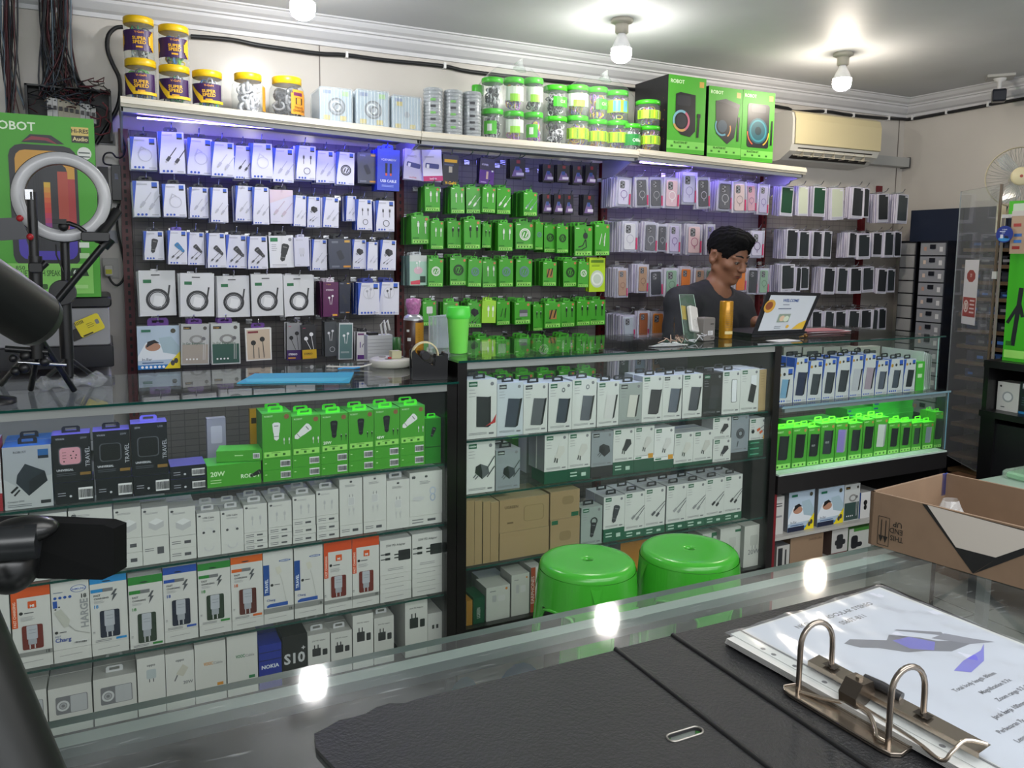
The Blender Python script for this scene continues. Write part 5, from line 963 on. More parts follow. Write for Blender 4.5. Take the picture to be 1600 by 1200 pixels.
# level 4 odds and ends near the bottom of the middle showcase
z4 = CZs[3]
def a_mij(A, a): A.bars(.15, a*.86, .4, 1, '#77797d', .03); A.ell(.85, a*.9, .05, .05, '#d07a24'); A.rr(.25, a*.55, .42, a*.75, .03, '#b4b6b8'); A.rr(.5, a*.55, .8, a*.72, .05, '#d0d1d0')
for x0, x1, yt, yb, fr, art, lab, Y in ((728, 738, 940, 1010, '#a5762c', None, 'narrow ochre box at the foot of the middle post', 2.16), (739, 757, 935, 1010, '#10482f', lambda A, a: A.text('UGREEN', .6, a*.2, .3, '#c9d4cc', rot=math.pi/2, maxw=a*.4), 'dark green box edge with vertical lettering', 2.16), (759, 796, 920, 1005, '#c9ccc6', a_mij, 'white box with small device picture, front one', 2.16), (752, 790, 908, 990, '#bfc2bd', None, 'white box behind the small device one', 2.24), (798, 826, 900, 1000, '#c4c7c0', a_mij, 'second white box with device picture', 2.16), (828, 846, 888, 990, '#cfd0cc', lambda A, a: (A.rect(0, 0, .4, a, '#a0452a'), A.text('EARPHONES', .3, a*.2, .28, '#e9d9cf', rot=math.pi/2, maxw=a*.7)), 'white box with red-brown lettered side', 2.16),
    (905, 942, 858, 900, G0, None, 'green box low behind the left stool', 2.3), (968, 1010, 850, 905, '#d08a1c', None, 'orange box glimpsed between the two stools', 2.3), (1094, 1122, 836, 930, '#cfd2cc', lambda A, a: (A.rect(.5, a*.4, .98, a, '#1c6a44'), A.rect(.6, a*.5, .85, a*.9, '#c9cfc8')), 'white box with green side panel right of the right stool', 2.2), (1122, 1160, 828, 920, '#d0d2cc', lambda A, a: (A.rect(.6, a*.87, .9, a*.93, '#1c6a44'), ic_plug(A, .5, a*.6, .45, '#c4c5c0')), 'white box with faint plug and green corner', 2.18), (1160, 1190, 824, 905, '#d4d4ce', lambda A, a: (ic_plug(A, .5, a*.6, .6, '#bfc0ba'), A.text('20W', .5, a*.3, .2, '#77797d', align='c')), 'white box lettered 20W at the right post', 2.16)):
    cab('charger_box', lab, 'box', z4, x0, x1, yt, yb, fr, '#9a9c98' if fr[1] > '9' else fr, fr, art, Y=Y, d=.08)
# ================================================================== RIGHT SHOWCASE
def a_viv2(c, ic='pb'):
    def f(A, a):
        A.poly([(0, a), (.16, a), (.05, a*.6), (0, a*.5)], '#2c5cc0'); A.rect(.7, a-.26, .94, a-.06, '#2b5cc4'); A.rect(.7, a-.32, .94, a-.26, '#20222c'); A.ell(.22, a-.3, .08, .08, '#c9962d'); A.ell(.48, a-.28, .07, .07, '#33363c')
        ic_pb(A, .5, a*.42, .52*a, c, '#1c1e26', .08)
        for q in range(4): A.ell(.12+q*.13, .1, .045, .045, '#2c5cc0', 8)
        A.bars(.62, .1, .3, 2, '#9a9ca4', .02, .05)
    return f
R1 = [(1210, 1238, 576, 627, '#7aa8c8', 'left half hidden pack with pale blue bank'), (1239, 1260, 560, 624, '#2c3350', 'white and blue pack with navy bank'), (1261, 1283, 565, 620, '#3f454c', 'white and blue pack with grey bank and cord'), (1284, 1304, 562, 618, '#3a3f48', 'white and blue pack with slim dark bank'), (1305, 1326, 558, 615, '#3c4048', 'taller white pack with dark grey bank'), (1327, 1346, 556, 613, '#c0c2ca', 'white pack with pale silver bank'), (1347, 1366, 554, 610, '#a99aa8', 'white pack with mauve phone and bank'), (1367, 1386, 564, 609, '#5a6070', 'white pack with blue grey bank'), (1387, 1410, 562, 607, '#4a5260', 'white pack with small square bank'), (1411, 1429, 562, 605, '#22262e', 'white pack with black tilted bank')]
for i, (x0, x1, yt, yb, c, lab) in enumerate(R1):
    cab('power_bank_box', lab+', top shelf of right showcase', 'power bank box', RZ[0], x0, x1, yt, yb, '#d3d6d8', '#2c5cc0', '#a9b8dc', a_viv2(c), d=.04, tab='#17181c', deep=1)
cab('power_bank_box', 'narrow green box at the right end of the top shelf', 'power bank box', RZ[0], 1430, 1443, 566, 605, '#4cb83a', G1, G2, lambda A, a: (A.rect(.2, a*.8, .7, a*.93, '#cfeec0'), A.rect(.2, a*.45, .7, a*.58, '#cfeec0')), d=.06)
for k_ in range(5):
    b = MB(); q = atY(1441, 605, 2.16); b.box(-.001, .002, 0, .20, 0, .158-.004*k_, clear('#e8f0ee', .5, .2, 1.3, 'sheet')); o = link('plastic_sheet', b.mesh('plastic_sheet'), None, (q.x+.012+.012*k_, 2.17, RZ[0]+.0005)); tag(o, 'clear white plastic sheets standing at the right end of the top shelf', 'plastic sheet', 'clear sheets in right showcase')
for i, (x0, x1) in enumerate(((1222, 1250), (1252, 1282), (1284, 1310), (1312, 1336), (1340, 1372))):
    cab('earphone_box', '%s of the pale earphone boxes behind the top shelf packs' % ORD[i], 'earphone box', RZ[0], x0, x1, 543, 600, '#b4b1a9', '#8a8780', '#c9c6c0', lambda A, a: (A.rr(.2, a*.6, .8, a*.9, .05, '#4a4a4c'), A.ring(.5, a*.75, .1, .04, '#c9c9c9')), Y=2.36, d=.04)
def a_rpb(c, t=None):
    def f(A, a):
        A.text('ROBOT', .1, a-.2, .08, '#c4f0aa', .01); A.ell(.84, a-.2, .08, .08, '#b47a40'); A.rect(.05, .04, .95, .26, LGR)
        for q in range(3): A.rect(.14+q*.28, .09, .24+q*.28, .19, '#2d6d1c')
        ic_pb(A, .46, a*.54, .58*a, c, '#0e1012' if c[1] < '5' else '#9a9a9e', .04)
        if t: A.text(t, .45, a*.5, .12, '#c9c9cc', .01, align='c')
    return f
R2 = [(1209, 1235, 672, 737, '#1a1c20', None, 'black bank with strap, first from the left'), (1236, 1259, 669, 734, '#0e0f12', None, 'large plain black bank'), (1260, 1279, 669, 731, '#14161a', '10.0', 'black bank marked 10.0'), (1280, 1302, 663, 728, '#2c3138', '10.0', 'round watch charger and bank'), (1303, 1322, 662, 724, '#8a78c0', None, 'violet and pink bank'), (1324, 1345, 663, 721, '#202428', None, 'dark bank with rounded grip'), (1346, 1363, 657, 718, '#131418', None, 'tall black bank'), (1364, 1385, 654, 715, '#c9ccc9', None, 'white slab bank'), (1386, 1404, 662, 711, '#1e2024', None, 'black cube shaped bank, first'), (1405, 1422, 661, 709, '#1e2024', None, 'black cube shaped bank, second'), (1423, 1438, 662, 706, '#33453a', None, 'dark green tinted bank'), (1440, 1457, 661, 704, '#7f8a94', None, 'grey blue block'), (1458, 1470, 645, 702, '#16181c', None, 'black stick, tallest at the right end')]
for i, (x0, x1, yt, yb, c, t, lab) in enumerate(R2):
    cab('power_bank_box', 'green box showing '+lab, 'power bank box', RZ[1], x0, x1, yt, yb, G0, G1, '#5cf03c', a_rpb(c, t), d=.035, tab='#7cff3c', deep=1)
for gi, (x0, x1, n) in enumerate(((1242, 1312, 3), (1316, 1358, 5), (1354, 1416, 6))):
    pos = ('left', 'middle', 'right')[gi]
    for k_ in range(n):
        a0 = atY(x0, 700, 2.36); a1 = atY(x1, 700, 2.36); b = MB(); w = a1.x-a0.x; b.box(-w/2, w/2, 0, .12, 0, .019, M('#34a432', .35), front=M('#3cc43c', .35), top=M('#5cf05c', .35)); b.box(-w*.46, -w*.36, -.0004, 0, .006, .013, M('#1c5a8a'))
        o = link('flat_green_box', b.mesh('flat_green_box'), None, ((a0.x+a1.x)/2+random.uniform(-.004, .004), 2.34+random.uniform(-.004, .004), RZ[1]+.05+.0195*k_+.0005 if 0 else RZ[1]+.0005+.0195*(k_+3)))
        tag(o, 'flat green box in the %s stack behind the power banks' % pos, 'box', '%s stack of flat green boxes' % pos)
    for k_ in range(3):
        q = link('flat_green_box', o.data, None, (o.location.x, o.location.y, RZ[1]+.0005+.0195*k_)); tag(q, 'flat green box in the %s stack behind the power banks' % pos, 'box', '%s stack of flat green boxes' % pos)
z3 = RZ[2]
cab('earphone_box', 'white earphone box against the red post', 'earphone box', z3, 1208, 1223, 778, 838, '#c9c9c6', '#8f8f8c', '#c4c4c0', lambda A, a: (A.bars(.2, a*.8, .6, 2, '#44464a', .08, .2), A.rect(.2, a*.45, .8, a*.5, '#8a8c90')), Y=2.16)
def a_slp2(A, a): d_sleep(A, a); A.rect(0, 0, .62, a*.12, '#1c2440')
cab('earphone_box', 'left of two boxes picturing a sleeping person', 'earphone box', z3, 1230, 1270, 770, 832, '#b9c0c4', '#77797d', '#c4c4c0', a_slp2, d=.04, deep=1)
cab('earphone_box', 'right of two boxes picturing a sleeping person', 'earphone box', z3, 1276, 1316, 765, 824, '#b9c0c4', '#77797d', '#c4c4c0', a_slp2, d=.04, deep=1)
cab('earphone_box', 'grey white earphone box with dark green lower half', 'earphone box', z3, 1317, 1341, 759, 815, '#c4c8c8', '#8f9494', '#c4c4c0', d_ear('#c4c8c6', '#39504c'), d=.04)
cab('earphone_box', 'small white box with black twisted earbuds', 'earphone box', z3, 1343, 1358, 771, 813, '#dadad8', '#2a58a8', '#c4c4c0', lambda A, a: (A.ell(.5, a*.6, .2, .2, '#222'), A.ell(.5, a*.42, .16, .2, '#222')), d=.04)
z4 = RZ[3]
cab('tool_box', 'white box with black stick tools on the lowest shelf', 'box', z4, 1212, 1232, 855, 895, '#c4c4c0', '#8a8a86', '#77797d', lambda A, a: (A.rect(.1, .1, .45, a*.9, '#2a2c30'), A.line([(.7, .1), (.7, a*.8)], .12, '#2a2c30')), d=.1)
cab('kraft_box', 'plain brown carton on the lowest shelf', 'cardboard box', z4, 1233, 1284, 838, 888, '#9a8068', '#6a5746', '#b09880', lambda A, a: A.text('CHARGER CABLE', .55, a*.8, .05, '#4a3a2c', maxw=.4), d=.14)
cab('holder_box', 'white box with black phone holder picture', 'box', z4, 1298, 1323, 825, 870, '#c9c9c6', '#5a4a44', '#c4c4c0', lambda A, a: (A.rect(0, 0, 1, a*.12, '#6a1c24'), A.rr(.3, a*.25, .7, a*.8, .1, '#2a2c30'), A.rr(.2, a*.4, .85, a*.6, .08, '#2a2c30')), d=.1)
cab('holder_box', 'white box with green top and black bracket picture', 'box', z4, 1325, 1360, 828, 862, '#c9ccc6', '#4a6a44', '#5a9a48', lambda A, a: (A.rect(.2, a*.86, 1, a, '#4a8a3c'), A.rr(.1, a*.15, .4, a*.7, .1, '#222428'), A.rr(.3, a*.2, .6, a*.4, .08, '#222428')), d=.1)
# ================================================================== ON THE TOP SHELF
CLR = clear('#e8ecee', .10, .05, 1.3, 'jar')
def coils_mesh(r, h, cols, n, seed, thick=.0022):
    R = random.Random(seed); b = MB()
    for i in range(n):
        c = cols[i % len(cols)]; a0 = R.uniform(0, 6.28); rr = r*R.uniform(.45, .88); z0 = R.uniform(.02, .75)*h; pts = []
        cx, cy = rr*math.cos(a0)*.62, rr*math.sin(a0)*.62; q = r*R.uniform(.2, .34); tl = R.uniform(0, 3.14); hh = R.uniform(.12, .3)*h
        for k in range(11):
            t = 2*math.pi*k/10*1.0; pts.append((cx+q*math.cos(t)*math.cos(tl), cy+q*math.cos(t)*math.sin(tl), min(max(z0+hh*.5*(1+math.sin(t)), .004), h)))
        b.tube(pts, thick, M(c, .4), n=5)
    return b.mesh('coiled_cables')
def jar(label, px0, px1, ytop, ybase, lid, cols, label_kind, Y=3.08, z=None, squat=False, seed=1):
    p0 = atY(px0, ybase, Y); p1 = atY(px1, ybase, Y); w = p1.x-p0.x; xc = (p0.x+p1.x)/2; zb = shelfz(xc) if z is None else z
    h = atY(px0, ytop, Y).z-atY(px0, ybase, Y).z; r = w/2*.97
    t = thing('cable_jar', label, 'jar', (xc, Y, zb+.0008)); lh = h*.17
    b = MB(); prof = [(r*.9, 0), (r*.97, h*.04), (r*.97, h-lh*1.25), (r*.9, h-lh*.9), (r*.88, h-lh*.5)]
    if squat: prof = [(r*.86, 0), (r*.97, h*.08), (r*1.0, h*.5), (r*.95, h*.72), (r*.78, h-lh*.95), (r*.76, h-lh*.4)]
    b.lathe(prof, CLR, n=28, cap=False); b.build('jar_body', t)
    b = MB(); lr = r*(.98 if not squat else .82); b.lathe([(lr*.97, h-lh), (lr, h-lh*.95), (lr, h-lh*.1), (lr*.95, h), (.001, h+.0005)], M(lid, .35), n=28, cap=False); b.build('lid', t)
    if label_kind:
        b = MB(); rr = r*.985 if not squat else r*1.015
        ang0 = -math.pi/2-.28
        def warp(u, v, y):
            a = ang0+(u-.5)*2.5; q = rr+(-y if 0 else .0003)+y*1.0
            return (q*math.cos(a), q*math.sin(a), v*r)
        A = Art(b, 0, 0, 1, 1, 0, warp=warp, step=.0003); label_kind(A, h/r); b.build('paper_label', t)
    me = coils_mesh(r*.95, (h-lh)*.97, cols, 60 if not squat else 40, seed, .0028 if not squat else .006); o = link('coiled_cables', me, None, (xc, Y, zb+.003)); tag(o, 'cables coiled inside the '+' '.join(label.split()[:9]), 'cables', kind='stuff')
    return zb+h
def l_super(full):
    def f(A, a):
        lo, hi = a*.17, a*.66
        A.rect(0, lo, 1, hi, '#3a1a52', n=14)
        if full: 
            for s_ in (0, 1):
                u = lambda q: q if s_ == 0 else 1-q
                for i in range(4): A.rect(min(u(.0+.04*i), u(.04+.04*i)), lo+(.16*i)*a*.3, max(u(.0+.04*i), u(.04+.04*i)), hi-(.16*i)*a*.3, '#e9b01c')
        else:
            for i in range(20): A.rect(.06+.02*i, max(hi-a*.024*(i+3.5), lo), .081+.02*i, hi-a*.018*i, '#f0c422')
            A.rect(.42, lo, 1, lo+a*.07, '#f0c422', n=8)
        A.text('V-GeN', .6, hi-a*.085, a*.05, '#e0963a', .02, align='c'); A.text('SUPER', .6, lo+a*.25, a*.075, '#f0b81c', .022, align='c'); A.text('SPEED', .6, lo+a*.155, a*.075, '#f0b81c', .022, align='c'); A.rect(.52, lo+a*.06, .68, lo+a*.1, '#e0a31c', n=2)
    return f
YL, YR = '#e2b80f', '#e2b80f'
CB = ['#d8d8dc', '#1f8a4c', '#20242a', '#b9c4cc']; CB2 = ['#2a7ac0', '#6ac04a', '#d8d8dc', '#e0c23a', '#20242a']
z1 = jar('yellow lidded cable jar, lower left of the purple labelled five', 195, 247, 80, 149, YL, CB2, l_super(False), seed=2)
jar('yellow lidded cable jar on top at far left', 192, 243, 12, 78, YL, CB, l_super(True), z=z1, seed=3)
z2 = jar('yellow lidded cable jar, lower middle of the purple labelled five', 248, 299, 90, 155, YL, CB, l_super(False), seed=4)
jar('yellow lidded cable jar on top, right one', 247, 297, 25, 88, YL, CB2, l_super(True), z=z2, seed=5)
jar('yellow lidded cable jar standing single with purple label', 300, 349, 97, 160, YL, CB2, l_super(False), seed=6)
jar('clear jar of white adapters with yellow lid', 361, 415, 100, 167, '#e6bb12', ['#d6d6da', '#e6e6ea', '#c4c4c9'], lambda A, a: A.rect(.93, a*.12, 1.1, a*.7, '#d99a2c', n=3), squat=True, seed=7)
jar('clear jar of black adapters with orange label', 420, 477, 106, 174, '#e6bb12', ['#3a3a3e', '#55555a', '#2a2a2e', '#8a8a8e'], lambda A, a: (A.rect(.62, a*.12, 1.0, a*.6, '#e8962c', n=5), A.rect(.66, a*.6, .96, a*.68, '#e8962c', n=4), A.rect(.68, a*.54, .9, a*.62, '#6a2a52', n=3), A.rr(.72, a*.34, .9, a*.5, .04, '#3a2a1c'), A.text('TRAVEL', .81, a*.25, a*.05, '#5a3a1c', .02, align='c', maxw=.3), A.text('CHARGER', .81, a*.18, a*.05, '#5a3a1c', .02, align='c', maxw=.3)), squat=True, seed=8)
BUB = M('#c4ced6', .18, bump=.9, scale=260)
for i, (x0, x1, yt, yb) in enumerate(((499, 552, 122, 178), (556, 609, 128, 187), (612, 659, 136, 192))):
    p0 = atY(x0, yb, 3.0); p1 = atY(x1, yb, 3.0); w = p1.x-p0.x; h = atY(x0, yt, 3.0).z-p0.z; xc = (p0.x+p1.x)/2
    t = thing('wrapped_box', '%s of three square boxes in bubble wrap on the top shelf' % ('left', 'middle', 'right')[i], 'wrapped box', (xc, 3.0, shelfz(xc)+.003))
    b = MB(); b.rbox(-w/2+.004, w/2-.004, .004, .14, 0, h-.004, .006, M('#a3b2be', .4), n=2); A = Art(b, -w/2+.004, 0, w-.008, h-.004, .003); a = A.a
    A.ell(.52, a*.48, .27 if i < 2 else .1, .27 if i < 2 else .1, '#8a9098'); 
    if i < 2: A.ring(.52, a*.48, .25, .05, '#55595e'); A.ring(.48, a*.5, .14, .05, '#d4d8dc'); A.ring(.56, a*.45, .12, .05, '#3a3c40')
    A.rect(.1, a*.84, .35, a*.94, '#6a7aa0'); 
    for u, v in ((.1, .08), (.62, .08), (.15, .72) if i == 2 else (.7, .8)): A.rect(u, a*v, u+.2, a*v+.14, '#c4ae3c' if v < .5 or i == 2 else '#9ac47a')
    b.build('box', t); b = MB(); b.rbox(-w/2, w/2, -.002, .146, 0, h, .008, clear('#dfe8f0', .22, .12, 1.35, 'wrap'), n=3); b.build('bubble_wrap', t)
    b = MB()
    for k in range(10): u = -w/2+.006+k*(w-.012)/9; b.tube([(u, -.004, .004), (u+random.uniform(-.001, .001), -.0045, h*.5), (u, -.004, h-.003)], .0009, clear('#ffffff', .35, .1, 1.35, 'ridge'), n=4)
    b.build('wrap_ridges', t)
for i, (x0, x1, yt, yb) in enumerate(((662, 691, 122, 195), (693, 722, 128, 200), (723, 751, 132, 204))):
    p0 = atY(x0, yb, 3.02); p1 = atY(x1, yb, 3.02); r = (p1.x-p0.x)/2; h = atY(x0, yt, 3.02).z-p0.z; xc = (p0.x+p1.x)/2
    t = thing('wrapped_tube', '%s of three grey bubble wrapped tubes left of the green jars' % ('left', 'middle', 'right')[i], 'wrapped tube', (xc, 3.02, shelfz(xc)+.001))
    b = MB(); b.lathe([(r*.9, 0), (r*.95, .004), (r*.95, h-.006), (r*.85, h), (.001, h)], M('#8d9296', .3, noise=.25, scale=60), n=20, cap=False); b.build('tube', t)
    b = MB()
    for k in range(13): b.lathe([(r*.96, h*(k+.1)/13), (r*1.01, h*(k+.5)/13), (r*.96, h*(k+.9)/13)], clear('#e6ecf0', .28, .1, 1.4, 'wrap2'), n=18, cap=False)
    b.build('bubble_wrap', t)
    b = MB(); A = Art(b, 0, 0, 1, 1, 0, warp=lambda u, v, y: ((r*1.02)*math.cos(-math.pi/2-.3+(u-.5)*1.6), (r*1.02)*math.sin(-math.pi/2-.3+(u-.5)*1.6), v*h)); 
    for k in range(5): A.rect(.3, .15+.14*k, .62, .2+.14*k, '#3a3c40' if i == 2 or k % 2 else '#6fae5c', n=3)
    b.build('paper_label', t)
GJ = '#43bf25'; RB_ = ['#d9d9de', '#20242a', '#c9c9ce', '#3a3a40']; RC_ = ['#e6a23a', '#c47ad0', '#d9d9de', '#6a5ab0', '#e8d23a']; 
def l_g(kind):
    def f(A, a):
        if kind == 'half': A.rect(.35, a*.3, 1, a*.62, '#3fae2a', n=6); A.text('OX', .7, a*.42, a*.1, '#c9f0b4', .02, align='c')
        if kind == 'sq': A.rect(.1, a*.18, .6, a*.6, '#4fb82c', n=5); A.rect(.25, a*.28, .42, a*.5, '#e0e6dc', n=2)
        if kind == 'white': A.rect(.1, a*.3, .95, a*.72, '#cfdacb', n=8); A.rect(.3, a*.28, .7, a*.5, '#8fd03a', n=4)
        if kind == 'stripe':
            A.rect(0, a*.25, 1, a*.6, '#a4d634', n=10)
            for q in range(6): A.rect(.08+q*.16, a*.28, .13+q*.16, a*.57, '#f0e23a' if q % 2 else '#6a9a2c', n=2)
        if kind == 'blue': A.rect(0, a*.25, 1, a*.66, '#a4d634', n=10); A.rect(.25, a*.28, .5, a*.64, '#5ab0e0', n=3); A.rect(.62, a*.28, .8, a*.64, '#5ab0e0', n=3)
        if kind == 'olike': A.rect(0, a*.18, 1, a*.6, '#1f8a3a', n=10); A.text('Olike', .62, a*.32, a*.12, '#dff0df', .02, align='c')
    return f
def gj(lab, x0, x1, yt, yb, cols, kind, **k): return jar(lab, x0, x1, yt, yb, GJ, cols, l_g(kind) if kind else None, Y=k.pop('Y', 3.04), **k)
gj('green lidded jar half hidden behind the bagged jars', 737, 755, 115, 205, RB_, None, Y=3.12, seed=11)
zs = []
for i, (x0, x1, y0, ym, y1) in enumerate(((753, 785, 106, 155, 204), (787, 817, 106, 159, 207), (819, 847, 108, 162, 211))):
    z = gj('lower green lidded jar in the bagged group, %s column' % ORD[i], x0, x1, ym, y1, RC_ if i else RB_, ('sq', 'white', 'sq')[i], seed=12+i); gj('upper green lidded jar in the bagged group, %s column' % ORD[i], x0, x1, y0, ym, RB_ if i != 1 else RC_, (None, 'white', 'white')[i], z=z, seed=16+i)
for i, (x0, x1, y0, ym, y1) in enumerate(((850, 884, 119, 168, 213), (884, 917, 120, 168, 217), (918, 947, 122, 173, 219), (948, 979, 128, 175, 222))):
    z = gj('lower green lidded jar in the right group, %s column' % ORD[i], x0, x1, ym, y1, RB_ if i == 0 else RC_, (None, 'stripe', 'stripe', 'stripe')[i], seed=22+i); gj('upper green lidded jar in the right group, %s column' % ORD[i], x0, x1, y0, ym, RB_ if i == 0 else RC_, ('half', 'white', 'half', 'blue')[i], z=z, seed=28+i)
gj('short green lidded jar lettered Olike', 974, 999, 184, 226, ['#e6e6ea'], 'olike', seed=33, Y=3.0)
z = gj('lower green lidded jar beside the speaker box', 999, 1028, 191, 230, RC_, 'stripe', seed=34, Y=3.0); gj('upper green lidded jar beside the speaker box', 995, 1028, 150, 190, RC_, 'stripe', z=z, seed=35, Y=3.0)
# loose clear bags over the jar groups
def bag_shell(label, px0, px1, yt, yb, Y, name='plastic_bag'):
    p0 = atY(px0, yb, Y); p1 = atY(px1, yb, Y); z1 = atY(px0, yt, Y).z; z0 = shelfz((p0.x+p1.x)/2)+.001; R = random.Random(int(px0)); b = MB(); L = []; w = p1.x-p0.x
    for j in range(9):
        t = j/8; z = z0+(z1-z0)*t; q = 1 if t < .8 else 1-.5*(t-.8)/.2; ring = []
        for k in range(26):
            a = 2*math.pi*k/26; e = .5; c_, s_ = math.cos(a), math.sin(a); sx = math.copysign(abs(c_)**e, c_); sy = math.copysign(abs(s_)**e, s_)
            ring.append((w/2*q*sx*(1+R.uniform(-.02, .02)), .075*q*sy*(1+R.uniform(-.06, .06)), z-z0+R.uniform(-.003, .003)*(j > 0)))
        L.append(ring)
    b.loft(L, clear('#f4f8fa', .03, .08, 1.25, 'bag'), smooth=False)
    kx = w*.1; b.tube([(kx, 0, z1-z0-.004), (kx+.006, 0, z1-z0+.015), (kx-.004, .004, z1-z0+.03)], .012, clear('#f4f8fa', .2, .08, 1.3, 'bag2'), n=8, rs=[.03, .008, .022])
    o = link(name, b.mesh(name), None, ((p0.x+p1.x)/2, Y, z0)); tag(o, label, 'plastic bag')
bag_shell('knotted clear bag around the left group of green jars', 751, 849, 100, 206, 3.04)
bag_shell('knotted clear bag around the right group of green jars', 883, 982, 116, 218, 3.04)
# big green speaker boxes
def a_spk(kind):
    def f(A, a):
        A.text('ROBOT', .06, a-.16, .075, '#dff6cf', .02, maxw=.36); A.rect(.82, a-.2, .94, a-.08, '#c9a44c'); A.rect(0, a*.055, 1, a*.16, '#7fd05c')
        for q in range(4): A.rect(.1+q*.22, a*.075, .16+q*.22, a*.1, '#2d6d1c')
        A.text('BLAST500 BT', .18, a*.125, .045, '#2d5d1c', .02, maxw=.5)
        if kind == 0:
            A.poly([(.2, a*.76), (.32, a*.79), (.72, a*.77), (.74, a*.3), (.6, a*.22), (.36, a*.24), (.2, a*.33)], '#1c1d22'); A.rr(.24, a*.62, .6, a*.75, .05, '#2a2b32'); A.ring(.36, a*.42, .2, .05, '#7ab0c0', a0=60, a1=200); A.ring(.36, a*.42, .2, .05, '#c06a80', a0=-60, a1=60); A.ring(.36, a*.42, .2, .05, '#c49a5a', a0=200, a1=300); A.ell(.36, a*.42, .14, .14, '#2c2d34')
            A.line([(.8, a*.22), (.82, a*.5)], .06, '#17181c'); A.line([(.82, a*.48), (.82, a*.53)], .09, '#17181c')
        elif kind == 1:
            A.poly([(.2, a*.8), (.5, a*.84), (.92, a*.78), (.78, a*.3), (.58, a*.2), (.24, a*.34)], '#1c1d22'); A.poly([(.2, a*.8), (.5, a*.84), (.92, a*.78), (.85, a*.72), (.5, a*.78)], '#35363d'); A.ring(.42, a*.45, .2, .04, '#5a9ab0', a0=150, a1=300); A.ring(.44, a*.42, .22, .03, '#d89a5a', a0=-50, a1=20); A.ell(.42, a*.45, .14, .14, '#34495a'); A.line([(.88, a*.25), (.9, a*.6)], .06, '#17181c')
        else:
            A.rr(.16, a*.2, .84, a*.82, .06, '#1c1d22'); A.rr(.28, a*.7, .72, a*.8, .04, '#33353c'); A.ell(.5, a*.44, .3, .3, '#1f5a66'); A.ring(.5, a*.44, .24, .04, '#2f8a98'); A.ell(.5, a*.44, .1, .1, '#14343c'); A.ring(.5, a*.42, .33, .03, '#d8b03a', a0=-60, a1=0); A.ring(.5, a*.42, .33, .03, '#d8603a', a0=180, a1=240)
            A.line([(.92, a*.25), (.93, a*.6)], .05, '#17181c')
    return f
for x0, x1, yt, yb, kd, dd, lab in ((1041, 1100, 116, 236, 0, .25, 'tall green speaker box with dark pictured side, leftmost of three'), (1104, 1157, 134, 243, 1, .2, 'green speaker box in the middle with angled speaker'), (1157, 1207, 140, 248, 2, .2, 'green speaker box with blue cone speaker, right of three')):
    Y = 2.955; p0 = atY(x0, yb, Y); p1 = atY(x1, yb, Y); w = p1.x-p0.x-.001; h = atY(x0, yt, Y).z-shelfz((p0.x+p1.x)/2); b = MB(); xc = (p0.x+p1.x)/2
    b.box(-w/2, w/2, 0, dd, 0, h, M('#18191c', .35, noise=.3, scale=30), front=M('#48a828', .5), top=M('#2a7a12', .4)); A = Art(b, -w/2, 0, w, h); a_spk(kd)(A, h/w)
    R = random.Random(5)
    if kd == 0:
        for k in range(26): y = R.uniform(.02, .22); z = h*.15+h*.6*R.random()*(1-y*1.5); s_ = R.uniform(.002, .006); b.add([(-w/2-.0005, y, z), (-w/2-.0005, y+s_, z), (-w/2-.0005, y+s_, z+s_*1.4), (-w/2-.0005, y, z+s_*1.4)], [(0, 3, 2, 1)], M('#b4643a'))
    o = link('speaker_box', b.mesh('speaker_box'), None, (xc, Y, shelfz(xc)+.003)); tag(o, lab, 'speaker box')
# ================================================================== THINGS ON THE COUNTERS
def obj1(b, name, label, cat, loc=(0, 0, 0), rz=0, group=None, kind=None):
    o = link(name, b.mesh(name), None, loc); o.rotation_euler = (0, 0, rz); return tag(o, label, cat, group, kind)
ZL, ZC = CN_L+.0008, CN_C+.0008
# cutting mat
P = [atZ(*q, ZL) for q in ((370, 600), (546, 598), (553, 583), (398, 585))]
b = MB(); b.prism([(p.x, p.y) for p in P], ZL, ZL+.003, M('#2f9cbc', .5), axis='z')
obj1(b, 'repair_mat', 'flat turquoise repair mat lying on the low left counter', 'mat')
b = MB(); b.add([(p.x*.98+.01, p.y, ZL+.0033) for p in (P[0]*.93+P[2]*.07, P[1]*.93+P[3]*.07, P[1]*.6+P[2]*.4, P[0]*.6+P[3]*.4)], [(0, 1, 2, 3)], M('#47b4d0', .5)); b.build('mat_tray', bpy.data.objects['repair_mat'])
# round extension block and white charger box with plugs
p = atZ(610, 572, ZL); t = thing('extension_block', 'round white extension socket block on the left counter', 'extension socket', p)
b = MB(); b.lathe([(.062, 0), (.068, .004), (.068, .022), (.062, .027), (.001, .027)], M('#c9c6bd', .4), n=32, cap=False); b.build('socket_body', t)
b = MB()
for a in (0, 2.1, 4.2): b.lathe([(.012, .0275), (.012, .0285), (.001, .0285)], M('#77746c', .5), c=(.035*math.cos(a), .035*math.sin(a), 0), n=14, cap=False)
b.build('socket_holes', t)
b = MB(); b.box(-.004, .028, -.03, .0, .028, .052, M('#c4bf9c', .45)); b.build('plug', t)
b = MB(); b.box(-.018, -.008, -.035, -.027, .028, .034, M('#b0242a', .4)); b.build('switch', t)
b = MB(); b.tube([(-.062, -.01, .012), (-.1, -.02, .006), (-.14, .0, .004), (-.2, .04, .004)], .003, M('#cfccc4'), n=6); b.build('cord', t)
q = atZ(605, 566, ZL); b = MB(); b.box(-.045, .045, -.012, .03, 0, .085, M('#c9cacc', .4)); 
t2 = obj1(b, 'charger_stand', 'white upright charger box behind the round extension block', 'charger', (q.x+.0, q.y+.09, ZL)); b = MB()
for k in range(6): b.box(-.043, .043, -.0135, -.012, .01+.012*k, .011+.012*k, M('#9a9ba0'))
b.build('vent_lines', t2)
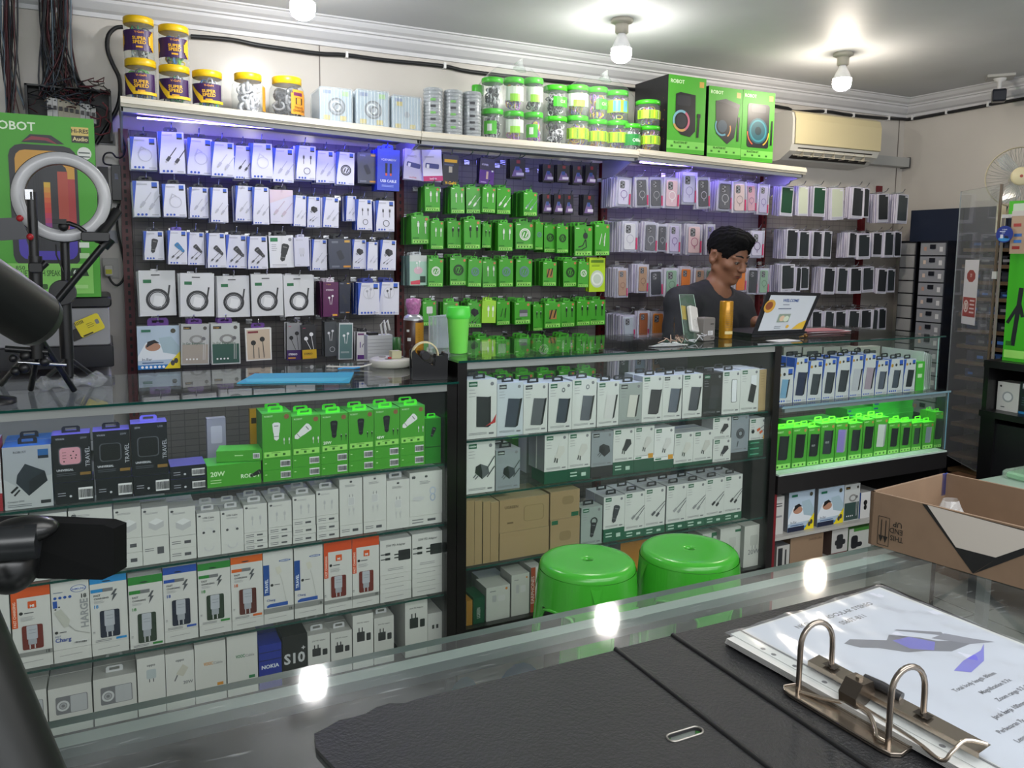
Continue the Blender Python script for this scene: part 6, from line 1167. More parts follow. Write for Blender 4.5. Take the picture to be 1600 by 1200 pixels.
b = MB(); b.box(-.04, -.005, -.01, .02, .0855, .094, BLK); b.build('black_plug', t2)
b = MB()
for d in (.012, .025): b.tube([(d, 0, .085), (d-.005, 0, .12), (d+.006, 0, .135), (d+.014, .0, .1)], .0035, M('#d6d6d4'), n=6)
b.build('white_plug_cables', t2)
# spray can with yellow label
q = atZ(651, 572, ZL); t = thing('spray_can', 'dark brown spray can with yellow label behind the tape dispenser', 'bottle', (q.x, q.y+.03, ZL))
b = MB(); b.lathe([(.031, 0), (.033, .003), (.033, .15), (.03, .155)], M('#3a1c14', .3), n=28, cap=False); b.build('can_body', t)
b = MB(); b.lathe([(.0335, .15), (.031, .16), (.02, .168), (.012, .172)], M('#b9bcc4', .3, .5), n=28, cap=False); b.build('can_shoulder', t)
b = MB(); b.lathe([(.018, .166), (.022, .185), (.026, .2), (.024, .218), (.001, .222)], M('#c47ab0', .3, noise=.4, scale=120), n=20, cap=False); b.build('nozzle_bag', t)
b = MB(); A = Art(b, 0, 0, 1, 1, 0, warp=lambda u, v, y: (.0337*math.cos(-math.pi/2+.45+(u-.5)*1.5), .0337*math.sin(-math.pi/2+.45+(u-.5)*1.5), .15*v), step=.0002); A.rect(.1, .25, 1.0, .95, '#c48a1c', n=6)
for k in range(9): A.rect(.18, .32+.06*k, .92, .335+.06*k, '#8a5c10', n=4)
A.rect(-.45, .55, -.2, .62, '#d0d0d0', n=2); A.rect(-.5, .75, -.3, .8, '#d0d0d0', n=2); b.build('yellow_label', t)
# tape dispenser
q = atZ(672, 592, ZL); t = thing('tape_dispenser', 'black desk tape dispenser with roll at the right end of the left counter', 'tape dispenser', (q.x-.0, q.y+.01, ZL), rz=math.radians(-12))
pr = [(-.052, 0), (.05, 0), (.052, .075), (.044, .078), (.04, .07), (.018, .07), (.012, .04), (-.02, .055), (-.048, .088), (-.054, .08)]
for n_, y0, y1 in (('side_plate', -.03, -.022), ('side_plate', .022, .03)):
    b = MB(); b.prism(pr, y0, y1, M('#121216', .35)); b.build(n_, t)
b = MB(); b.box(-.05, .05, -.022, .022, 0, .03, M('#101014', .4)); b.box(.01, .05, -.022, .022, .03, .06, M('#101014', .4)); b.build('base_block', t)
b = MB(); b.lathe([(.036, -.011), (.04, -.011), (.04, .011), (.036, .011), (.036, -.011)], M('#d0c49a', .35), c=(-.012, 0, .07), n=32, cap=False, ax='y'); b.build('tape_roll', t)
b = MB(); b.lathe([(.012, -.02), (.012, .02)], M('#1c1c20', .4), c=(-.012, 0, .07), n=16, ax='y'); b.build('roll_core', t)
b = MB(); b.box(.043, .053, -.018, .018, .076, .08, M('#8a8d92', .3, .8)); b.build('cutter_blade', t)
# small dark rectangles: green tin behind dispenser
q = atZ(630, 562, ZL); b = MB(); b.lathe([(.018, 0), (.018, .07), (.001, .07)], M('#1c5a1c', .4), n=16, cap=False); obj1(b, 'small_tin', 'small dark green tin left of the spray can', 'tin', (q.x, q.y+.08, ZL))
# green tumbler
q = atZ(722, 553, ZC); b = MB(); b.lathe([(.026, 0), (.028, .002), (.034, .105), (.036, .11)], M('#7ee85a', .35, spec=.6), n=32, cap=False)
t = obj1(b, 'green_tumbler', 'bright green plastic tumbler with screw lid on the middle counter corner', 'cup', (q.x, q.y+.03, ZC))
b = MB(); b.lathe([(.036, .108), (.038, .112), (.038, .122), (.037, .126), (.036, .142), (.033, .145), (.001, .144)], M('#56e24a', .35), n=32, cap=False); b.build('lid', t)
# clear boxes behind the tumbler
q0 = atZ(664, 545, ZC); 
for k in range(4):
    b = MB(); b.box(-.04, .04, 0, .012, 0, .105, clear('#dfe6ee', .25, .08, 1.35, 'cb')); b.box(-.0405, -.039, 0, .012, 0, .105, M('#cfd6de', .3)); b.box(-.04, .04, 0, .012, .104, .105, M('#cfd6de', .3))
    obj1(b, 'clear_box', 'one of the clear plastic boxes lined up behind the green tumbler', 'plastic box', (q0.x+.055+.02*k, q0.y+.16-.03*k if 0 else 2.42-.0*k+.016*k, ZC), group='clear plastic boxes behind the tumbler')
# acrylic stand with magnetic power bank
q = atZ(1082, 533, ZC); t = thing('acrylic_stand', 'clear acrylic display stand holding a white power bank on the middle counter', 'display stand', (q.x, q.y, ZC), rz=math.radians(18))
b = MB(); b.add([(-.05, 0, 0), (.06, 0, 0), (.075, .05, .165), (-.02, .05, .168)], [(0, 1, 2, 3)], clear('#9cc4ac', .18, .03, 1.45, 'acr')); b.tube([(.06, 0, 0), (.075, .05, .165), (-.02, .05, .168), (-.05, 0, 0)], .0012, M('#bcd8c8', .1), n=4); b.build('front_sheet', t)
b = MB(); b.box(-.08, .06, 0, .07, 0, .003, clear('#9cc4ac', .25, .03, 1.45, 'acr2')); b.build('base_sheet', t)
b = MB(); b.add([(-.09, .02, .003), (-.03, .06, .003), (-.02, .07, .09), (-.075, .03, .08)], [(0, 1, 2, 3)], clear('#1c7a44', .55, .05, 1.4, 'acg')); b.build('green_sheet', t)
b = MB(); b.X = Matrix.Translation((.02, .012, .075)) @ Matrix.Rotation(math.radians(10), 4, 'Y') @ Matrix.Rotation(math.radians(-16), 4, 'X'); b.rbox(-.026, .026, -.008, .008, -.045, .052, .008, M('#d8d6d2', .3)); A = Art(b, -.026, -.045, .052, .097, -.0085); A.ring(.45, .6, .27, .025, '#b4b2ae'); A.line([(.45, .33), (.45, .12)], .03, '#b4b2ae')
o = b.build('power_bank', None); o.matrix_world = t.matrix_basis.copy(); tag(o, 'white magnetic power bank with ring leaning on the acrylic stand', 'power bank')
b = MB(); b.X = Matrix.Translation((.0, .03, .075)) @ Matrix.Rotation(math.radians(10), 4, 'Y') @ Matrix.Rotation(math.radians(-16), 4, 'X'); b.box(-.022, .0, -.004, .004, -.0, .052, M('#d0a81c')); b.build('yellow_card', t)
q = atZ(1075, 537, ZC); R = random.Random(4); b = MB()
for k in range(7):
    pts = [(R.uniform(-.05, .05), R.uniform(-.02, .03), .004)]
    for j in range(7): x, y, z = pts[-1]; pts.append((x+R.uniform(-.03, .03), y+R.uniform(-.015, .015), R.uniform(.003, .03)))
    b.tube(pts, .0016, M(('#c4a894', '#8a6a5a', '#d4d4d8', '#55504a')[k % 4], .4), n=5)
obj1(b, 'loose_wires', 'tangle of thin brown and white wires on the middle counter', 'wires', (q.x, q.y+.02, ZC), kind='stuff')
q = atZ(1052, 541, ZC); b = MB(); L = []; R = random.Random(9)
for j in range(3): L.append([((.09-.03*j)*math.cos(k*.33)*R.uniform(.7, 1.1), (.022-.007*j)*math.sin(k*.33)*R.uniform(.7, 1.1), .002+.006*j*R.uniform(.5, 1)) for k in range(19)])
b.loft(L, clear('#f0f4f6', .3, .06, 1.35, 'crink'), cap=True); obj1(b, 'plastic_wrap', 'crumpled clear plastic wrap in front of the wires', 'plastic wrap', (q.x-.01, q.y+.01, ZC))
# grey adapter block
q = atZ(1111, 533, ZC); b = MB(); b.rbox(-.03, .03, 0, .05, 0, .085, .006, M('#77726e', .5)); A = Art(b, -.03, 0, .06, .085, 0); A.rect(.35, .35, .8, .62, '#c9c9c9'); A.bars(.4, .55, .35, 3, '#77726e', .02, .07); A.rect(.55, 1.0, .85, 1.06, '#2a2826'); A.rect(.6, .14, .9, .2, '#2a2826')
obj1(b, 'adapter_block', 'grey brown adapter block with white sticker beside the acrylic stand', 'adapter', (q.x, q.y+.01, ZC), rz=math.radians(8))
# golden bottle
q = atZ(1139, 529, ZC); b = MB(); b.lathe([(.024, 0), (.0255, .003), (.0255, .138), (.024, .141), (.001, .141)], M('#c08a20', .22, .35, noise=.2, scale=25), n=28, cap=False)
t = obj1(b, 'golden_can', 'golden cylindrical can between grey adapter and laptop', 'can', (q.x, q.y+.02, ZC)); b = MB(); A = Art(b, 0, 0, 1, 1, 0, warp=lambda u, v, y: (.0258*math.cos(-math.pi/2-.1+(u-.5)*1.8), .0258*math.sin(-math.pi/2-.1+(u-.5)*1.8), .14*v), step=.0002)
for k in range(9): A.rect(.12, .3+.055*k, .9, .312+.055*k, '#6a4a14', n=5)
A.rect(.1, .12, .9, .2, '#d8c890', n=5); b.build('printed_label', t)
# laptop: open, screen facing us and tilted away, seen from the customer's side? lid back carries a printed sheet
SP = [atY(*q, Y_) for q, Y_ in (((1176, 529), 2.33), ((1256, 528), 2.33), ((1283, 458), 2.40), ((1200, 456), 2.40))]
t = thing('laptop', 'open black laptop whose tilted lid shows a welcome sheet toward the customer', 'laptop', (SP[0].x, 2.33, ZC))
def quadbox(P, th, m, inset=0.0, off=0.0):
    n = (P[1]-P[0]).cross(P[3]-P[0]).normalized(); c = sum(P, Vector())/4; Q = [p+(c-p)*inset+n*off for p in P]; b = MB(); o = Vector(t.location)
    v = [tuple(q-o) for q in Q]+[tuple(q-n*th-o) for q in Q]; b.add(v, [(0, 1, 2, 3), (7, 6, 5, 4), (0, 4, 5, 1), (1, 5, 6, 2), (2, 6, 7, 3), (3, 7, 4, 0)], m); return b
for q in SP[:2]: q.z = ZC+.012
quadbox(SP, .007, M('#15161c', .35)).build('lid', t)
sb = quadbox(SP, .0006, M('#c4c9d0', .35), .0, .0012); 
def LQ(u, v): P = SP; a = P[0]+(P[1]-P[0])*u; c = P[3]+(P[2]-P[3])*u; return a+(c-a)*v
n = (SP[1]-SP[0]).cross(SP[3]-SP[0]).normalized(); b = MB(); A = Art(b, 0, 0, 1, 1, 0, warp=lambda u, v, y: tuple(LQ(u, v)+n*(.001+y*1.0)-Vector(t.location)), step=.0002); A.kx = 1
A.k = 1; A.rect(.07, .07, .93, .92, '#c6ccd4'); A.text('WELCOME', .48, .76, .07, '#2a4a8a', .03, align='c', maxw=.3); A.bars(.36, .68, .2, 1, '#55607a', .015); A.bars(.3, .58, .4, 1, '#55607a', .02); A.ell(.12, .65, .1, .16, '#c99a3c'); A.ell(.11, .66, .065, .1, '#8a4a2a'); A.rect(.36, .26, .58, .46, '#8a9a8c'); A.ell(.44, .35, .05, .07, '#d0b49a'); A.ell(.52, .34, .05, .07, '#c9d4c0'); A.poly([(.7, .08), (.93, .08), (.93, .3), (.8, .22)], '#d8b03a'); A.ell(.6, .15, .03, .04, '#d8a83a'); A.bars(.35, .15, .12, 2, '#77808c', .015, .04)
b.build('printed_sheet', t)
b = MB(); L0 = SP[0]; L1 = SP[1]; o = Vector(t.location); v = [Vector((L0.x, 2.335, ZC)), Vector((L1.x+.02, 2.335, ZC)), Vector((L1.x+.02, 2.56, ZC)), Vector((L0.x, 2.56, ZC))]
b.add([tuple(q-o) for q in v]+[tuple(q-o+Vector((0, 0, .014))) for q in v], [(0, 1, 5, 4), (1, 2, 6, 5), (2, 3, 7, 6), (3, 0, 4, 7), (4, 5, 6, 7), (3, 2, 1, 0)], M('#15161c', .35)); b.build('keyboard_base', t)
# papers
q = atZ(1330, 525, ZC); R = random.Random(8)
for k in range(6):
    b = MB(); b.box(-.13+.01*k, .13, -.05, .06, 0, .0016, M(('#d0cdd4', '#a8606a', '#d6d3d8', '#8a4a5c', '#c9c4cc', '#b4747a')[k], .5)); o = obj1(b, 'price_sheet', 'thin printed sheet in the pile right of the laptop', 'paper', (q.x-.01+R.uniform(-.03, .04), 2.42+R.uniform(-.01, .02), ZC+.0018*k), group='sheets piled right of the laptop'); o.rotation_euler = (0, 0, R.uniform(-.15, .15))
b = MB(); b.box(-.06, .06, -.03, .03, 0, .001, M('#d8d8dc', .5)); q = atZ(1230, 533, ZC); obj1(b, 'paper_slip', 'white paper slip lying in front of the laptop', 'paper', (q.x, q.y+.02, ZC), rz=.1)
b = MB(); q = atZ(1262, 528, ZC); b.sph((0, 0, .008), .009, M('#6a4a24', .3, .6)); b.tube([(-.01, 0, .006), (-.02, .006, .004), (-.03, 0, .004)], .003, M('#8a6a3a', .3, .6)); obj1(b, 'key_ring', 'small brass coloured keys by the laptop corner', 'keys', (q.x, q.y+.01, ZC))
# crumpled bag on the left counter
q = atZ(105, 612, ZL); b = MB(); R = random.Random(12); L = []
for j in range(14):
    x = -.085+.17*j/13; rr = (.022+.012*math.sin(j*1.3))*(1 if 0 < j < 13 else .3); L.append([(x, rr*1.1*math.cos(k*.45)*R.uniform(.75, 1.15), max(.001, .016+rr*.75*math.sin(k*.45)*R.uniform(.75, 1.15))) for k in range(14)])
b.loft(L, clear('#f2f4f8', .14, .08, 1.4, 'cbag')); obj1(b, 'clear_plastic_bag', 'crumpled clear plastic bag lying under the tripod on the left counter', 'plastic bag', (q.x+.01, q.y+.06, ZL), rz=.15)
b = MB(); b.tube([(.0, 0, .003), (.02, .004, .004), (.05, -.004, .003), (.07, 0, .004)], .003, M('#3a9ad8', .4)); q = atZ(528, 578, ZL); obj1(b, 'blue_cord', 'short bright blue cord end at the back of the left counter', 'cord', (q.x, q.y, ZL))
# ================================================================== LEFT CORNER
# plastic drawer unit
def drawer(px0, px1, yt, yb, i):
    pass
Yd = 2.86; p0 = atY(-60, 460, Yd); p1 = atY(174, 463, Yd); zt = p1.z
t = thing('storage_tower', 'grey plastic drawer tower with black frame behind the ring light', 'drawers', (0, Yd, 0)); off = 0
X0, X1 = p0.x, p1.x; zs_ = [zt, atY(178, 572, Yd).z, atY(178, 572, Yd).z-.27, atY(178, 572, Yd).z-.54]
b = MB(); b.rbox(X0, X1, -.008, .36, zt-.035, zt, .012, M('#0f1014', .3), axis='y'); b.build('top_frame', t)
for k in range(3):
    a, c = zs_[k], zs_[k+1]
    b = MB(); b.rbox(X0+.01, X1-.008, 0, .34, c+.07 if k == 0 else c+.03, a-.036, .008, M('#8f9094', .35)); b.build('drawer', t)
    b = MB(); b.rbox(X0+.004, X1, -.01, .345, c+.0, c+.07 if k == 0 else c+.03, .006, M('#101116', .3) if k == 0 else M('#a4a5a8', .35)); b.build('drawer_frame', t)
b = MB(); b.box(X0+.01, X1-.01, .0, .34, 0, zs_[3], M('#8f9094', .4)); b.build('base', t)
# yellow card stuck on the drawer
q = atY(140, 508, Yd-.004); b = MB(); cu, cv = q.x, q.z
b.rbox(-.030, .030, -.002, 0, -.022, .022, .006, M('#d8c81c', .4)); b.box(-.05, -.028, -.0018, 0, -.022, .006, M('#15140c', .4)); A = Art(b, -.03, -.022, .06, .044, -.002)
for k in range(6): A.rect(.02+.06*k, .56, .05+.06*k, .7, '#3a340c')
A.bars(.4, .45, .35, 3, '#6a6010', .02, .08); A.rr(.76, .3, .9, .5, .04, '#77787c'); A.rect(.1, .02, .5, .08, '#2a240c')
o = obj1(b, 'yellow_tool_card', 'yellow carded pack taped aslant on the grey drawer front', 'pack', (q.x, Yd-.012, q.z)); o.rotation_euler = (0, math.radians(-24), 0); o.scale = (1.25, 1, 1.25)
# big green speaker box
Yg = 2.82; p0 = atY(-75, 455, Yg); p1 = atY(158, 458, Yg); h = atY(150, 187, Yg).z-zt; w = p1.x-p0.x; xc = (p0.x+p1.x)/2
b = MB(); b.box(-w/2, w/2, 0, .22, 0, h, M('#2c7a14', .4), front=M('#4aa82a', .42), top=M('#3a9a1c', .4)); A = Art(b, -w/2, 0, w, h); a = A.a
A.text('ROBOT', .30, a-.12, .062, '#e6f9dc', .02); A.rect(.84, a-.19, .96, a-.07, '#d8c06a'); A.rect(.84, a-.19, .96, a-.135, '#22201a'); A.text('Hi-RES', .9, a-.115, .03, '#3a3010', .02, align='c'); A.text('Audio', .9, a-.175, .03, '#e9d9a0', .02, align='c'); A.ell(.925, a-.27, .05, .05, '#dfe4dc'); A.bars(.885, a-.27, .08, 2, '#55605a', .01, .03)
A.rr(.41, a*.17, .87, a*.84, .09, '#23252a'); A.poly([(.50, a*.85), (.56, a*.895), (.70, a*.895), (.79, a*.85)], '#23252a'); A.poly([(.51, a*.855), (.57, a*.885), (.68, a*.88), (.75, a*.845), (.66, a*.865), (.57, a*.865)], '#8a2c3c')
A.rr(.45, a*.21, .85, a*.81, .07, '#d09a3a'); A.rect(.45, a*.40, .85, a*.66, '#b03a3a'); A.rr(.45, a*.21, .85, a*.42, .07, '#4a3ab0'); A.rr(.50, a*.26, .80, a*.75, .08, '#2c2e33'); A.rect(.73, a*.34, .80, a*.70, '#b44a3a')
for k in range(11): A.rect(.635, a*(.33+.028*k), .68, a*(.358+.028*k), ('#4a3ab0', '#5a3aa8', '#8a3a8a', '#b43a6a', '#c43a5a', '#d0443a', '#d0503a', '#d8663a', '#d8803a', '#d8983a', '#d8b03a')[k])
for k in range(7): A.rect(.515+.017*k, a*.27, .518+.017*k, a*.72, '#25272b')
A.rect(.18, a*.02, .95, a*.19, '#86d060'); A.text('850  5.0', .42, a*.155, .03, '#2d5d1c', .01); A.text('BLUETOOTH SPEAKER', .42, a*.12, .045, '#2d5d1c', .01, maxw=.34); A.poly([(.78, a*.12), (.92, a*.12), (.9, a*.165), (.8, a*.165)], '#1c3a1c'); A.text('6.5', .81, a*.13, .035, '#dfe9dc', .02)
for k in range(3): A.rr(.42+.17*k, a*.045, .46+.17*k, a*.075, .01, '#2d5d1c'); A.rect(.48+.17*k, a*.05, .57+.17*k, a*.07, '#a4dc84')
A.rect(.86, a*.28, .93, a*.31, '#dfe9dc'); A.rect(.86, a*.22, .93, a*.25, '#b9dca8')
obj1(b, 'speaker_box', 'big green speaker box with red handle picture behind the ring light', 'speaker box', (xc, Yg, zt+.0008))
# breaker panel with wires
Yp = 3.285; c0 = atY(40, 135, Yp); c1 = atY(176, 215, Yp); t = thing('breaker_panel', 'open black breaker panel full of tangled wires above the green box', 'electrical panel', ((c0.x+c1.x)/2, 3.3, (c0.z+c1.z)/2)); off = -Vector(t.location)
b = MB(); b.X = Matrix.Translation(off); b.box(c0.x, c1.x, 3.27, 3.298, c1.z-.02, c0.z, M('#17181a', .5)); b.box(c0.x, c0.x+.008, 3.22, 3.27, c1.z-.02, c0.z, M('#1c1d20', .4)); b.box(c1.x-.008, c1.x, 3.22, 3.27, c1.z-.02, c0.z, M('#1c1d20', .4)); b.box(c0.x, c1.x, 3.22, 3.27, c0.z-.006, c0.z, M('#1c1d20', .4)); b.build('panel_box', t)
for k in range(9):
    x = 73+8.6*k; q = atY(x, 152+1.6*k, 3.23); b = MB(); b.X = Matrix.Translation(off); wd_ = .0155 if k < 2 or k > 5 else .0165; hh = .062
    b.box(q.x, q.x+wd_, 3.225, 3.27, q.z-hh, q.z, M('#c9c9c9' if k < 2 or k > 5 else '#b0a994', .4)); b.box(q.x+.003, q.x+wd_-.003, 3.215, 3.226, q.z-hh*.62, q.z-hh*.42, BLK); b.box(q.x+.005, q.x+.011, 3.2245, 3.2255, q.z-hh*.15, q.z-hh*.08, BLK); b.build('breaker', t)
R = random.Random(21); WC = ['#15161a', '#1c1d22', '#3c1218', '#4a1a22', '#22242c', '#4a4238', '#2c3440', '#6a7a88', '#561a24']
def bundle(label, xs0, xs1, y_top, tgt, n, Y0=3.25):
    b = MB()
    for k in range(n):
        u = R.random(); x = xs0+(xs1-xs0)*u; pts = []; tx, ty = tgt[0]+(tgt[1]-tgt[0])*R.random(), tgt[2]+(tgt[3]-tgt[2])*R.random(); N = 9; yy = Y0+R.uniform(-.03, .03); wob = R.uniform(-5, 5)
        for j in range(N):
            s_ = j/(N-1); e = max(0, (s_-.5)/.5)**1.6; px = x+(tx-x)*e+wob*math.sin(s_*5+u*6)*(1 if 0 < j < N-1 else .2); py = y_top+(ty-y_top)*s_; p = atY(px, py, yy); pts.append(tuple(p))
        b.tube(pts, R.choice((.0018, .0022, .003)), M(R.choice(WC), .45), n=5)
    return obj1(b, 'wire_bundle', label, 'wires', kind='stuff')
bundle('thick bundle of black and red wires hanging down into the breaker panel', 62, 107, -70, (60, 150, 135, 160), 60)
bundle('bundle of black cables hanging at the far left edge', 2, 26, -70, (5, 40, 150, 260), 30, 3.2)
b = MB()
for k in range(26):
    pts = []; x, y = R.uniform(50, 160), R.uniform(128, 150); 
    for j in range(6): pts.append(tuple(atY(x, y, 3.2+R.uniform(-.02, .03)))); x += R.uniform(-22, 22); y += R.uniform(-8, 12); x = min(max(x, 42), 172); y = min(y, 205)
    b.tube(pts, .002, M(R.choice(WC), .45), n=5)
for (xa_, ya_) in ((150, 175), (160, 160), (165, 185)):
    b.tube([tuple(atY(xa_+d, ya_+e, 3.19)) for d, e in ((0, 0), (8, 8), (6, 22), (-8, 26), (-20, 22))], .003, M('#6a1c28', .4), n=5)
obj1(b, 'loose_wires', 'tangled red and black wires across the breaker panel', 'wires', kind='stuff')
b = MB(); b.tube(sm([tuple(atY(x, y, 3.27)) for x, y in ((192, 42), (180, 44), (169, 56), (168, 78), (176, 100), (187, 125), (186, 160), (172, 190), (156, 215), (150, 225))]), .0075, M('#15161a', .4), n=8)
obj1(b, 'thick_cable', 'thick black cable curving from the shelf down beside the breaker panel', 'cable')
# plates, hooks, plug and adapters on wall
def plate(px0, py0, px1, py1, c, name, label, cat, d=.006, Y=3.295):
    a = atY(px0, py0, Y); e = atY(px1, py1, Y); b = MB(); b.box(a.x, e.x, Y-d, 3.2985, e.z, a.z, M(c, .4)); return obj1(b, name, label, cat)
plate(148, 208, 180, 227, '#a9aaac', 'wall_plate', 'grey sheet plate on the wall under the breaker panel', 'plate')
plate(170, 360, 184, 380, '#9c9ea8', 'wall_plate', 'small grey plate on the wall beside the ring light clamp', 'plate')
o = plate(160, 403, 186, 434, '#b4b2ae', 'wall_socket', 'white wall socket with a plugged-in adapter by the green box', 'socket', .012)
b = MB(); a = atY(163, 414, 3.27); e = atY(177, 431, 3.27); b.rbox(a.x, e.x, 3.25, 3.283, e.z, a.z, .006, M('#c4c2be', .4)); b.build('plug_adapter', o)
b = MB(); a = atY(165, 421, 3.248); e = atY(175, 428, 3.248); b.box(a.x, e.x, 3.247, 3.2502, e.z, a.z, M('#c9c81c', .4)); b.build('yellow_sticker', o)
b = MB(); b.tube(sm([tuple(atY(x, y, 3.26)) for x, y in ((170, 432), (174, 440), (183, 446), (193, 436), (195, 418), (190, 390), (184, 360), (183, 330), (186, 318))]), .004, M('#121317', .4), n=6)
obj1(b, 'wall_cable', 'black power cord looping from the wall socket up beside the red post', 'cable')
o = plate(152, 262, 172, 340, '#111216', 'router_box', 'flat black box on the wall right of the green speaker box', 'box', .05)
b = MB(); b.X = Matrix.Translation(atY(182, 285, 3.24)); b.rbox(-.016, .016, -.02, .02, -.065, .06, .004, M('#16171c', .35)); b.box(-.006, .006, -.021, -.019, .01, .03, M('#8a8d94')); obj1(b, 'power_adapter', 'black power adapter brick hanging left of the red post', 'adapter')
b = MB(); b.tube(sm([tuple(atY(x, y, 3.22)) for x, y in ((175, 258), (164, 256), (161, 248), (165, 240), (175, 239), (182, 246), (192, 244), (196, 228), (190, 205), (192, 170))]), .003, M('#121317', .4), n=6); obj1(b, 'wall_cable', 'thin black cord looping above the adapter brick', 'cable')
# ring light
Yr = 2.32; c = atY(97, 308, Yr); rx = (atY(172, 308, Yr)-atY(21, 308, Yr)).length/2; t = thing('ring_light', 'white ring light on black tripod standing on the left counter', 'ring light', (c.x, Yr, ZL)); o_ = -Vector(t.location)
zc = c.z; rr = rx*.93; tr = rx*.135
def rring(b, r0, w_, y, m, th): b.lathe([(r0-w_, -th), (r0+w_, -th), (r0+w_*1.05, 0), (r0+w_, th), (r0-w_, th), (r0-w_, -th)], m, c=(c.x, y, zc), n=56, cap=False, ax='y')
b = MB(); b.X = Matrix.Translation(o_); L = []
for k in range(57):
    a = 2*math.pi*k/56; L.append([(c.x+(rr*.97+tr*math.cos(q))*math.cos(a), Yr+tr*.45*math.sin(q)-.004, zc+(rr*.97+tr*math.cos(q))*math.sin(a)) for q in [math.pi*(1+j/6) for j in range(7)]])
b.loft(L, M('#b9babd', .22, spec=.6), smooth=True, closed=False); b.build('diffuser_ring', t)
b = MB(); b.X = Matrix.Translation(o_); rring(b, rr*.97, tr*1.08, Yr+.008, M('#141519', .35), .012); b.build('ring_housing', t)
def bar(b, p, q, r, m=None, n=8): b.tube([tuple(p), tuple(q)], r, m or M('#0e0f12', .35), n=n)
b = MB(); b.X = Matrix.Translation(o_); bar(b, atY(101, 378, Yr+.02), atY(108, 588, Yr+.02), .011, n=10); bar(b, atY(99, 440, Yr+.02), atY(105, 560, Yr+.02), .016, n=10); b.build('stand_pole', t)
b = MB(); b.X = Matrix.Translation(o_); q = atY(98, 457, Yr); b.lathe([(.03, -.018), (.032, 0), (.03, .018)], M('#0e0f12', .4), c=tuple(q), n=24, ax='y'); b.build('pivot_knob', t)
b = MB(); b.X = Matrix.Translation(o_); bar(b, atY(85, 475, Yr-.02), atY(160, 385, Yr-.02), .009); bar(b, atY(150, 375, Yr-.02), atY(183, 330, Yr+.03), .014); bar(b, atY(160, 385, Yr), atY(172, 372, Yr), .016); b.build('folding_arm', t)
b = MB(); b.X = Matrix.Translation(o_); a = atY(126, 362, Yr-.03); e = atY(172, 378, Yr-.03); b.rbox(a.x, e.x, Yr-.045, Yr-.02, e.z, a.z, .006, M('#0e0f12', .35)); b.build('clamp_block', t)
b = MB(); b.X = Matrix.Translation(o_); b.tube([tuple(atY(x, y, Yr-.02)) for x, y in ((134, 363), (122, 354), (108, 349), (98, 350))], .006, M('#0e0f12', .35)); a = atY(82, 342, Yr-.02); e = atY(104, 350, Yr-.02); b.box(a.x, e.x, Yr-.03, Yr-.01, e.z, a.z, M('#0e0f12')); b.sph(tuple(atY(99, 354, Yr-.02)), .012, M('#0e0f12')); b.build('phone_clip', t)
b = MB(); b.X = Matrix.Translation(o_); b.tube([tuple(atY(x, y, Yr+.01)) for x, y in ((87, 382), (88, 398), (94, 412), (99, 425))], .002, BLK); b.build('cable', t)
for k, (x, y) in enumerate(((150, 590), (70, 592), (112, 604))):
    b = MB(); b.X = Matrix.Translation(o_); q = atZ(x, y, ZL+.004); bar(b, atY(108, 560, Yr+.02), q, .006); b.build('tripod_leg', t)
# phone holder tripod with red corners in front of ring light
Yh = 2.24; q = atY(51, 500, Yh); t = thing('phone_tripod', 'black phone tripod with red-cornered holder left of the ring light', 'tripod', (q.x, Yh, ZL)); o_ = -Vector(t.location)
b = MB(); b.X = Matrix.Translation(o_); bar(b, atY(49, 300, Yh), atY(55, 440, Yh), .011); bar(b, atY(55, 400, Yh), atY(58, 560, Yh), .015); b.build('centre_column', t)
b = MB(); b.X = Matrix.Translation(o_); a = atY(39, 296, Yh-.002); e = atY(48, 312, Yh); b.box(a.x, e.x+.006, Yh-.01, Yh+.01, e.z, a.z, M('#b9babd', .25, .8)); b.build('chrome_collar', t)
b = MB(); b.X = Matrix.Translation(o_); P = [atY(*p, Yh-.02) for p in ((-30, 378), (48, 373), (32, 340), (-30, 342))]; b.prism([(p.x, p.z) for p in P], Yh-.03, Yh-.01, M('#2c2d32', .35)); b.build('phone_holder', t)
for x, y in ((31, 341), (47, 370)):
    b = MB(); b.X = Matrix.Translation(o_); p = atY(x, y, Yh-.03); b.sph(tuple(p), .008, M('#a01c24', .35), nu=8, nv=6); b.build('red_corner', t)
b = MB(); b.X = Matrix.Translation(o_); a = atY(44, 410, Yh-.02); e = atY(75, 426, Yh-.02); b.rbox(a.x, e.x-.01, Yh-.03, Yh, e.z, a.z, .006, M('#0e0f12')); bar(b, atY(62, 420, Yh-.02), atY(73, 410, Yh-.02), .008); b.build('clamp', t)
for (x, y) in ((116, 610), (48, 608), (2, 600)):
    b = MB(); b.X = Matrix.Translation(o_); g = atZ(x, y, ZL+.004); bar(b, atY(64, 530, Yh), g, .0075, M('#15161a', .25)); b.build('tripod_leg', t)
b = MB(); b.X = Matrix.Translation(o_)
for x, y, r in ((40, 556, .014), (38, 575, .014), (24, 580, .012), (70, 565, .013), (20, 560, .01)): b.sph(tuple(atY(x, y, Yh)), r, M('#0e0f12', .4), nu=10, nv=8)
bar(b, atY(8, 545, Yh), atY(75, 550, Yh), .008); bar(b, atY(28, 566, Yh), atY(104, 570, Yh), .004, CHR); b.build('joints', t)
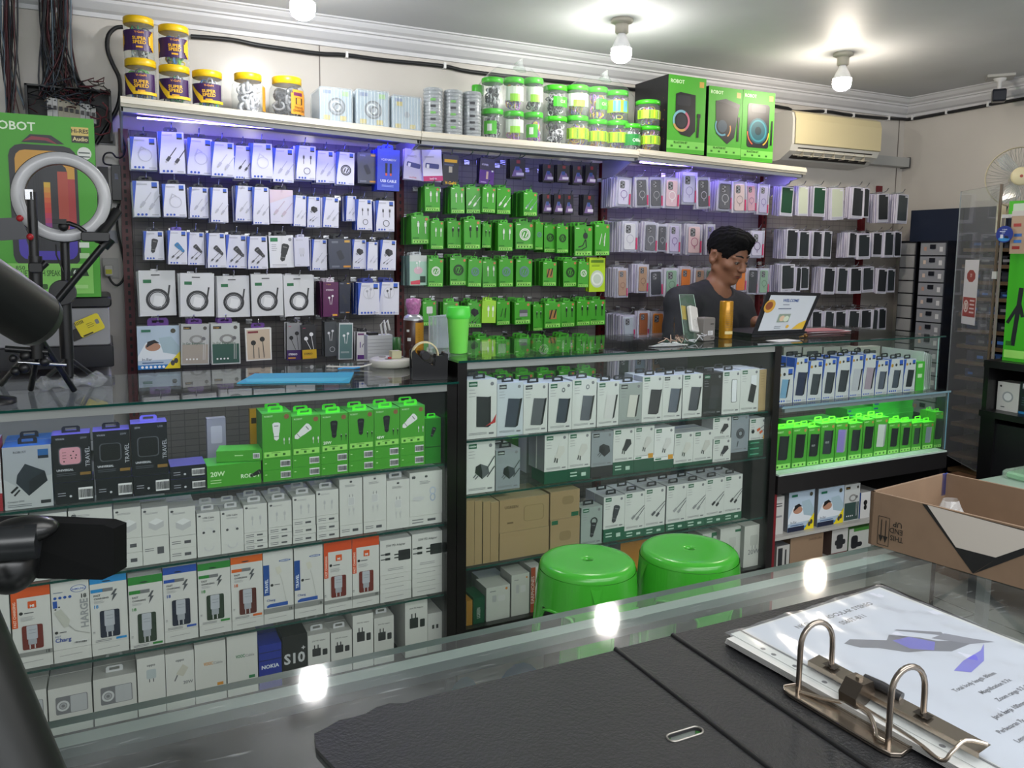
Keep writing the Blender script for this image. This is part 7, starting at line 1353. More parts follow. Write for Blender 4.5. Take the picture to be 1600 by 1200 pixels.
# second smaller ring light and dark bulk at far left
c2 = atY(0, 452, 2.2); t = thing('ring_light', 'second ring light cut by the left edge below the phone tripod holder', 'ring light', (c2.x, 2.2, ZL)); o_ = -Vector(t.location)
b = MB(); b.X = Matrix.Translation(o_); L = []
for k in range(41):
    a = 2*math.pi*k/40; R0 = .058; L.append([(c2.x+(R0+.009*math.cos(q))*math.cos(a), 2.2+.006*math.sin(q), c2.z-.01+(R0+.009*math.cos(q))*math.sin(a)) for q in [2*math.pi*j/8 for j in range(8)]])
b.loft(L, M('#b9babd', .25), smooth=True); b.build('diffuser_ring', t)
b = MB(); b.X = Matrix.Translation(o_); bar(b, (c2.x-.03, 2.22, ZL), (c2.x-.03, 2.22, c2.z-.05), .01); b.lathe([(.05, 0), (.05, .01), (.01, .02)], M('#101114', .4), c=(c2.x-.03, 2.22, ZL), n=20); b.build('stand', t)
# foreground gear close to the camera: microphone-like tube, phone clamp, dark leg
def bulk(name, label, cat, p, q, r0, r1, m, n=28):
    b = MB(); p, q = Vector(p), Vector(q); N = 8; pts = [p+(q-p)*k/N for k in range(N+1)]; b.tube([tuple(x) for x in pts], 1, m, n=n, rs=[r0+(r1-r0)*k/N for k in range(N+1)]); return b
FGM = M('#050807', .42, spec=.3)
p = U_(-60, 425).normalized()*.62+EYE; q = U_(52, 497).normalized()*.66+EYE
b = bulk('', '', '', p, q, .0205, .0205, FGM); d = (q-p).normalized(); b.tube([tuple(q), tuple(q+d*.006), tuple(q+d*.009)], 1, M('#151816', .35), n=28, rs=[.0207, .019, .012]); t = obj1(b, 'microphone_tube', 'large dark blurred tube poking in from the left edge', 'gear')
p1_ = U_(-120, 870).normalized()*.6+EYE; b = MB(); Fp = [U_(x, y).normalized()*.6+EYE for x, y in ((-60, 818), (20, 814), (160, 820), (178, 826), (178, 898), (160, 906), (60, 904), (-60, 880))]
bk = [v+FW*.018 for v in Fp]; n_ = len(Fp); b.add([tuple(v) for v in Fp+bk], [tuple(range(n_))[::-1], tuple(range(n_, 2*n_))]+[(k, (k+1) % n_, n_+(k+1) % n_, n_+k) for k in range(n_)], M('#040505', .8, spec=.1))
t = obj1(b, 'phone_clamp', 'black phone clamp bar pointing in from the left above the white boxes', 'phone clamp')
b = MB(); g = U_(15, 885).normalized()*.60+EYE; b.sph(tuple(g), .017, M('#0a0b0c', .3), sc=(1, 1, 1)); b.build('clamp_screw', t)
b = MB(); g = U_(38, 828).normalized()*.585+EYE; b.sph(tuple(g), .012, M('#0a0b0c', .3), sc=(1.6, 1, .7)); b.build('clamp_lever', t)
b = MB(); g = U_(-10, 850).normalized()*.585+EYE; b.tube([tuple(g), tuple(U_(60, 845).normalized()*.58+EYE)], .012, M('#1a1c1e', .3)); b.build('clamp_grip', t)
b = MB(); p = U_(-131, 880).normalized()*.5+EYE; q = U_(38, 1290).normalized()*.5+EYE; b.tube([tuple(p), tuple(q)], .024, FGM, n=20); obj1(b, 'tripod_post', 'dark post crossing the bottom left corner of the photo', 'tripod')
# ================================================================== RIGHT SIDE
def onwall(px, py, X): return atX(px, py, X)
# dark blue cupboard on the right wall
a = atX(1424, 329, 3.98); e = atX(1545, 376, 3.98)
b = MB(); b.box(3.98, 4.25, 2.25, a.y, e.z-.0, a.z, M('#1c2436', .3)); t = obj1(b, 'wall_cupboard', 'dark navy cupboard on the right wall above the drawer towers', 'cupboard')
b = MB()
for k in (.3, .6): b.box(3.976, 3.98, 2.25+k*(a.y-2.25), 2.254+k*(a.y-2.25), e.z, a.z, M('#0c101a', .3))
b.build('door_gap', t)
# two towers of small drawers
def tower(px0, px1, name, X, full):
    y0 = atX(px0, 440, X).y; y1 = atX(px1, 440, X).y; ztop = atX(px0, 380, X).z
    t = thing('drawer_tower', name, 'drawers', (X+.12, (y0+y1)/2, 0)); o_ = -Vector(t.location); b = MB(); b.X = Matrix.Translation(o_)
    b.box(X+.004, X+.24, min(y0, y1)-.008, max(y0, y1)+.008, 0, ztop+.012, M('#12151f', .4)); b.build('case', t); zz_ = ztop
    for k in range(13):
        hh = .070; b = MB(); b.X = Matrix.Translation(o_); ya, yb = min(y0, y1), max(y0, y1); b.box(X-.004, X+.02, ya, yb, zz_-hh+.007, zz_, M('#8c8e92' if full else '#a5a6a8', .35))
        o = b.build('drawer', t)
        if full:
            b = MB(); b.X = Matrix.Translation(o_); m_ = (ya+yb)/2; b.box(X-.010, X-.004, m_-.018, m_+.012, zz_-.03, zz_-.008, M('#14161e', .3)); b.build('handle', o)
            b = MB(); b.X = Matrix.Translation(o_); b.box(X-.0048, X-.004, yb-.035, yb-.02, zz_-.04, zz_-.02, M('#c9b4a4' if k % 3 else '#b08a7a')); b.build('label_sticker', o); b = MB(); b.X = Matrix.Translation(o_); b.box(X-.0048, X-.004, ya+.012, ya+.03, zz_-.045, zz_-.02, M('#d0d0d0')); b.build('label_sticker', o)
        zz_ -= hh
tower(1436, 1474, 'grey drawer tower with dark handles in the far right corner', 3.9, True)
tower(1405, 1427, 'narrower drawer tower partly hidden by the phone case rack', 4.0, False)
# open shelving with brown edges and small stock
t = thing('stock_shelf', 'dark open shelving with brown edges behind the clear door', 'shelf', (4.1, 2.4, 0)); o_ = -Vector(t.location)
X = 4.0; ya = atX(1640, 430, X).y; yb = min(atX(1478, 430, X).y, atX(1476, 440, 3.9).y-.02)
b = MB(); b.X = Matrix.Translation(o_); b.box(4.2, 4.25, ya, yb, .05, 1.52, M('#10131c', .6)); b.build('back_panel', t)
RS = random.Random(3); zs2 = []; z = atX(1490, 388, X).z
while z > .15: zs2.append(z); z -= .083
for k, z in enumerate(zs2):
    b = MB(); b.X = Matrix.Translation(o_); b.box(X, 4.2, ya, yb, z-.018, z, M('#5e4a30', .5)); sh = b.build('shelf_board', t)
    for j in range(7 if k < 9 else 0):
        y = ya+.03+(yb-ya-.1)*j/6.5; w2 = RS.uniform(.05, .085); hh = RS.uniform(.03, .055); b = MB(); b.box(0, .1, 0, w2, 0, hh, M(RS.choice(('#1c2c4c', '#16181e', '#2a4a78', '#1a1c24', '#3a3c44', '#20242c')), .4)); b.box(-.0006, 0, w2*.2, w2*.7, hh*.3, hh*.6, M(RS.choice(('#3a6ab0', '#77787c', '#2a2c34'))))
        obj1(b, 'stock_box', 'small dark or blue stock box on the brown edged shelving', 'box', (X+.02, y, z+.0006), group='small stock boxes on the brown edged shelving')
# clear swing panel
T0 = atX(1564, 288, 3.46); z1, Y1 = T0.z, T0.y
PR = (3.46, Y1)
k_ = 1.115; d0 = FW.dot(Vector((3.46, Y1, 1.4))-EYE); u = U_(1488, 480); PL = EYE+u*(d0*k_/u.dot(FW)); zb = atX(1530, 740, 3.46).z
t = thing('acrylic_door', 'tall clear acrylic door with stickers standing open at right', 'door panel', (3.46, Y1, zb)); o_ = -Vector(t.location)
def PP(u, v, off=0.0):
    n = Vector((PL.y-Y1, -(PL.x-3.46), 0)).normalized(); 
    if n.dot(EYE-Vector((3.46, Y1, 1.4))) < 0: n = -n
    return Vector((PL.x+(3.46-PL.x)*u, PL.y+(Y1-PL.y)*u, zb+(z1-zb)*v))+n*off
b = MB(); b.X = Matrix.Translation(o_); V = [PP(0, 0), PP(1, 0), PP(1, 1), PP(0, 1)]+[PP(0, 0, -.005), PP(1, 0, -.005), PP(1, 1, -.005), PP(0, 1, -.005)]
b.add([tuple(v) for v in V], [(0, 1, 2, 3), (7, 6, 5, 4)], clear('#c9ccd0', .10, .03, 1.5, 'door')); b.add([tuple(v) for v in V], [(0, 4, 5, 1), (1, 5, 6, 2), (2, 6, 7, 3), (3, 7, 4, 0)], M('#8a8f92', .2)); b.build('clear_sheet', t)
b = MB(); b.X = Matrix.Translation(o_); b.tube([tuple(PP(1.02, 0)), tuple(PP(1.02, 1))], .006, M('#6a5a48', .4)); b.build('edge_strip', t)
def PUV(px, py):
    n = (PP(1, 0)-PP(0, 0)).cross(PP(0, 1)-PP(0, 0)).normalized(); d = U_(px, py); q = EYE+d*((PP(0, 0)-EYE).dot(n)/d.dot(n)); e1 = PP(1, 0)-PP(0, 0); return (q-PP(0, 0)).dot(e1)/e1.length_squared, (q.z-zb)/(z1-zb)
b = MB(); b.X = Matrix.Translation(o_); A = Art(b, 0, 0, 1, 1, 0, warp=lambda u, v, y: tuple(PP(u, v, .0012+y)), step=.0002); A.kx = 1
(u0, v0), (u1, v1) = PUV(1502, 505), PUV(1531, 406)
L = lambda a, c: (u0+(u1-u0)*a, v0+(v1-v0)*c)
A.poly([L(0, 0), L(1, 0), L(1, 1), L(0, 1)], '#d6d6da'); A.poly([L(.5+.32*math.cos(k*math.pi/4+.39), .75+.1*math.sin(k*math.pi/4+.39)) for k in range(8)], '#9a4a44'); A.text('STOP', *L(.5, .735), .012, '#e9d9d6', .03, align='c', maxw=abs(u1-u0)*.5)
A.poly([L(.05, .12), L(.95, .12), L(.95, .42), L(.05, .42)], '#a04a44'); A.poly([L(.28+.18*math.cos(k*.6), .28+.1*math.sin(k*.6)) for k in range(10)], '#e0d0cc'); A.poly([L(.28+.12*math.cos(k*.6), .28+.07*math.sin(k*.6)) for k in range(10)], '#a04a44'); A.poly([L(.22, .23), L(.34, .23), L(.36, .33), L(.2, .33)], '#e0d0cc')
for k in range(4): A.poly([L(.55, .36-.06*k), L(.88, .36-.06*k), L(.88, .385-.06*k), L(.55, .385-.06*k)], '#dcc8c4')
b.build('notice_sticker', t)
b = MB(); b.X = Matrix.Translation(o_); q = atY(1556, 430, PP(1, 0).y-.02); b.box(q.x-.012, q.x+.014, q.y-.01, q.y+.01, q.z-.016, q.z+.016, M('#c4c4c4', .4)); b.build('hinge_block', t)
# black display cabinet at right
XC = 3.3; q = atX(1539, 562, XC); zt2 = q.z; yk = q.y; t = thing('display_cabinet', 'black cabinet with open shelf at the right edge of the photo', 'cabinet', (XC+.3, 1.8, 0)); o_ = -Vector(t.location); zsf = atX(1534, 640, XC).z
def cb(n, *a, m=None, **k): b = MB(); b.X = Matrix.Translation(o_); b.box(*a, m or M('#0f0f11', .35)); return b.build(n, t)
cb('cabinet_top', XC-.006, XC+.55, 1.0, yk, zt2-.03, zt2); cb('open_shelf', XC-.01, XC+.55, 1.0, yk+.003, zsf-.026, zsf); cb('side_panel', XC, XC+.55, yk-.02, yk, 0, zt2-.03); cb('side_panel', XC, XC+.55, 1.0, 1.02, 0, zt2-.03); cb('back_panel', XC+.53, XC+.55, 1.02, yk-.02, 0, zt2-.03, m=M('#141416', .5)); cb('door', XC+.012, XC+.03, 1.02, yk-.05, .04, zsf-.05, m=M('#101014', .4)); cb('divider', XC, XC+.53, yk-.06, yk-.02, 0, zsf-.026)
# things in and on it
def face_x(name, label, cat, px0, px1, yt, yb, X, zb_, d, fr, sd, art, h=None, **k):
    p = atX(px0, yb, X); q = atX(px1, yb, X); w = abs(p.y-q.y); hh = h or (atX(px0, yt, X).z-zb_)
    o = link(name, cab_mesh(w, hh, d, fr, sd, sd, art), None, (X, (p.y+q.y)/2, zb_+.0006)); o.rotation_euler = (0, 0, math.radians(-90)); return tag(o, label, cat, None)
face_x('webcam_box', 'white box picturing a round camera in the black cabinet', 'box', 1556, 1590, 595, 644, XC+.06, zsf, .08, '#c9c9c6', '#a0a09c', lambda A, a: (A.ell(.15, a*.85, .05, .05, '#222'), A.ring(.5, a*.5, .22, .07, '#9aa0a4'), A.ell(.5, a*.5, .18, .18, '#d8dadc'), A.bars(.2, a*.12, .3, 1, '#44464a', .04)))
face_x('webcam_box', 'black and blue box cut by the right edge of photo', 'box', 1591, 1630, 596, 646, XC+.06, zsf, .08, '#1a1e26', '#14161c', lambda A, a: (A.text('HD', .1, a*.8, .2, '#c9ccd0', .03), A.bars(.1, a*.5, .4, 4, '#55607a', .02, .1), A.rect(0, 0, 1, .1, '#2a7ab0')))
face_x('tripod_box', 'tall green box with black tripod picture on the black cabinet', 'box', 1566, 1602, 330, 558, XC+.05, zt2, .12, '#3fae22', '#379a1c', lambda A, a: (A.rect(.05, a*.03, .95, a*.1, LGR), A.line([(.4, a*.14), (.55, a*.5), (.6, a*.66)], .2, '#1c2024'), A.line([(.58, a*.52), (.1, a*.34)], .15, '#1c2024'), A.line([(.58, a*.52), (.75, a*.4)], .15, '#1c2024'), A.rect(.1, a*.14, .35, a*.18, '#2a6a1c')), h=.46)
b = MB(); q = atX(1572, 366, XC-.02); b.lathe([(.034, -.0015), (.034, .0015)], M('#2a3a8c', .3), n=32, ax='x', smooth=False)
o = obj1(b, 'round_sign', 'round blue hanging tag on the clear panel at right', 'sign', (XC-.03, q.y, q.z))
b = MB(); A = Art(b, 0, 0, 1, 1, 0, warp=lambda u, v, y: (-.002-y, -(u-.5)*.068, (v-.5)*.068), step=.0002); A.kx = 1; A.ell(.5, .22, .34, .14, '#3a8ac8'); A.text('V-GeN', .5, .74, .07, '#dfe6f8', .02, align='c'); A.bars(.22, .64, .56, 1, '#dfe6f8', .04); A.bars(.35, .56, .3, 1, '#b9c4e8', .03); A.rect(.28, .26, .45, .48, '#d0d4e0'); A.poly([(.5, .28), (.8, .24), (.74, .38), (.56, .42)], '#1a1e3c'); b.build('tag_print', o)
b = MB(); q = atX(1567, 335, XC+.01); b.box(0, .3, -.5, 0, 0, .014, M('#c9c9cc', .4)); t3 = obj1(b, 'white_shelf', 'white glass-cabinet shelf carrying a green box at the right edge', 'shelf', (XC+.02, q.y+.01, q.z-.014)); 
b = MB(); b.box(0, .006, -.01, 0, -(q.z-zt2)+.018, 0, M('#77706a', .4)); b.build('corner_post', t3)
face_x('adapter_box', 'slanted green box on the white shelf below the fan', 'box', 1576, 1610, 305, 333, XC+.06, q.z, .1, '#4cb82c', '#3a9a1c', lambda A, a: A.rr(.2, a*.2, .9, a*.8, .05, '#c4d4c0'), h=.055)
b = MB(); p0 = atX(1583, 330, XC-.01); b.box(0, .002, -.12, 0, -.17, 0, M('#b49a84', .4)); b.box(-.0006, 0, -.12, 0, -.02, -.0, M('#c9c4c0')); o = obj1(b, 'small_poster', 'brown toned poster with red and blue marks at the right edge', 'poster', (XC-.015, p0.y, p0.z)); b = MB()
for u, v, c in ((.01, .05, '#a83a3a'), (.015, .09, '#3a6ab0'), (.015, .115, '#3a7ac8'), (.01, .14, '#9a2a2a')): b.box(-.001, -.0004, -u-.03, -u, -v-.012, -v, M(c)); b.build('poster_mark', o); b = MB()
# wall fan
q = atX(1593, 277, 3.75); t = thing('wall_fan', 'cream wall fan with wire cage cut by the right edge', 'fan', (3.75, q.y, q.z), rz=math.radians(-52)); R0 = 47/1255*FW.dot(Vector(t.location)-EYE)
CRM = M('#cfc6a8', .4); GW = M('#b4b4b0', .35, .4)
b = MB(); b.lathe([(R0*.98, -.004), (R0, 0), (R0*.98, .004), (R0*.96, 0), (R0*.98, -.004)], CRM, n=48, cap=False, ax='y'); 
for k in range(64):
    a = 2*math.pi*k/64; b.tube([(R0*.98*math.cos(a), 0, R0*.98*math.sin(a)), (R0*.75*math.cos(a+.06), -.04, R0*.75*math.sin(a+.06)), (R0*.3*math.cos(a+.15), -.055, R0*.3*math.sin(a+.15))], .0011, GW, n=3)
for k in range(40):
    a = 2*math.pi*k/40; b.tube([(R0*.98*math.cos(a), 0, R0*.98*math.sin(a)), (R0*.8*math.cos(a), .05, R0*.8*math.sin(a)), (R0*.2*math.cos(a), .06, R0*.2*math.sin(a))], .001, GW, n=3)
b.build('wire_cage', t)
b = MB(); b.lathe([(R0*.001, -.064), (R0*.24, -.062), (R0*.3, -.055), (R0*.3, -.05)], M('#d8cda8', .35), n=28, cap=False, ax='y'); b.lathe([(R0*.001, -.0655), (R0*.05, -.065)], M('#a84a3a'), n=12, cap=False, ax='y'); b.build('hub_badge', t)
for k in range(3):
    b = MB(); b.X = Matrix.Rotation(k*2.094, 4, 'Y'); b.add([(R0*.1, -.01, 0), (R0*.5, -.03, R0*.35), (R0*.85, -.015, R0*.3), (R0*.9, .01, -R0*.05), (R0*.4, .02, -R0*.15)], [(0, 1, 2, 3, 4)], clear('#c4ccd0', .5, .1, 1.4, 'blade')); b.build('fan_blade', t)
b = MB(); b.lathe([(R0*.22, .06), (R0*.25, .1), (R0*.15, .16)], CRM, n=20, ax='y'); b.tube([(0, .13, 0), (0, .16, -.1), (0, .3, -.16)], .014, CRM, n=10); b.box(-.05, .05, .3, .32, -.24, -.1, CRM); b.build('motor_bracket', t)
# brown carton on the floor behind the clear door
q = atZ(1515, 745, .3); b = MB(); b.box(-.15, .15, -.12, .12, 0, .42, M('#8a6448', .6)); b.box(-.0, .003, -.1205, -.12, 0, .42, M('#6a4c36')); obj1(b, 'floor_carton', 'brown carton standing on the floor behind the clear door', 'cardboard box', (3.62, 2.38, .0))
# red tag on the wall near the corner
q = atY(1374, 296, 3.29); b = MB(); b.box(-.02, .02, -.004, .008, -.03, .02, M('#6a1420', .4)); obj1(b, 'red_wall_tag', 'dark red plate on the wall below the grey duct', 'plate', (q.x, 3.289, q.z))
# ================================================================== FOREGROUND COUNTER
t = thing('glass_counter', 'scratched glass topped counter nearest the camera', 'counter', (.8, .3, 0)); o_ = -Vector(t.location)
def fc(n, b): b2 = b; o = b2.build(n, t); o.location = o_; return o
def fglass():
    m = bpy.data.materials.new('worn_glass'); m.use_nodes = True; nt = m.node_tree; nt.nodes.remove(nt.nodes['Principled BSDF']); out = nt.nodes['Material Output']
    tr = nt.nodes.new('ShaderNodeBsdfTransparent'); tr.inputs[0].default_value = (.86, .95, .92, 1); gl = nt.nodes.new('ShaderNodeBsdfGlossy'); df = nt.nodes.new('ShaderNodeBsdfDiffuse'); df.inputs[0].default_value = (.7, .75, .75, 1)
    tc = nt.nodes.new('ShaderNodeTexCoord'); w = nt.nodes.new('ShaderNodeTexNoise'); w.inputs['Scale'].default_value = 9; w.inputs['Detail'].default_value = 8
    mp = nt.nodes.new('ShaderNodeMapping'); mp.inputs['Scale'].default_value = (30, 260, 30); mp.inputs['Rotation'].default_value = (0, 0, .5); n2 = nt.nodes.new('ShaderNodeTexNoise'); n2.inputs['Scale'].default_value = 1.0; n2.inputs['Detail'].default_value = 3
    nt.links.new(tc.outputs['Object'], w.inputs['Vector']); nt.links.new(tc.outputs['Object'], mp.inputs[0]); nt.links.new(mp.outputs[0], n2.inputs['Vector'])
    r = nt.nodes.new('ShaderNodeMapRange'); r.inputs['From Min'].default_value = .4; r.inputs['From Max'].default_value = .75; r.inputs['To Min'].default_value = .02; r.inputs['To Max'].default_value = .12; nt.links.new(w.outputs['Fac'], r.inputs['Value'])
    r2 = nt.nodes.new('ShaderNodeMapRange'); r2.inputs['From Min'].default_value = .62; r2.inputs['From Max'].default_value = .74; r2.inputs['To Min'].default_value = 0; r2.inputs['To Max'].default_value = .18; nt.links.new(n2.outputs['Fac'], r2.inputs['Value'])
    ad = nt.nodes.new('ShaderNodeMath'); ad.operation = 'ADD'; nt.links.new(r.outputs[0], ad.inputs[0]); nt.links.new(r2.outputs[0], ad.inputs[1])
    a = nt.nodes.new('ShaderNodeMixShader'); nt.links.new(ad.outputs[0], a.inputs[0]); nt.links.new(tr.outputs[0], a.inputs[1]); nt.links.new(df.outputs[0], a.inputs[2])
    rr = nt.nodes.new('ShaderNodeMapRange'); rr.inputs['To Min'].default_value = .02; rr.inputs['To Max'].default_value = .10; nt.links.new(w.outputs['Fac'], rr.inputs['Value']); nt.links.new(rr.outputs[0], gl.inputs['Roughness'])
    fr = nt.nodes.new('ShaderNodeFresnel'); fr.inputs[0].default_value = 1.75; b = nt.nodes.new('ShaderNodeMixShader'); nt.links.new(fr.outputs[0], b.inputs[0]); nt.links.new(a.outputs[0], b.inputs[1]); nt.links.new(gl.outputs[0], b.inputs[2]); nt.links.new(b.outputs[0], out.inputs[0]); return m
FGL = fglass(); XA, XB = -.75, 2.6
b = MB(); b.add([(XA, -.02, 1.1), (XB, -.02, 1.1), (XB, .676, 1.1), (XA, .676, 1.1)], [(0, 1, 2, 3)], FGL); b.add([(XA, .676, 1.1), (XB, .676, 1.1), (XB, .676, 1.094), (XA, .676, 1.094), (XA, -.02, 1.1), (XB, -.02, 1.1), (XB, -.02, 1.094), (XA, -.02, 1.094)], [(0, 3, 2, 1)[::-1], (4, 7, 6, 5)], M('#7f9a94', .15)); fc('glass_top', b)
b = MB(); b.box(XA, XB, .646, .662, 1.084, 1.0935, M('#d6dcda', .3, .2)); fc('edge_rail', b)
b = MB(); b.box(XA, XB, .630, .646, 1.086, 1.0935, M('#7d8487', .4, .3)); fc('inner_rail', b)
b = MB(); b.box(XA, XB, .648, .652, .12, 1.084, GLASS()); fc('front_pane', b)
b = MB(); b.box(XA, XB, .03, .50, .985, .993, M('#a9aaa8', .5, noise=.12, scale=5), top=M('#a9aaa8', .5, noise=.12, scale=5)); fc('inner_shelf', b)
b = MB()
for x in (-.42, .06, .54, 1.02, 1.5): b.box(x, x+.002, .03, .50, .9931, .9936, M('#4c4d4c'))
b.box(XA, XB, .47, .474, .9931, .9936, M('#77787a')); fc('shelf_joint', b)
b = MB(); b.box(XA, XB, .05, .648, 0, .12, M('#3a3a3c', .5)); fc('plinth', b)
b = MB(); b.box(XA, XB, .03, .05, 0, 1.09, M('#6a6c6e', .5)); fc('back_board', b)
# printed card lying inside the counter
q = atY(778, 1056, .646); b = MB(); b.box(-.04, .05, -.0005, 0, -.06, .012, M('#c9cbc4', .4)); A = Art(b, 0, 0, 1, 1, 0, warp=lambda u, v, y: (-.04+.09*u, -.0007-y, -.06+.07*v), step=.0001); A.kx = 1; A.ell(.7, .5, .28, .46, '#4a8ac4'); A.ell(.06, .45, .2, .5, '#6aa0b4')
obj1(b, 'printed_card', 'white card with blue discs stuck inside the counter front pane', 'card', (q.x, .6478, q.z))
# ------------------------------------------------------------------ lever arch file
ZG = 1.1008; FB_ = M('#17181b', .38, noise=.25, scale=400, bump=.35)
t = thing('lever_arch_file', 'open black lever arch file lying on the near counter', 'file', (.42, .3, ZG)); o_ = -Vector(t.location)
def lf(n, b, parent=None): o = b.build(n, parent or t); o.location = o_ if parent is None else (0, 0, 0); return o
def board(x0, x1, y0, y1, z, hole=None, chew=False):
    b = MB(); n = 26; yt = []
    for k in range(n+1):
        x = x0+(x1-x0)*k/n; yy = y1
        if chew and k < 8: yy = y1-.012*max(0, (3-k)/3)+(.004*math.sin(k*1.4) if k > 1 else 0)
        yt.append((x, yy))
    P_ = [(x0+(.004 if chew else 0), y0), (x1, y0)]+yt[::-1]
    if chew: P_ += [(x0-.003, y1-.03), (x0+.004, y1-.06)]
    if hole:
        cx, cy, L_, r_ = hole; H = []
        for k in range(9): a = math.pi/2+math.pi*k/8; H.append((cx-L_+r_*math.cos(a), cy+r_*math.sin(a)))
        for k in range(9): a = -math.pi/2+math.pi*k/8; H.append((cx+L_+r_*math.cos(a), cy+r_*math.sin(a)))
        T = [tuple(q) for q in tessellate_polygon([[Vector((*p, 0)) for p in P_], [Vector((*p, 0)) for p in H[::-1]]])]; allp = P_+H[::-1]
        b.add([(x, y, z+.003) for x, y in allp], T, FB_); b.add([(x, y, z) for x, y in allp], [q[::-1] for q in T], FB_)
        for LL in (P_, H[::-1]): n_ = len(LL); b.add([(x, y, z) for x, y in LL]+[(x, y, z+.003) for x, y in LL], [(k, (k+1) % n_, n_+(k+1) % n_, n_+k) for k in range(n_)], M('#2a2a2c', .5))
        rim = [(x, y, z+.0032) for x, y in H]; b.tube(rim, .0009, M('#8d8a84', .3, .7), n=5, closed=True)
    else: b.prism(P_, z, z+.003, FB_, axis='z')
    return b
q = atZ(1070, 1153, ZG)
lf('front_cover', board(.127, .404, .262, .580, ZG, hole=(q.x, q.y, .011, .0048), chew=True)); lf('spine_board', board(.409, .469, .262, .582, ZG-.0003)); lf('back_cover', board(.474, .76, .262, .583, ZG))
b = MB()
for x in (.404, .469): b.tube([(x+.0025, .262, ZG+.0025), (x+.0025, .582, ZG+.0025)], .0026, M('#0e0e10', .4), n=8)
lf('hinge_fold', b)
# papers in a sleeve
pa, pb_ = atZ(1137, 985, ZG+.016), atZ(1376, 911, ZG+.016); ang = math.atan2(pb_.y-pa.y, pb_.x-pa.x); WPP, HPP = .225, .302
tp = thing('paper_stack', 'stack of papers in clear punched sleeves on the file rings', 'papers', (pa.x, pa.y, ZG+.004), rz=ang)
b = MB(); b.box(.004, WPP, -HPP, 0, 0, .0078, M('#b4b5b4', .5)); b.build('sheets', tp)
b = MB(); NG = 36; Rw = random.Random(2)
def wz(i, j): return .0092+.0007*math.sin(i*.5+j*.23)+.0005*math.sin(j*.6-i*1.1+1)+.0006*math.sin(i*.9+j*1.3)*(i/36)+Rw.uniform(-.00012, .00012)
G_ = [[(-.002+(WPP+.004)*i/NG, -HPP-.002+(HPP+.004)*j/NG, wz(i, j)) for j in range(NG+1)] for i in range(NG+1)]
b.add([p for r_ in G_ for p in r_], [(i*(NG+1)+j, (i+1)*(NG+1)+j, (i+1)*(NG+1)+j+1, i*(NG+1)+j+1) for i in range(NG) for j in range(NG)], clear('#e6e9f2', .08, .16, 1.45, 'film'), True); b.build('clear_sleeve', tp)
b = MB()
for k in range(5): b.box(-.003-.0006*k, .016, -HPP+.0015*k, -.001*k, .0004+.0015*k, .0012+.0015*k, M('#b9b9b7', .4))
b.box(.016, .0175, -HPP, 0, .0082, .0086, M('#55565a')); b.build('punched_strip', tp)
b = MB()
for y in (-.035, -.047, -.07, -.10, -.2, -.235, -.26): b.lathe([(.0022, .0078), (.0001, .0079)], M('#3a3b40'), c=(.008, y, 0), n=12, cap=False, sy=1.1)
b.build('punch_holes', tp)
b = MB(); A = Art(b, 0, 0, 1, 1, 0, warp=lambda u, v, y: (.02+(WPP-.024)*u, -HPP+.002+(HPP-.004)*v, .0079+y), step=.00003); A.kx = 1; A.rect(0, 0, 1, 1, '#a9adb9')
A.kx = (HPP-.004)/(WPP-.024); A.text('NKO      BINOCULAR STEREO', .52, .925, .02, '#2c2d32', .02, align='c', maxw=.8); A.text('SS60T-B11', .55, .875, .02, '#2c2d32', .02, align='c', maxw=.35)
A.kx = 1
A.poly([(.30, .79), (.36, .80), (.50, .74), (.56, .76), (.66, .70), (.70, .66), (.78, .63), (.80, .60), (.66, .60), (.56, .64), (.48, .66), (.40, .72), (.33, .75)], '#50525c'); A.poly([(.52, .73), (.62, .72), (.68, .66), (.6, .63), (.52, .67)], '#4c4aa0'); A.poly([(.62, .77), (.64, .77), (.8, .69), (.78, .67)], '#5a5b64'); A.poly([(.7, .68), (.8, .68), (.86, .62), (.92, .57), (.8, .6)], '#62636e'); A.poly([(.5, .53), (.62, .55), (.78, .56), (.86, .58), (.7, .52), (.55, .50)], '#5a58b0')
A.kx = (HPP-.004)/(WPP-.024)
for i_, (s_, u) in enumerate((('Total body length 80mm', .34), ('Magnification 0.7x', .42), ('Zoom range 0.7-4.5', .42), ('Jarak kerja 100mm', .28), ('Perbesaran 7x - 45x', .2), ('Lensa mata 10x', .2), ('Kedalaman lensa', .3), ('Lensa kiri kanan', .34), ('Bobot bersih 3,5kg', .2), ('Pilar 200mm', .25))): A.text(s_, u, .46-.042*i_, .014, '#3c3d44', .01, maxw=.5)
b.build('printed_page', tp)
# ring mechanism
MT = M('#b4a89a', .22, .95); MT2 = M('#8a8178', .22, .95)
t = thing('ring_mechanism', 'steel two ring lever mechanism riveted to the back cover of the file', 'ring binder mechanism', (.51, .42, ZG+.003)); o_ = -Vector(t.location)
zM = ZG+.0035; fa, fb = atZ(1247, 1085, zM), atZ(1387, 1168, zM); dv = (fb-fa).normalized(); nv = Vector((-dv.y, dv.x, 0)); nv = nv if nv.x > 0 else -nv
def Q(s, w, z=0): return tuple(fa+dv*s+nv*w+Vector((0, 0, z)))
Ld = (fb-fa).length
b = MB(); b.X = Matrix.Translation(o_); out = []
for (s, w) in ((-.012, -.003), (-.008, -.008), (.0, -.0095), (Ld, -.0095), (Ld+.008, -.008), (Ld+.012, -.002), (Ld+.008, .03), (-.004, .034)): out.append((s, w))
n_ = len(out); b.add([Q(s, w, 0) for s, w in out]+[Q(s, w, .0022) for s, w in out], [tuple(range(n_, 2*n_))]+[(k, (k+1) % n_, n_+(k+1) % n_, n_+k) for k in range(n_)], MT); 
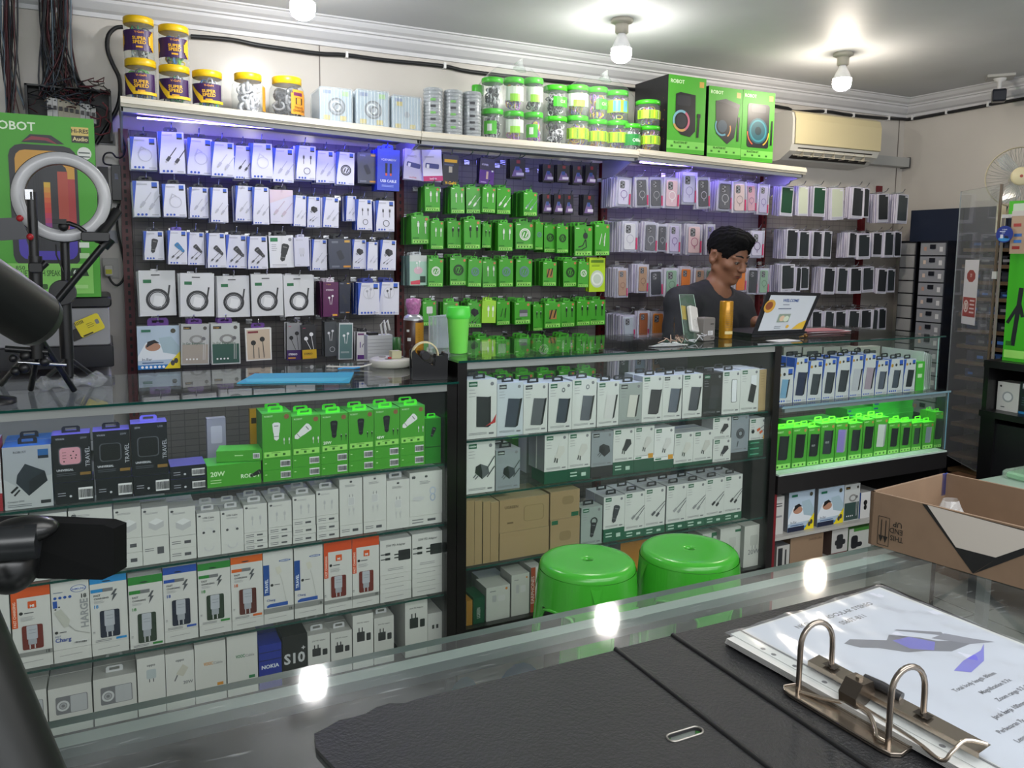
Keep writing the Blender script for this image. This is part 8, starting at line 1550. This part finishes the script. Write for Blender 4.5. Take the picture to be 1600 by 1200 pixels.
b.tube([Q(s, w, .0024) for s, w in out], .0009, MT2, n=5, closed=True)
for s in (-.002, Ld+.004, Ld*.4): b.lathe([(.003, .0023), (.0028, .0032), (.0001, .0034)], M('#5a534c', .3, .9), c=Q(s, .016), n=12, cap=False)
b.build('base_plate', t)
def ring_(s, px_top, w2):
    p0 = Vector(Q(s, 0, .002)); H = .058; p1 = Vector(Q(s+.004, w2, .0)); P_ = [p0, p0+Vector((0, 0, H*.62))]
    for k in range(1, 12):
        a = math.pi*k/12; c_ = (1-math.cos(a))/2; P_.append(p0.lerp(p1, c_)+Vector((0, 0, H*.62+H*.38*math.sin(a)**.8)))
    P_ += [p1+Vector((0, 0, H*.62)), p1+Vector((0, 0, .012))]; return P_
for s in (0, Ld):
    b = MB(); b.X = Matrix.Translation(o_); b.tube([tuple(p) for p in ring_(s, 0, .034)], .0023, MT2, n=12); b.build('ring', t)
b = MB(); b.X = Matrix.Translation(o_); b.add([Q(-.014, .027, .016), Q(Ld+.05, .027, .016), Q(Ld+.05, .041, .018), Q(-.014, .041, .018), Q(-.014, .027, .012), Q(Ld+.05, .027, .012)], [(0, 1, 2, 3), (4, 5, 1, 0)], MT); 
for s in (-.002, Ld-.002): b.add([Q(s, .03, .0184), Q(s+.012, .03, .0184), Q(s+.012, .038, .0188), Q(s, .038, .0188)], [(0, 1, 2, 3)], M('#3a3632', .4, .8))
b.build('pressure_bar', t)
b = MB(); b.X = Matrix.Translation(o_); b.tube(sm([Q(.002, 0, .003), Q(.02, .006, .005), Q(.04, .014, .008), Q(.055, .013, .009), Q(.068, .004, .006), Q(.074, -.002, .005), Q(Ld, .0, .004)]), .0017, MT, n=8); b.tube(sm([Q(.03, .02, .008), Q(Ld+.01, .014, .008), Q(Ld+.035, .008, .008), Q(Ld+.04, .012, .016), Q(Ld+.042, .024, .022), Q(Ld+.05, .036, .02)]), .0015, MT, n=8); b.build('spring_wire', t)
b = MB(); b.X = Matrix.Translation(o_); b.add([Q(s, w, z) for s in (.030, .046) for w, z in ((.012, .003), (.010, .016), (.018, .026), (.030, .026), (.034, .014))], [(0, 1, 2, 3, 4), (9, 8, 7, 6, 5), (0, 5, 6, 1), (1, 6, 7, 2), (2, 7, 8, 3), (3, 8, 9, 4)], M('#6a625a', .25, .9)); b.lathe([(.003, -.001), (.003, .001)], MT, c=Q(.038, .024, .027), n=10); b.tube([Q(.034, .036, .021), Q(.048, .038, .021), Q(.064, .040, .019)], .004, M('#2a2a2c', .35), n=10); b.build('lever', t)
# ------------------------------------------------------------------ cardboard box
CBM = M('#76604c', .7, noise=.10, scale=30); CBI = M('#7c6650', .7, noise=.08, scale=30)
zr = atY(1361, 767, .683).z; A0 = Vector((.861, .683, ZG)); e1 = Vector((.23, -.97, 0)).normalized(); e1 = Vector((.20, -.98, 0)).normalized(); C0 = Vector((1.031, .702, ZG)); Hb = zr-ZG; Lb = .36
b = MB()
def wall4(p, q, nrm, th=.004):
    n = nrm*th; v = [p, q, q+n, p+n]; v = v+[x+Vector((0, 0, Hb)) for x in v]; return [tuple(x) for x in v]
e2 = (C0-A0).normalized(); B0 = A0+e1*Lb; D0 = C0+e1*Lb
FQ = [(0, 1, 5, 4), (1, 2, 6, 5), (2, 3, 7, 6), (3, 0, 4, 7), (4, 5, 6, 7), (0, 3, 2, 1)]
t = thing('cardboard_box', 'open brown cardboard box marked THIS END UP upside down', 'cardboard box', tuple(A0)); o_ = -A0
for p, q, n_ in ((A0, B0, e2), (A0, C0, e1), (C0, D0, -e2), (B0, D0, -e1)):
    b = MB(); b.X = Matrix.Translation(o_); b.add(wall4(p, q, n_), FQ, CBM); b.build('side_wall', t)
b = MB(); b.X = Matrix.Translation(o_); b.add([tuple(x+Vector((0, 0, .003))) for x in (A0, B0, D0, C0)], [(0, 1, 2, 3)], CBI); b.build('bottom_panel', t)
nf = -e2+e1*e1.dot(e2); nf = nf.normalized()
def BF(px, py):
    d = U_(px, py); q = EYE+d*((A0-EYE).dot(nf)/d.dot(nf)); return (q-A0).dot(e1), q.z-ZG
b = MB(); b.X = Matrix.Translation(o_); A = Art(b, 0, 0, 1, 1, 0, warp=lambda u, v, y: tuple(A0+e1*u+Vector((0, 0, v))+nf*(.0004+y)), step=.0001); A.kx = 1
cl = lambda p: (min(p[0], Lb-.001), min(max(p[1], .001), Hb-.0005))
A.poly([cl(BF(*p)) for p in ((1441, 786), (1640, 838), (1640, 846), (1557, 873), (1520, 902), (1441, 786))][:5], '#131314'); A.poly([cl(BF(*p)) for p in ((1449, 788), (1640, 840), (1640, 836), (1555, 872), (1494, 855))][:2]+[cl(BF(*p)) for p in ((1640, 842), (1556, 871), (1494, 855))], '#b4ada4')
A.poly([cl(BF(*p)) for p in ((1557, 873), (1640, 846), (1640, 852), (1521, 901))], '#131314')
K = '#1a1713'; (ua, va), (ub, vb) = BF(1371, 849), BF(1391, 810)
for r_ in (((ua, va), (ub, va)), ((ua, vb), (ub, vb)), ((ua, va), (ua, vb)), ((ub, va), (ub, vb))): A.line(list(r_), .0007, K)
for f_ in (.3, .7):
    u = ua+(ub-ua)*f_; A.line([(u, va+(vb-va)*.2), (u, va+(vb-va)*.9)], .0012, K); A.poly([(u-.003, va+(vb-va)*.34), (u+.003, va+(vb-va)*.34), (u, va+(vb-va)*.1)], K)
for s_, px, py in (('UP', 1410, 823), ('END', 1411, 834), ('THIS', 1412, 846)):
    u, v = BF(px, py); A.text(s_, u, v+.004, .0065, K, .01, rot=math.pi, maxw=.016)
b.build('printing', t)
b = MB(); b.X = Matrix.Translation(o_); p = C0+e1*.004-e2*.014; b.add([tuple(p+Vector((0, 0, Hb-.03))), tuple(p+e2*.013+Vector((0, 0, Hb-.03))), tuple(p+e2*.013+Vector((0, 0, Hb+.001))), tuple(p+Vector((0, 0, Hb+.001)))], [(0, 1, 2, 3)], M('#1f3a8c', .4)); b.build('blue_tape', t)
b = MB(); Rr = random.Random(3); c = A0+e1*.07+e2*.05; L = []
for j in range(8): L.append([tuple(Vector((.04*math.cos(k*.57)*(1-.1*j)*Rr.uniform(.8, 1.15), .03*math.sin(k*.57)*(1-.1*j)*Rr.uniform(.8, 1.15), .004+.009*j))) for k in range(11)])
b.loft(L, clear('#f4f6f8', .25, .08, 1.35, 'cb2')); obj1(b, 'plastic_bag', 'clear plastic poking up inside the open cardboard box', 'plastic bag', tuple(c))
q = atZ(1536, 752, .75); t = thing('side_table', 'low pale table with a green pack beyond the cardboard box', 'table', (q.x+.3, q.y-.25, 0))
b = MB(); b.box(-.3, .35, -.25, .27, .73, .75, M('#9fb4a8', .25)); b.build('table_top', t)
for x in (-.27, .32):
    for y in (-.22, .24): b = MB(); b.box(x-.015, x+.015, y-.015, y+.015, 0, .73, M('#77787a', .4)); b.build('leg', t)
b = MB(); b.rbox(-.14, .14, -.1, .1, 0, .02, .015, M('#5aa86a', .3), axis='z'); b.rbox(-.15, .15, -.11, .11, 0, .026, .02, clear('#cfe9d6', .3, .1, 1.4, 'gp'), axis='z'); b.box(-.1, -.02, -.06, .04, .0262, .0268, M('#d4dcd6')); obj1(b, 'green_pack', 'green pack in clear film lying on the low pale table', 'pack', (q.x+.25, q.y-.1, .7508))
# ================================================================== STOOLS
def stool(px, py, z, r, label, rz):
    q = atZ(px, py, z); t = thing('plastic_stool', label, 'stool', (q.x, q.y, 0), rz=rz); G = M('#44b034', .22, spec=.6, noise=.05, scale=6)
    b = MB(); pr = [(.008, z-.006), (.009, z-.001), (.02, z), (r*.6, z), (r*.82, z+.001), (r*.93, z-.002), (r*.985, z-.009), (r, z-.02)]
    b.lathe(pr, G, n=56, cap=False); b.build('seat_top', t); b = MB(); b.lathe([(.009, z-.0065), (.001, z-.007)], M('#0c3a0a', .5), n=16, cap=False); b.build('centre_hole', t)
    b = MB(); L = []; N = 96   # skirt that turns into four legs, arched openings between them
    def low(a): 
        u = (a % (math.pi/2))/(math.pi/2); u = abs(u-.5)*2     # 0 middle of opening, 1 leg centre
        return z-.115-.02*u if u < .42 else None
    zs = [z-.02, z-.04, z-.07, z-.1, z-.135, z-.2, z-.34, z-.5, 0.0]
    def rad(zz_): return r*(1.0+.34*((z-zz_)/z)**.9)
    ring = []
    for zz_ in zs:
        ring.append([(rad(zz_)*math.cos(2*math.pi*k/N)*(1-.0), rad(zz_)*math.sin(2*math.pi*k/N), zz_) for k in range(N)])
    for j in range(len(zs)-1):
        for k in range(N):
            u = ((k % (N//4))+.5)/(N//4); u = abs(u-.5)*2; hw = .0 if zs[j+1] > z-.101 else (.5 if zs[j] > z-.11 else .62)
            if u < hw: continue
            k2 = (k+1) % N; b.add([ring[j][k], ring[j][k2], ring[j+1][k2], ring[j+1][k]], [(0, 1, 2, 3)], G, True)
    b.build('skirt_and_legs', t)
    b = MB()
    for k4 in range(4):
        c = (k4+.5)*math.pi/2; h = .62*math.pi/4; pts = []
        for u, zz_ in ((-1, .1), (-1, z-.2), (-.95, z-.14), (-.8, z-.105), (-.4, z-.1), (.4, z-.1), (.8, z-.105), (.95, z-.14), (1, z-.2), (1, .1)):
            a = c+u*h*(1.0 if zz_ < z-.13 else .82); rr = rad(zz_)+.001; pts.append((rr*math.cos(a), rr*math.sin(a), zz_))
        b.tube(pts, .004, G, n=6)
        for d in (-.78, 0.0): a = c+math.pi/4+d*.0; 
        a = c+math.pi/4; b.add([((rad(z-.02)+.0)*math.cos(a-.13), rad(z-.02)*math.sin(a-.13), z-.022), ((rad(z-.02))*math.cos(a+.13), rad(z-.02)*math.sin(a+.13), z-.022), ((rad(z-.08)+.006)*math.cos(a), (rad(z-.08)+.006)*math.sin(a), z-.08)], [(0, 2, 1)], G)
    b.build('leg_ribs', t)
stool(918, 873, .70, .122, 'left bright green plastic stool before the middle showcase', math.radians(-22))
stool(1077, 856, .70, .128, 'right bright green plastic stool before the middle showcase', math.radians(-10))
# ================================================================== MAN BEHIND THE COUNTER
def smin(a, b, k): h = np.clip(.5+.5*(b-a)/k, 0, 1); return b+(a-b)*h-k*h*(1-h)
def cap_(P, a, b, r0, r1):
    a, b = np.array(a), np.array(b); d = b-a; t = np.clip(((P-a)@d)/(d@d), 0, 1); return np.linalg.norm(P-a-t[..., None]*d, axis=-1)-(r0+(r1-r0)*t)
def ell_(P, c, r):
    c, r = np.array(c), np.array(r); q = (P-c)/r; k = np.linalg.norm(q, axis=-1); g = np.linalg.norm(q/r, axis=-1)+1e-9; return k*(k-1)/g
def nets(f, lo, hi, s):
    """surface of f = 0 sampled on a grid"""
    n = [int((hi[i]-lo[i])/s)+1 for i in range(3)]; ax = [lo[i]+s*np.arange(n[i]) for i in range(3)]; V = np.empty(n, np.float32)
    for i in range(0, n[0], 16):
        G = np.stack(np.meshgrid(ax[0][i:i+16], ax[1], ax[2], indexing='ij'), -1); V[i:i+16] = f(G)
    I = V < 0; c = [slice(None, -1), slice(1, None)]; cnt = np.zeros([k-1 for k in n]); acc = np.zeros([k-1 for k in n]+[3])
    base = np.stack(np.meshgrid(*[np.arange(k-1) for k in n], indexing='ij'), -1).astype(float); cor = {}
    for x in (0, 1):
        for y in (0, 1):
            for z in (0, 1): cor[(x, y, z)] = V[c[x], c[y], c[z]]
    for a in cor:
        for ax_ in range(3):
            if a[ax_]: continue
            b = list(a); b[ax_] = 1; va, vb = cor[a], cor[tuple(b)]; m = (va < 0) != (vb < 0); t = np.where(m, va/np.where(m, va-vb, 1), 0)
            p = np.array(a, float)+np.stack([t if k == ax_ else np.zeros_like(t) for k in range(3)], -1); acc += p*m[..., None]; cnt += m
    has = cnt > 0; idx = -np.ones(has.shape, int); idx[has] = np.arange(has.sum()); vs = ((base+acc/np.maximum(cnt, 1)[..., None])[has])*s+np.array(lo); fs = []
    for ax_ in range(3):
        o = [k for k in range(3) if k != ax_]; sl = [slice(1, -1)]*3; sl[ax_] = slice(None, -1); s2 = list(sl); s2[ax_] = slice(1, None)
        A_, B_ = I[tuple(sl)], I[tuple(s2)]; w = np.argwhere(A_ != B_)
        w_ = w.copy(); w_[:, o[0]] += 1; w_[:, o[1]] += 1; q = []
        for d in ((0, 0), (1, 0), (1, 1), (0, 1)): r = w_.copy(); r[:, o[0]] -= d[0]; r[:, o[1]] -= d[1]; q.append(idx[r[:, 0], r[:, 1], r[:, 2]])
        q = np.stack(q, 1); fl = A_[tuple(w.T)]; fl = fl if ax_ != 1 else ~fl; q[fl] = q[fl][:, ::-1]; fs.append(q)
    return vs, np.concatenate(fs)
PX, PY = 2.46, 2.83           # where he stands
# local frame: x to his left (our right), y away from us is behind him; he faces +x and slightly toward us
HC = np.array([.060, -.01, 1.468]); hy = math.radians(-52)      # head: turned toward the laptop
def Rz(a): return np.array([[math.cos(a), -math.sin(a), 0], [math.sin(a), math.cos(a), 0], [0, 0, 1]])
tilt = math.radians(20); Rh = Rz(math.radians(9)) @ np.array([[1, 0, 0], [0, math.cos(tilt), -math.sin(tilt)], [0, math.sin(tilt), math.cos(tilt)]])
# head-local: x = his left, -y = face forward, z = up ; world direction of face = Rh @ (0,-1,0)
def headspace(P): return (P-HC)@Rh
def f_head(P):
    q = headspace(P); S = 1.0
    d = ell_(q, (0, .012, .035), (.076, .094, .088)); d = smin(d, ell_(q, (0, -.022, -.035), (.058, .068, .078)), .03)
    d = smin(d, ell_(q, (0, -.062, -.088), (.026, .024, .022)), .022)                 # chin
    d = smin(d, cap_(q, (0, -.085, .012), (0, -.104, -.024), .009, .0135), .010)       # nose
    for s_ in (-1, 1):
        d = smin(d, ell_(q, (s_*.010, -.098, -.028), (.010, .010, .008)), .006)
        d = smin(d, ell_(q, (s_*.045, -.055, -.018), (.022, .022, .02)), .02)           # cheek
        d = smin(d, cap_(q, (s_*.012, -.084, .022), (s_*.045, -.070, .024), .009, .008), .012)   # brow
        d = smin(d, ell_(q, (s_*.030, -.076, .006), (.014, .011, .009)), .006)
        e = ell_(q, (s_*.082, .012, -.002), (.012, .021, .034)); e = np.maximum(e, -ell_(q, (s_*.088, .006, .002), (.007, .010, .018))); d = smin(d, e, .006)
        d = smin(d, cap_(q, (s_*.06, .0, -.05), (s_*.02, -.05, -.088), .018, .016), .02)
    d = smin(d, cap_(q, (-.018, -.084, -.054), (.018, -.084, -.054), .007, .007), .007); d = smin(d, cap_(q, (-.015, -.082, -.065), (.015, -.082, -.065), .0075, .0075), .006)
    d = np.maximum(d, -cap_(q, (-.022, -.095, -.0595), (.022, -.095, -.0595), .0022, .0022)*1.0)
    return d
SH = {-1: (-.185, -.0, 1.265), 1: (.165, .03, 1.235)}; EL = {-1: (-.235, -.02, 1.02), 1: (.245, -.05, 1.0)}
WR = {-1: (-.06, -.20, 1.03), 1: (.055, -.212, 1.192)}
def f_body(P):
    d = smin(cap_(P, (.0, .03, 1.27), (.05, .012, 1.40), .054, .047), f_head(P), .02)
    d = smin(d, ell_(P, (-.01, .03, 1.17), (.165, .095, .15)), .04); d = smin(d, ell_(P, (-.01, .03, .98), (.15, .095, .2)), .05); d = smin(d, ell_(P, (-.01, .04, .84), (.155, .1, .12)), .04)
    for s_ in (-1, 1):
        d = smin(d, cap_(P, (s_*.03, .03, 1.30), SH[s_], .052, .055), .04); d = smin(d, cap_(P, SH[s_], EL[s_], .052, .038), .03); d = smin(d, cap_(P, EL[s_], WR[s_], .037, .025), .015)
        d = smin(d, cap_(P, (s_*.08-.01, .04, .80), (s_*.10, .03, .44), .078, .052), .03); d = smin(d, cap_(P, (s_*.10, .03, .44), (s_*.11, .05, .09), .052, .034), .02); d = smin(d, cap_(P, (s_*.11, .05, .05), (s_*.13, -.10, .035), .036, .028), .02)
    # hands: palm and five fingers each
    for s_, w, dr, up in ((1, np.array(WR[1]), np.array([.85, -.52, .0]), 1), (-1, np.array(WR[-1]), np.array([.75, -.65, -.05]), 1)):
        dr = dr/np.linalg.norm(dr); sd = np.cross(dr, [0, 0, 1]); sd /= np.linalg.norm(sd); up_ = np.array([0, 0, 1.])
        d = smin(d, np.minimum(cap_(P, w+sd*.018, w+dr*.07+sd*.028, .016, .014), np.minimum(cap_(P, w, w+dr*.075, .018, .014), cap_(P, w-sd*.018, w+dr*.07-sd*.028, .016, .013))), .01)
        for k, (o, L_) in enumerate(((-.030, .058), (-.010, .072), (.010, .068), (.029, .052))):
            a = w+dr*.072+sd*o; m = a+dr*L_*.55+up_*.008; e = m+dr*L_*.45-up_*.014; d = smin(d, np.minimum(cap_(P, a, m, .0088, .008), cap_(P, m, e, .008, .0068)), .004)
        th = -sd if s_ == 1 else sd; a = w+dr*.02+th*.026; m = a+dr*.028+th*.024; e = m+dr*.026+th*.004; d = smin(d, np.minimum(cap_(P, a, m, .012, .0095), cap_(P, m, e, .0095, .008)), .008)
    return d
vs, fs = nets(f_body, (-.36, -.42, -.0), (.36, .20, 1.63), .0056)
def mesh_np(name, vs, fs, mats, mi=None):
    me = bpy.data.meshes.new(name); me.from_pydata(vs.tolist(), [], fs.tolist())
    for m in mats: me.materials.append(m)
    if mi is not None: me.polygons.foreach_set('material_index', mi)
    me.polygons.foreach_set('use_smooth', [True]*len(fs)); me.update(); return me
SKIN = M('#8a5f48', .5, noise=.06, scale=30); 
def skin_mat():
    m = SKIN; b = m.node_tree.nodes['Principled BSDF']; b.inputs['Subsurface Weight'].default_value = .08; b.inputs['Subsurface Radius'].default_value = (.012, .005, .003); return m
root = link('person', mesh_np('person', vs, fs, [skin_mat()]), None, (PX, PY, 0)); tag(root, 'young man in dark grey T-shirt standing behind the counter looking at laptop', 'person')
def f_shirt(P):
    d = ell_(P, (-.01, .03, 1.17), (.165, .095, .15)); d = smin(d, ell_(P, (-.01, .03, .98), (.15, .095, .2)), .05); d = smin(d, ell_(P, (-.01, .04, .84), (.155, .1, .12)), .04)
    for s_ in (-1, 1):
        d = smin(d, cap_(P, (s_*.03, .03, 1.30), SH[s_], .054, .058), .045); d = smin(d, cap_(P, SH[s_], EL[s_], .060, .052), .035)
        if s_ == -1: d = smin(d, cap_(P, EL[s_], .5*np.array(EL[s_])+.5*np.array(WR[s_]), .05, .04), .02)
    n = .0022*np.sin(P[..., 2]*60+P[..., 0]*34)*np.sin(P[..., 0]*45+P[..., 1]*30)
    d = d-.009+n
    d = np.maximum(d, .80-P[..., 2]); d = np.maximum(d, -cap_(P, (.035, -.03, 1.35), (.05, -.05, 1.52), .067, .09))
    return d
SHM = M('#2b2c32', .8, noise=.12, scale=60); v2, f2 = nets(f_shirt, (-.36, -.14, .78), (.36, .18, 1.40), .007); link('t_shirt', mesh_np('t_shirt', v2, f2, [SHM]), root)
def f_tr(P):
    d = ell_(P, (-.01, .04, .84), (.155, .1, .10))
    for s_ in (-1, 1): d = smin(d, cap_(P, (s_*.08-.01, .04, .80), (s_*.10, .03, .44), .082, .06), .03); d = smin(d, cap_(P, (s_*.10, .03, .44), (s_*.11, .05, .09), .06, .05), .02)
    return np.maximum(d-.006, .07-P[..., 2])
v2, f2 = nets(f_tr, (-.25, -.12, .05), (.25, .20, .96), .012); link('trousers', mesh_np('trousers', v2, f2, [M('#1c2030', .8)]), root)
def f_hair(P):
    q = headspace(P); n = .0035*np.sin(q[..., 0]*150+q[..., 2]*60)*np.sin(q[..., 1]*130+2*q[..., 0]*40)+.002*np.sin(q[..., 0]*330)*np.sin(q[..., 2]*300+q[..., 1]*260)
    d = ell_(q, (0, .012, .046), (.080, .100, .086))-.003+n; d = smin(d, ell_(q, (0, -.05, .098), (.06, .05, .034))+n, .03)
    # hairline: cut away face, above ears, nape
    cut = np.maximum(q[..., 2]-(.062-.0*q[..., 1]), -1); face = ell_(q, (0, -.105, -.028), (.082, .092, .096)); d = np.maximum(d, -face)
    side = np.maximum(np.abs(q[..., 1]-.012)-.034, q[..., 2]-.026); d = np.maximum(d, -np.where(np.abs(q[..., 0]) > .045, side, 1)); d = np.maximum(d, -(q[..., 2]+.04)); return d
lo = HC-.16; hi = HC+.17; v2, f2 = nets(f_hair, lo, hi, .0042); link('hair', mesh_np('hair', v2, f2, [M('#08080a', .85, bump=.9, scale=300, spec=.2)]), root)
def hp(x, y, z): return tuple(np.array([x, y, z])@Rh.T+HC)
for s_ in (-1, 1):
    b = MB(); b.tube([hp(s_*.012, -.0935, .030), hp(s_*.026, -.0915, .036), hp(s_*.046, -.078, .033)], .0032, M('#0f0e10', .6), n=6, rs=[.0026, .0036, .0018]); b.build('eyebrow', root)
    b = MB(); b.tube([hp(s_*.018, -.0875, .004), hp(s_*.026, -.0895, .0065), hp(s_*.036, -.0865, .006), hp(s_*.044, -.080, .003)], .0017, M('#151014', .5), n=6); b.build('eyelashes', root)
    b = MB(); b.sph(hp(s_*.031, -.0795, .003), .0095, M('#857a73', .4), nu=12, nv=8); b.sph(hp(s_*.031, -.0835, .0015), .0062, M('#120c0a', .2), nu=10, nv=6); b.build('eye', root)
b = MB(); b.tube([hp(-.021, -.0865, -.0595), hp(-.008, -.0925, -.0585), (hp(.008, -.0925, -.0585)), hp(.021, -.0865, -.0595)], .0022, M('#5a2e28', .5), n=6); b.tube([hp(-.016, -.0885, -.0645), hp(0, -.0925, -.0655), hp(.016, -.0885, -.0645)], .0042, M('#7a4338', .45), n=8, rs=[.0015, .0042, .0015]); b.build('lips', root)
BAD = [k for k in LABELS if not 4 <= len(k.split()) <= 16]
print('BADLABELS', len(BAD), BAD[:8]); print('DUPLICATES', [(k, len(v)) for k, v in LABELS.items() if len(v) > 1 and 'group' not in bpy.data.objects[v[0]]][:12])
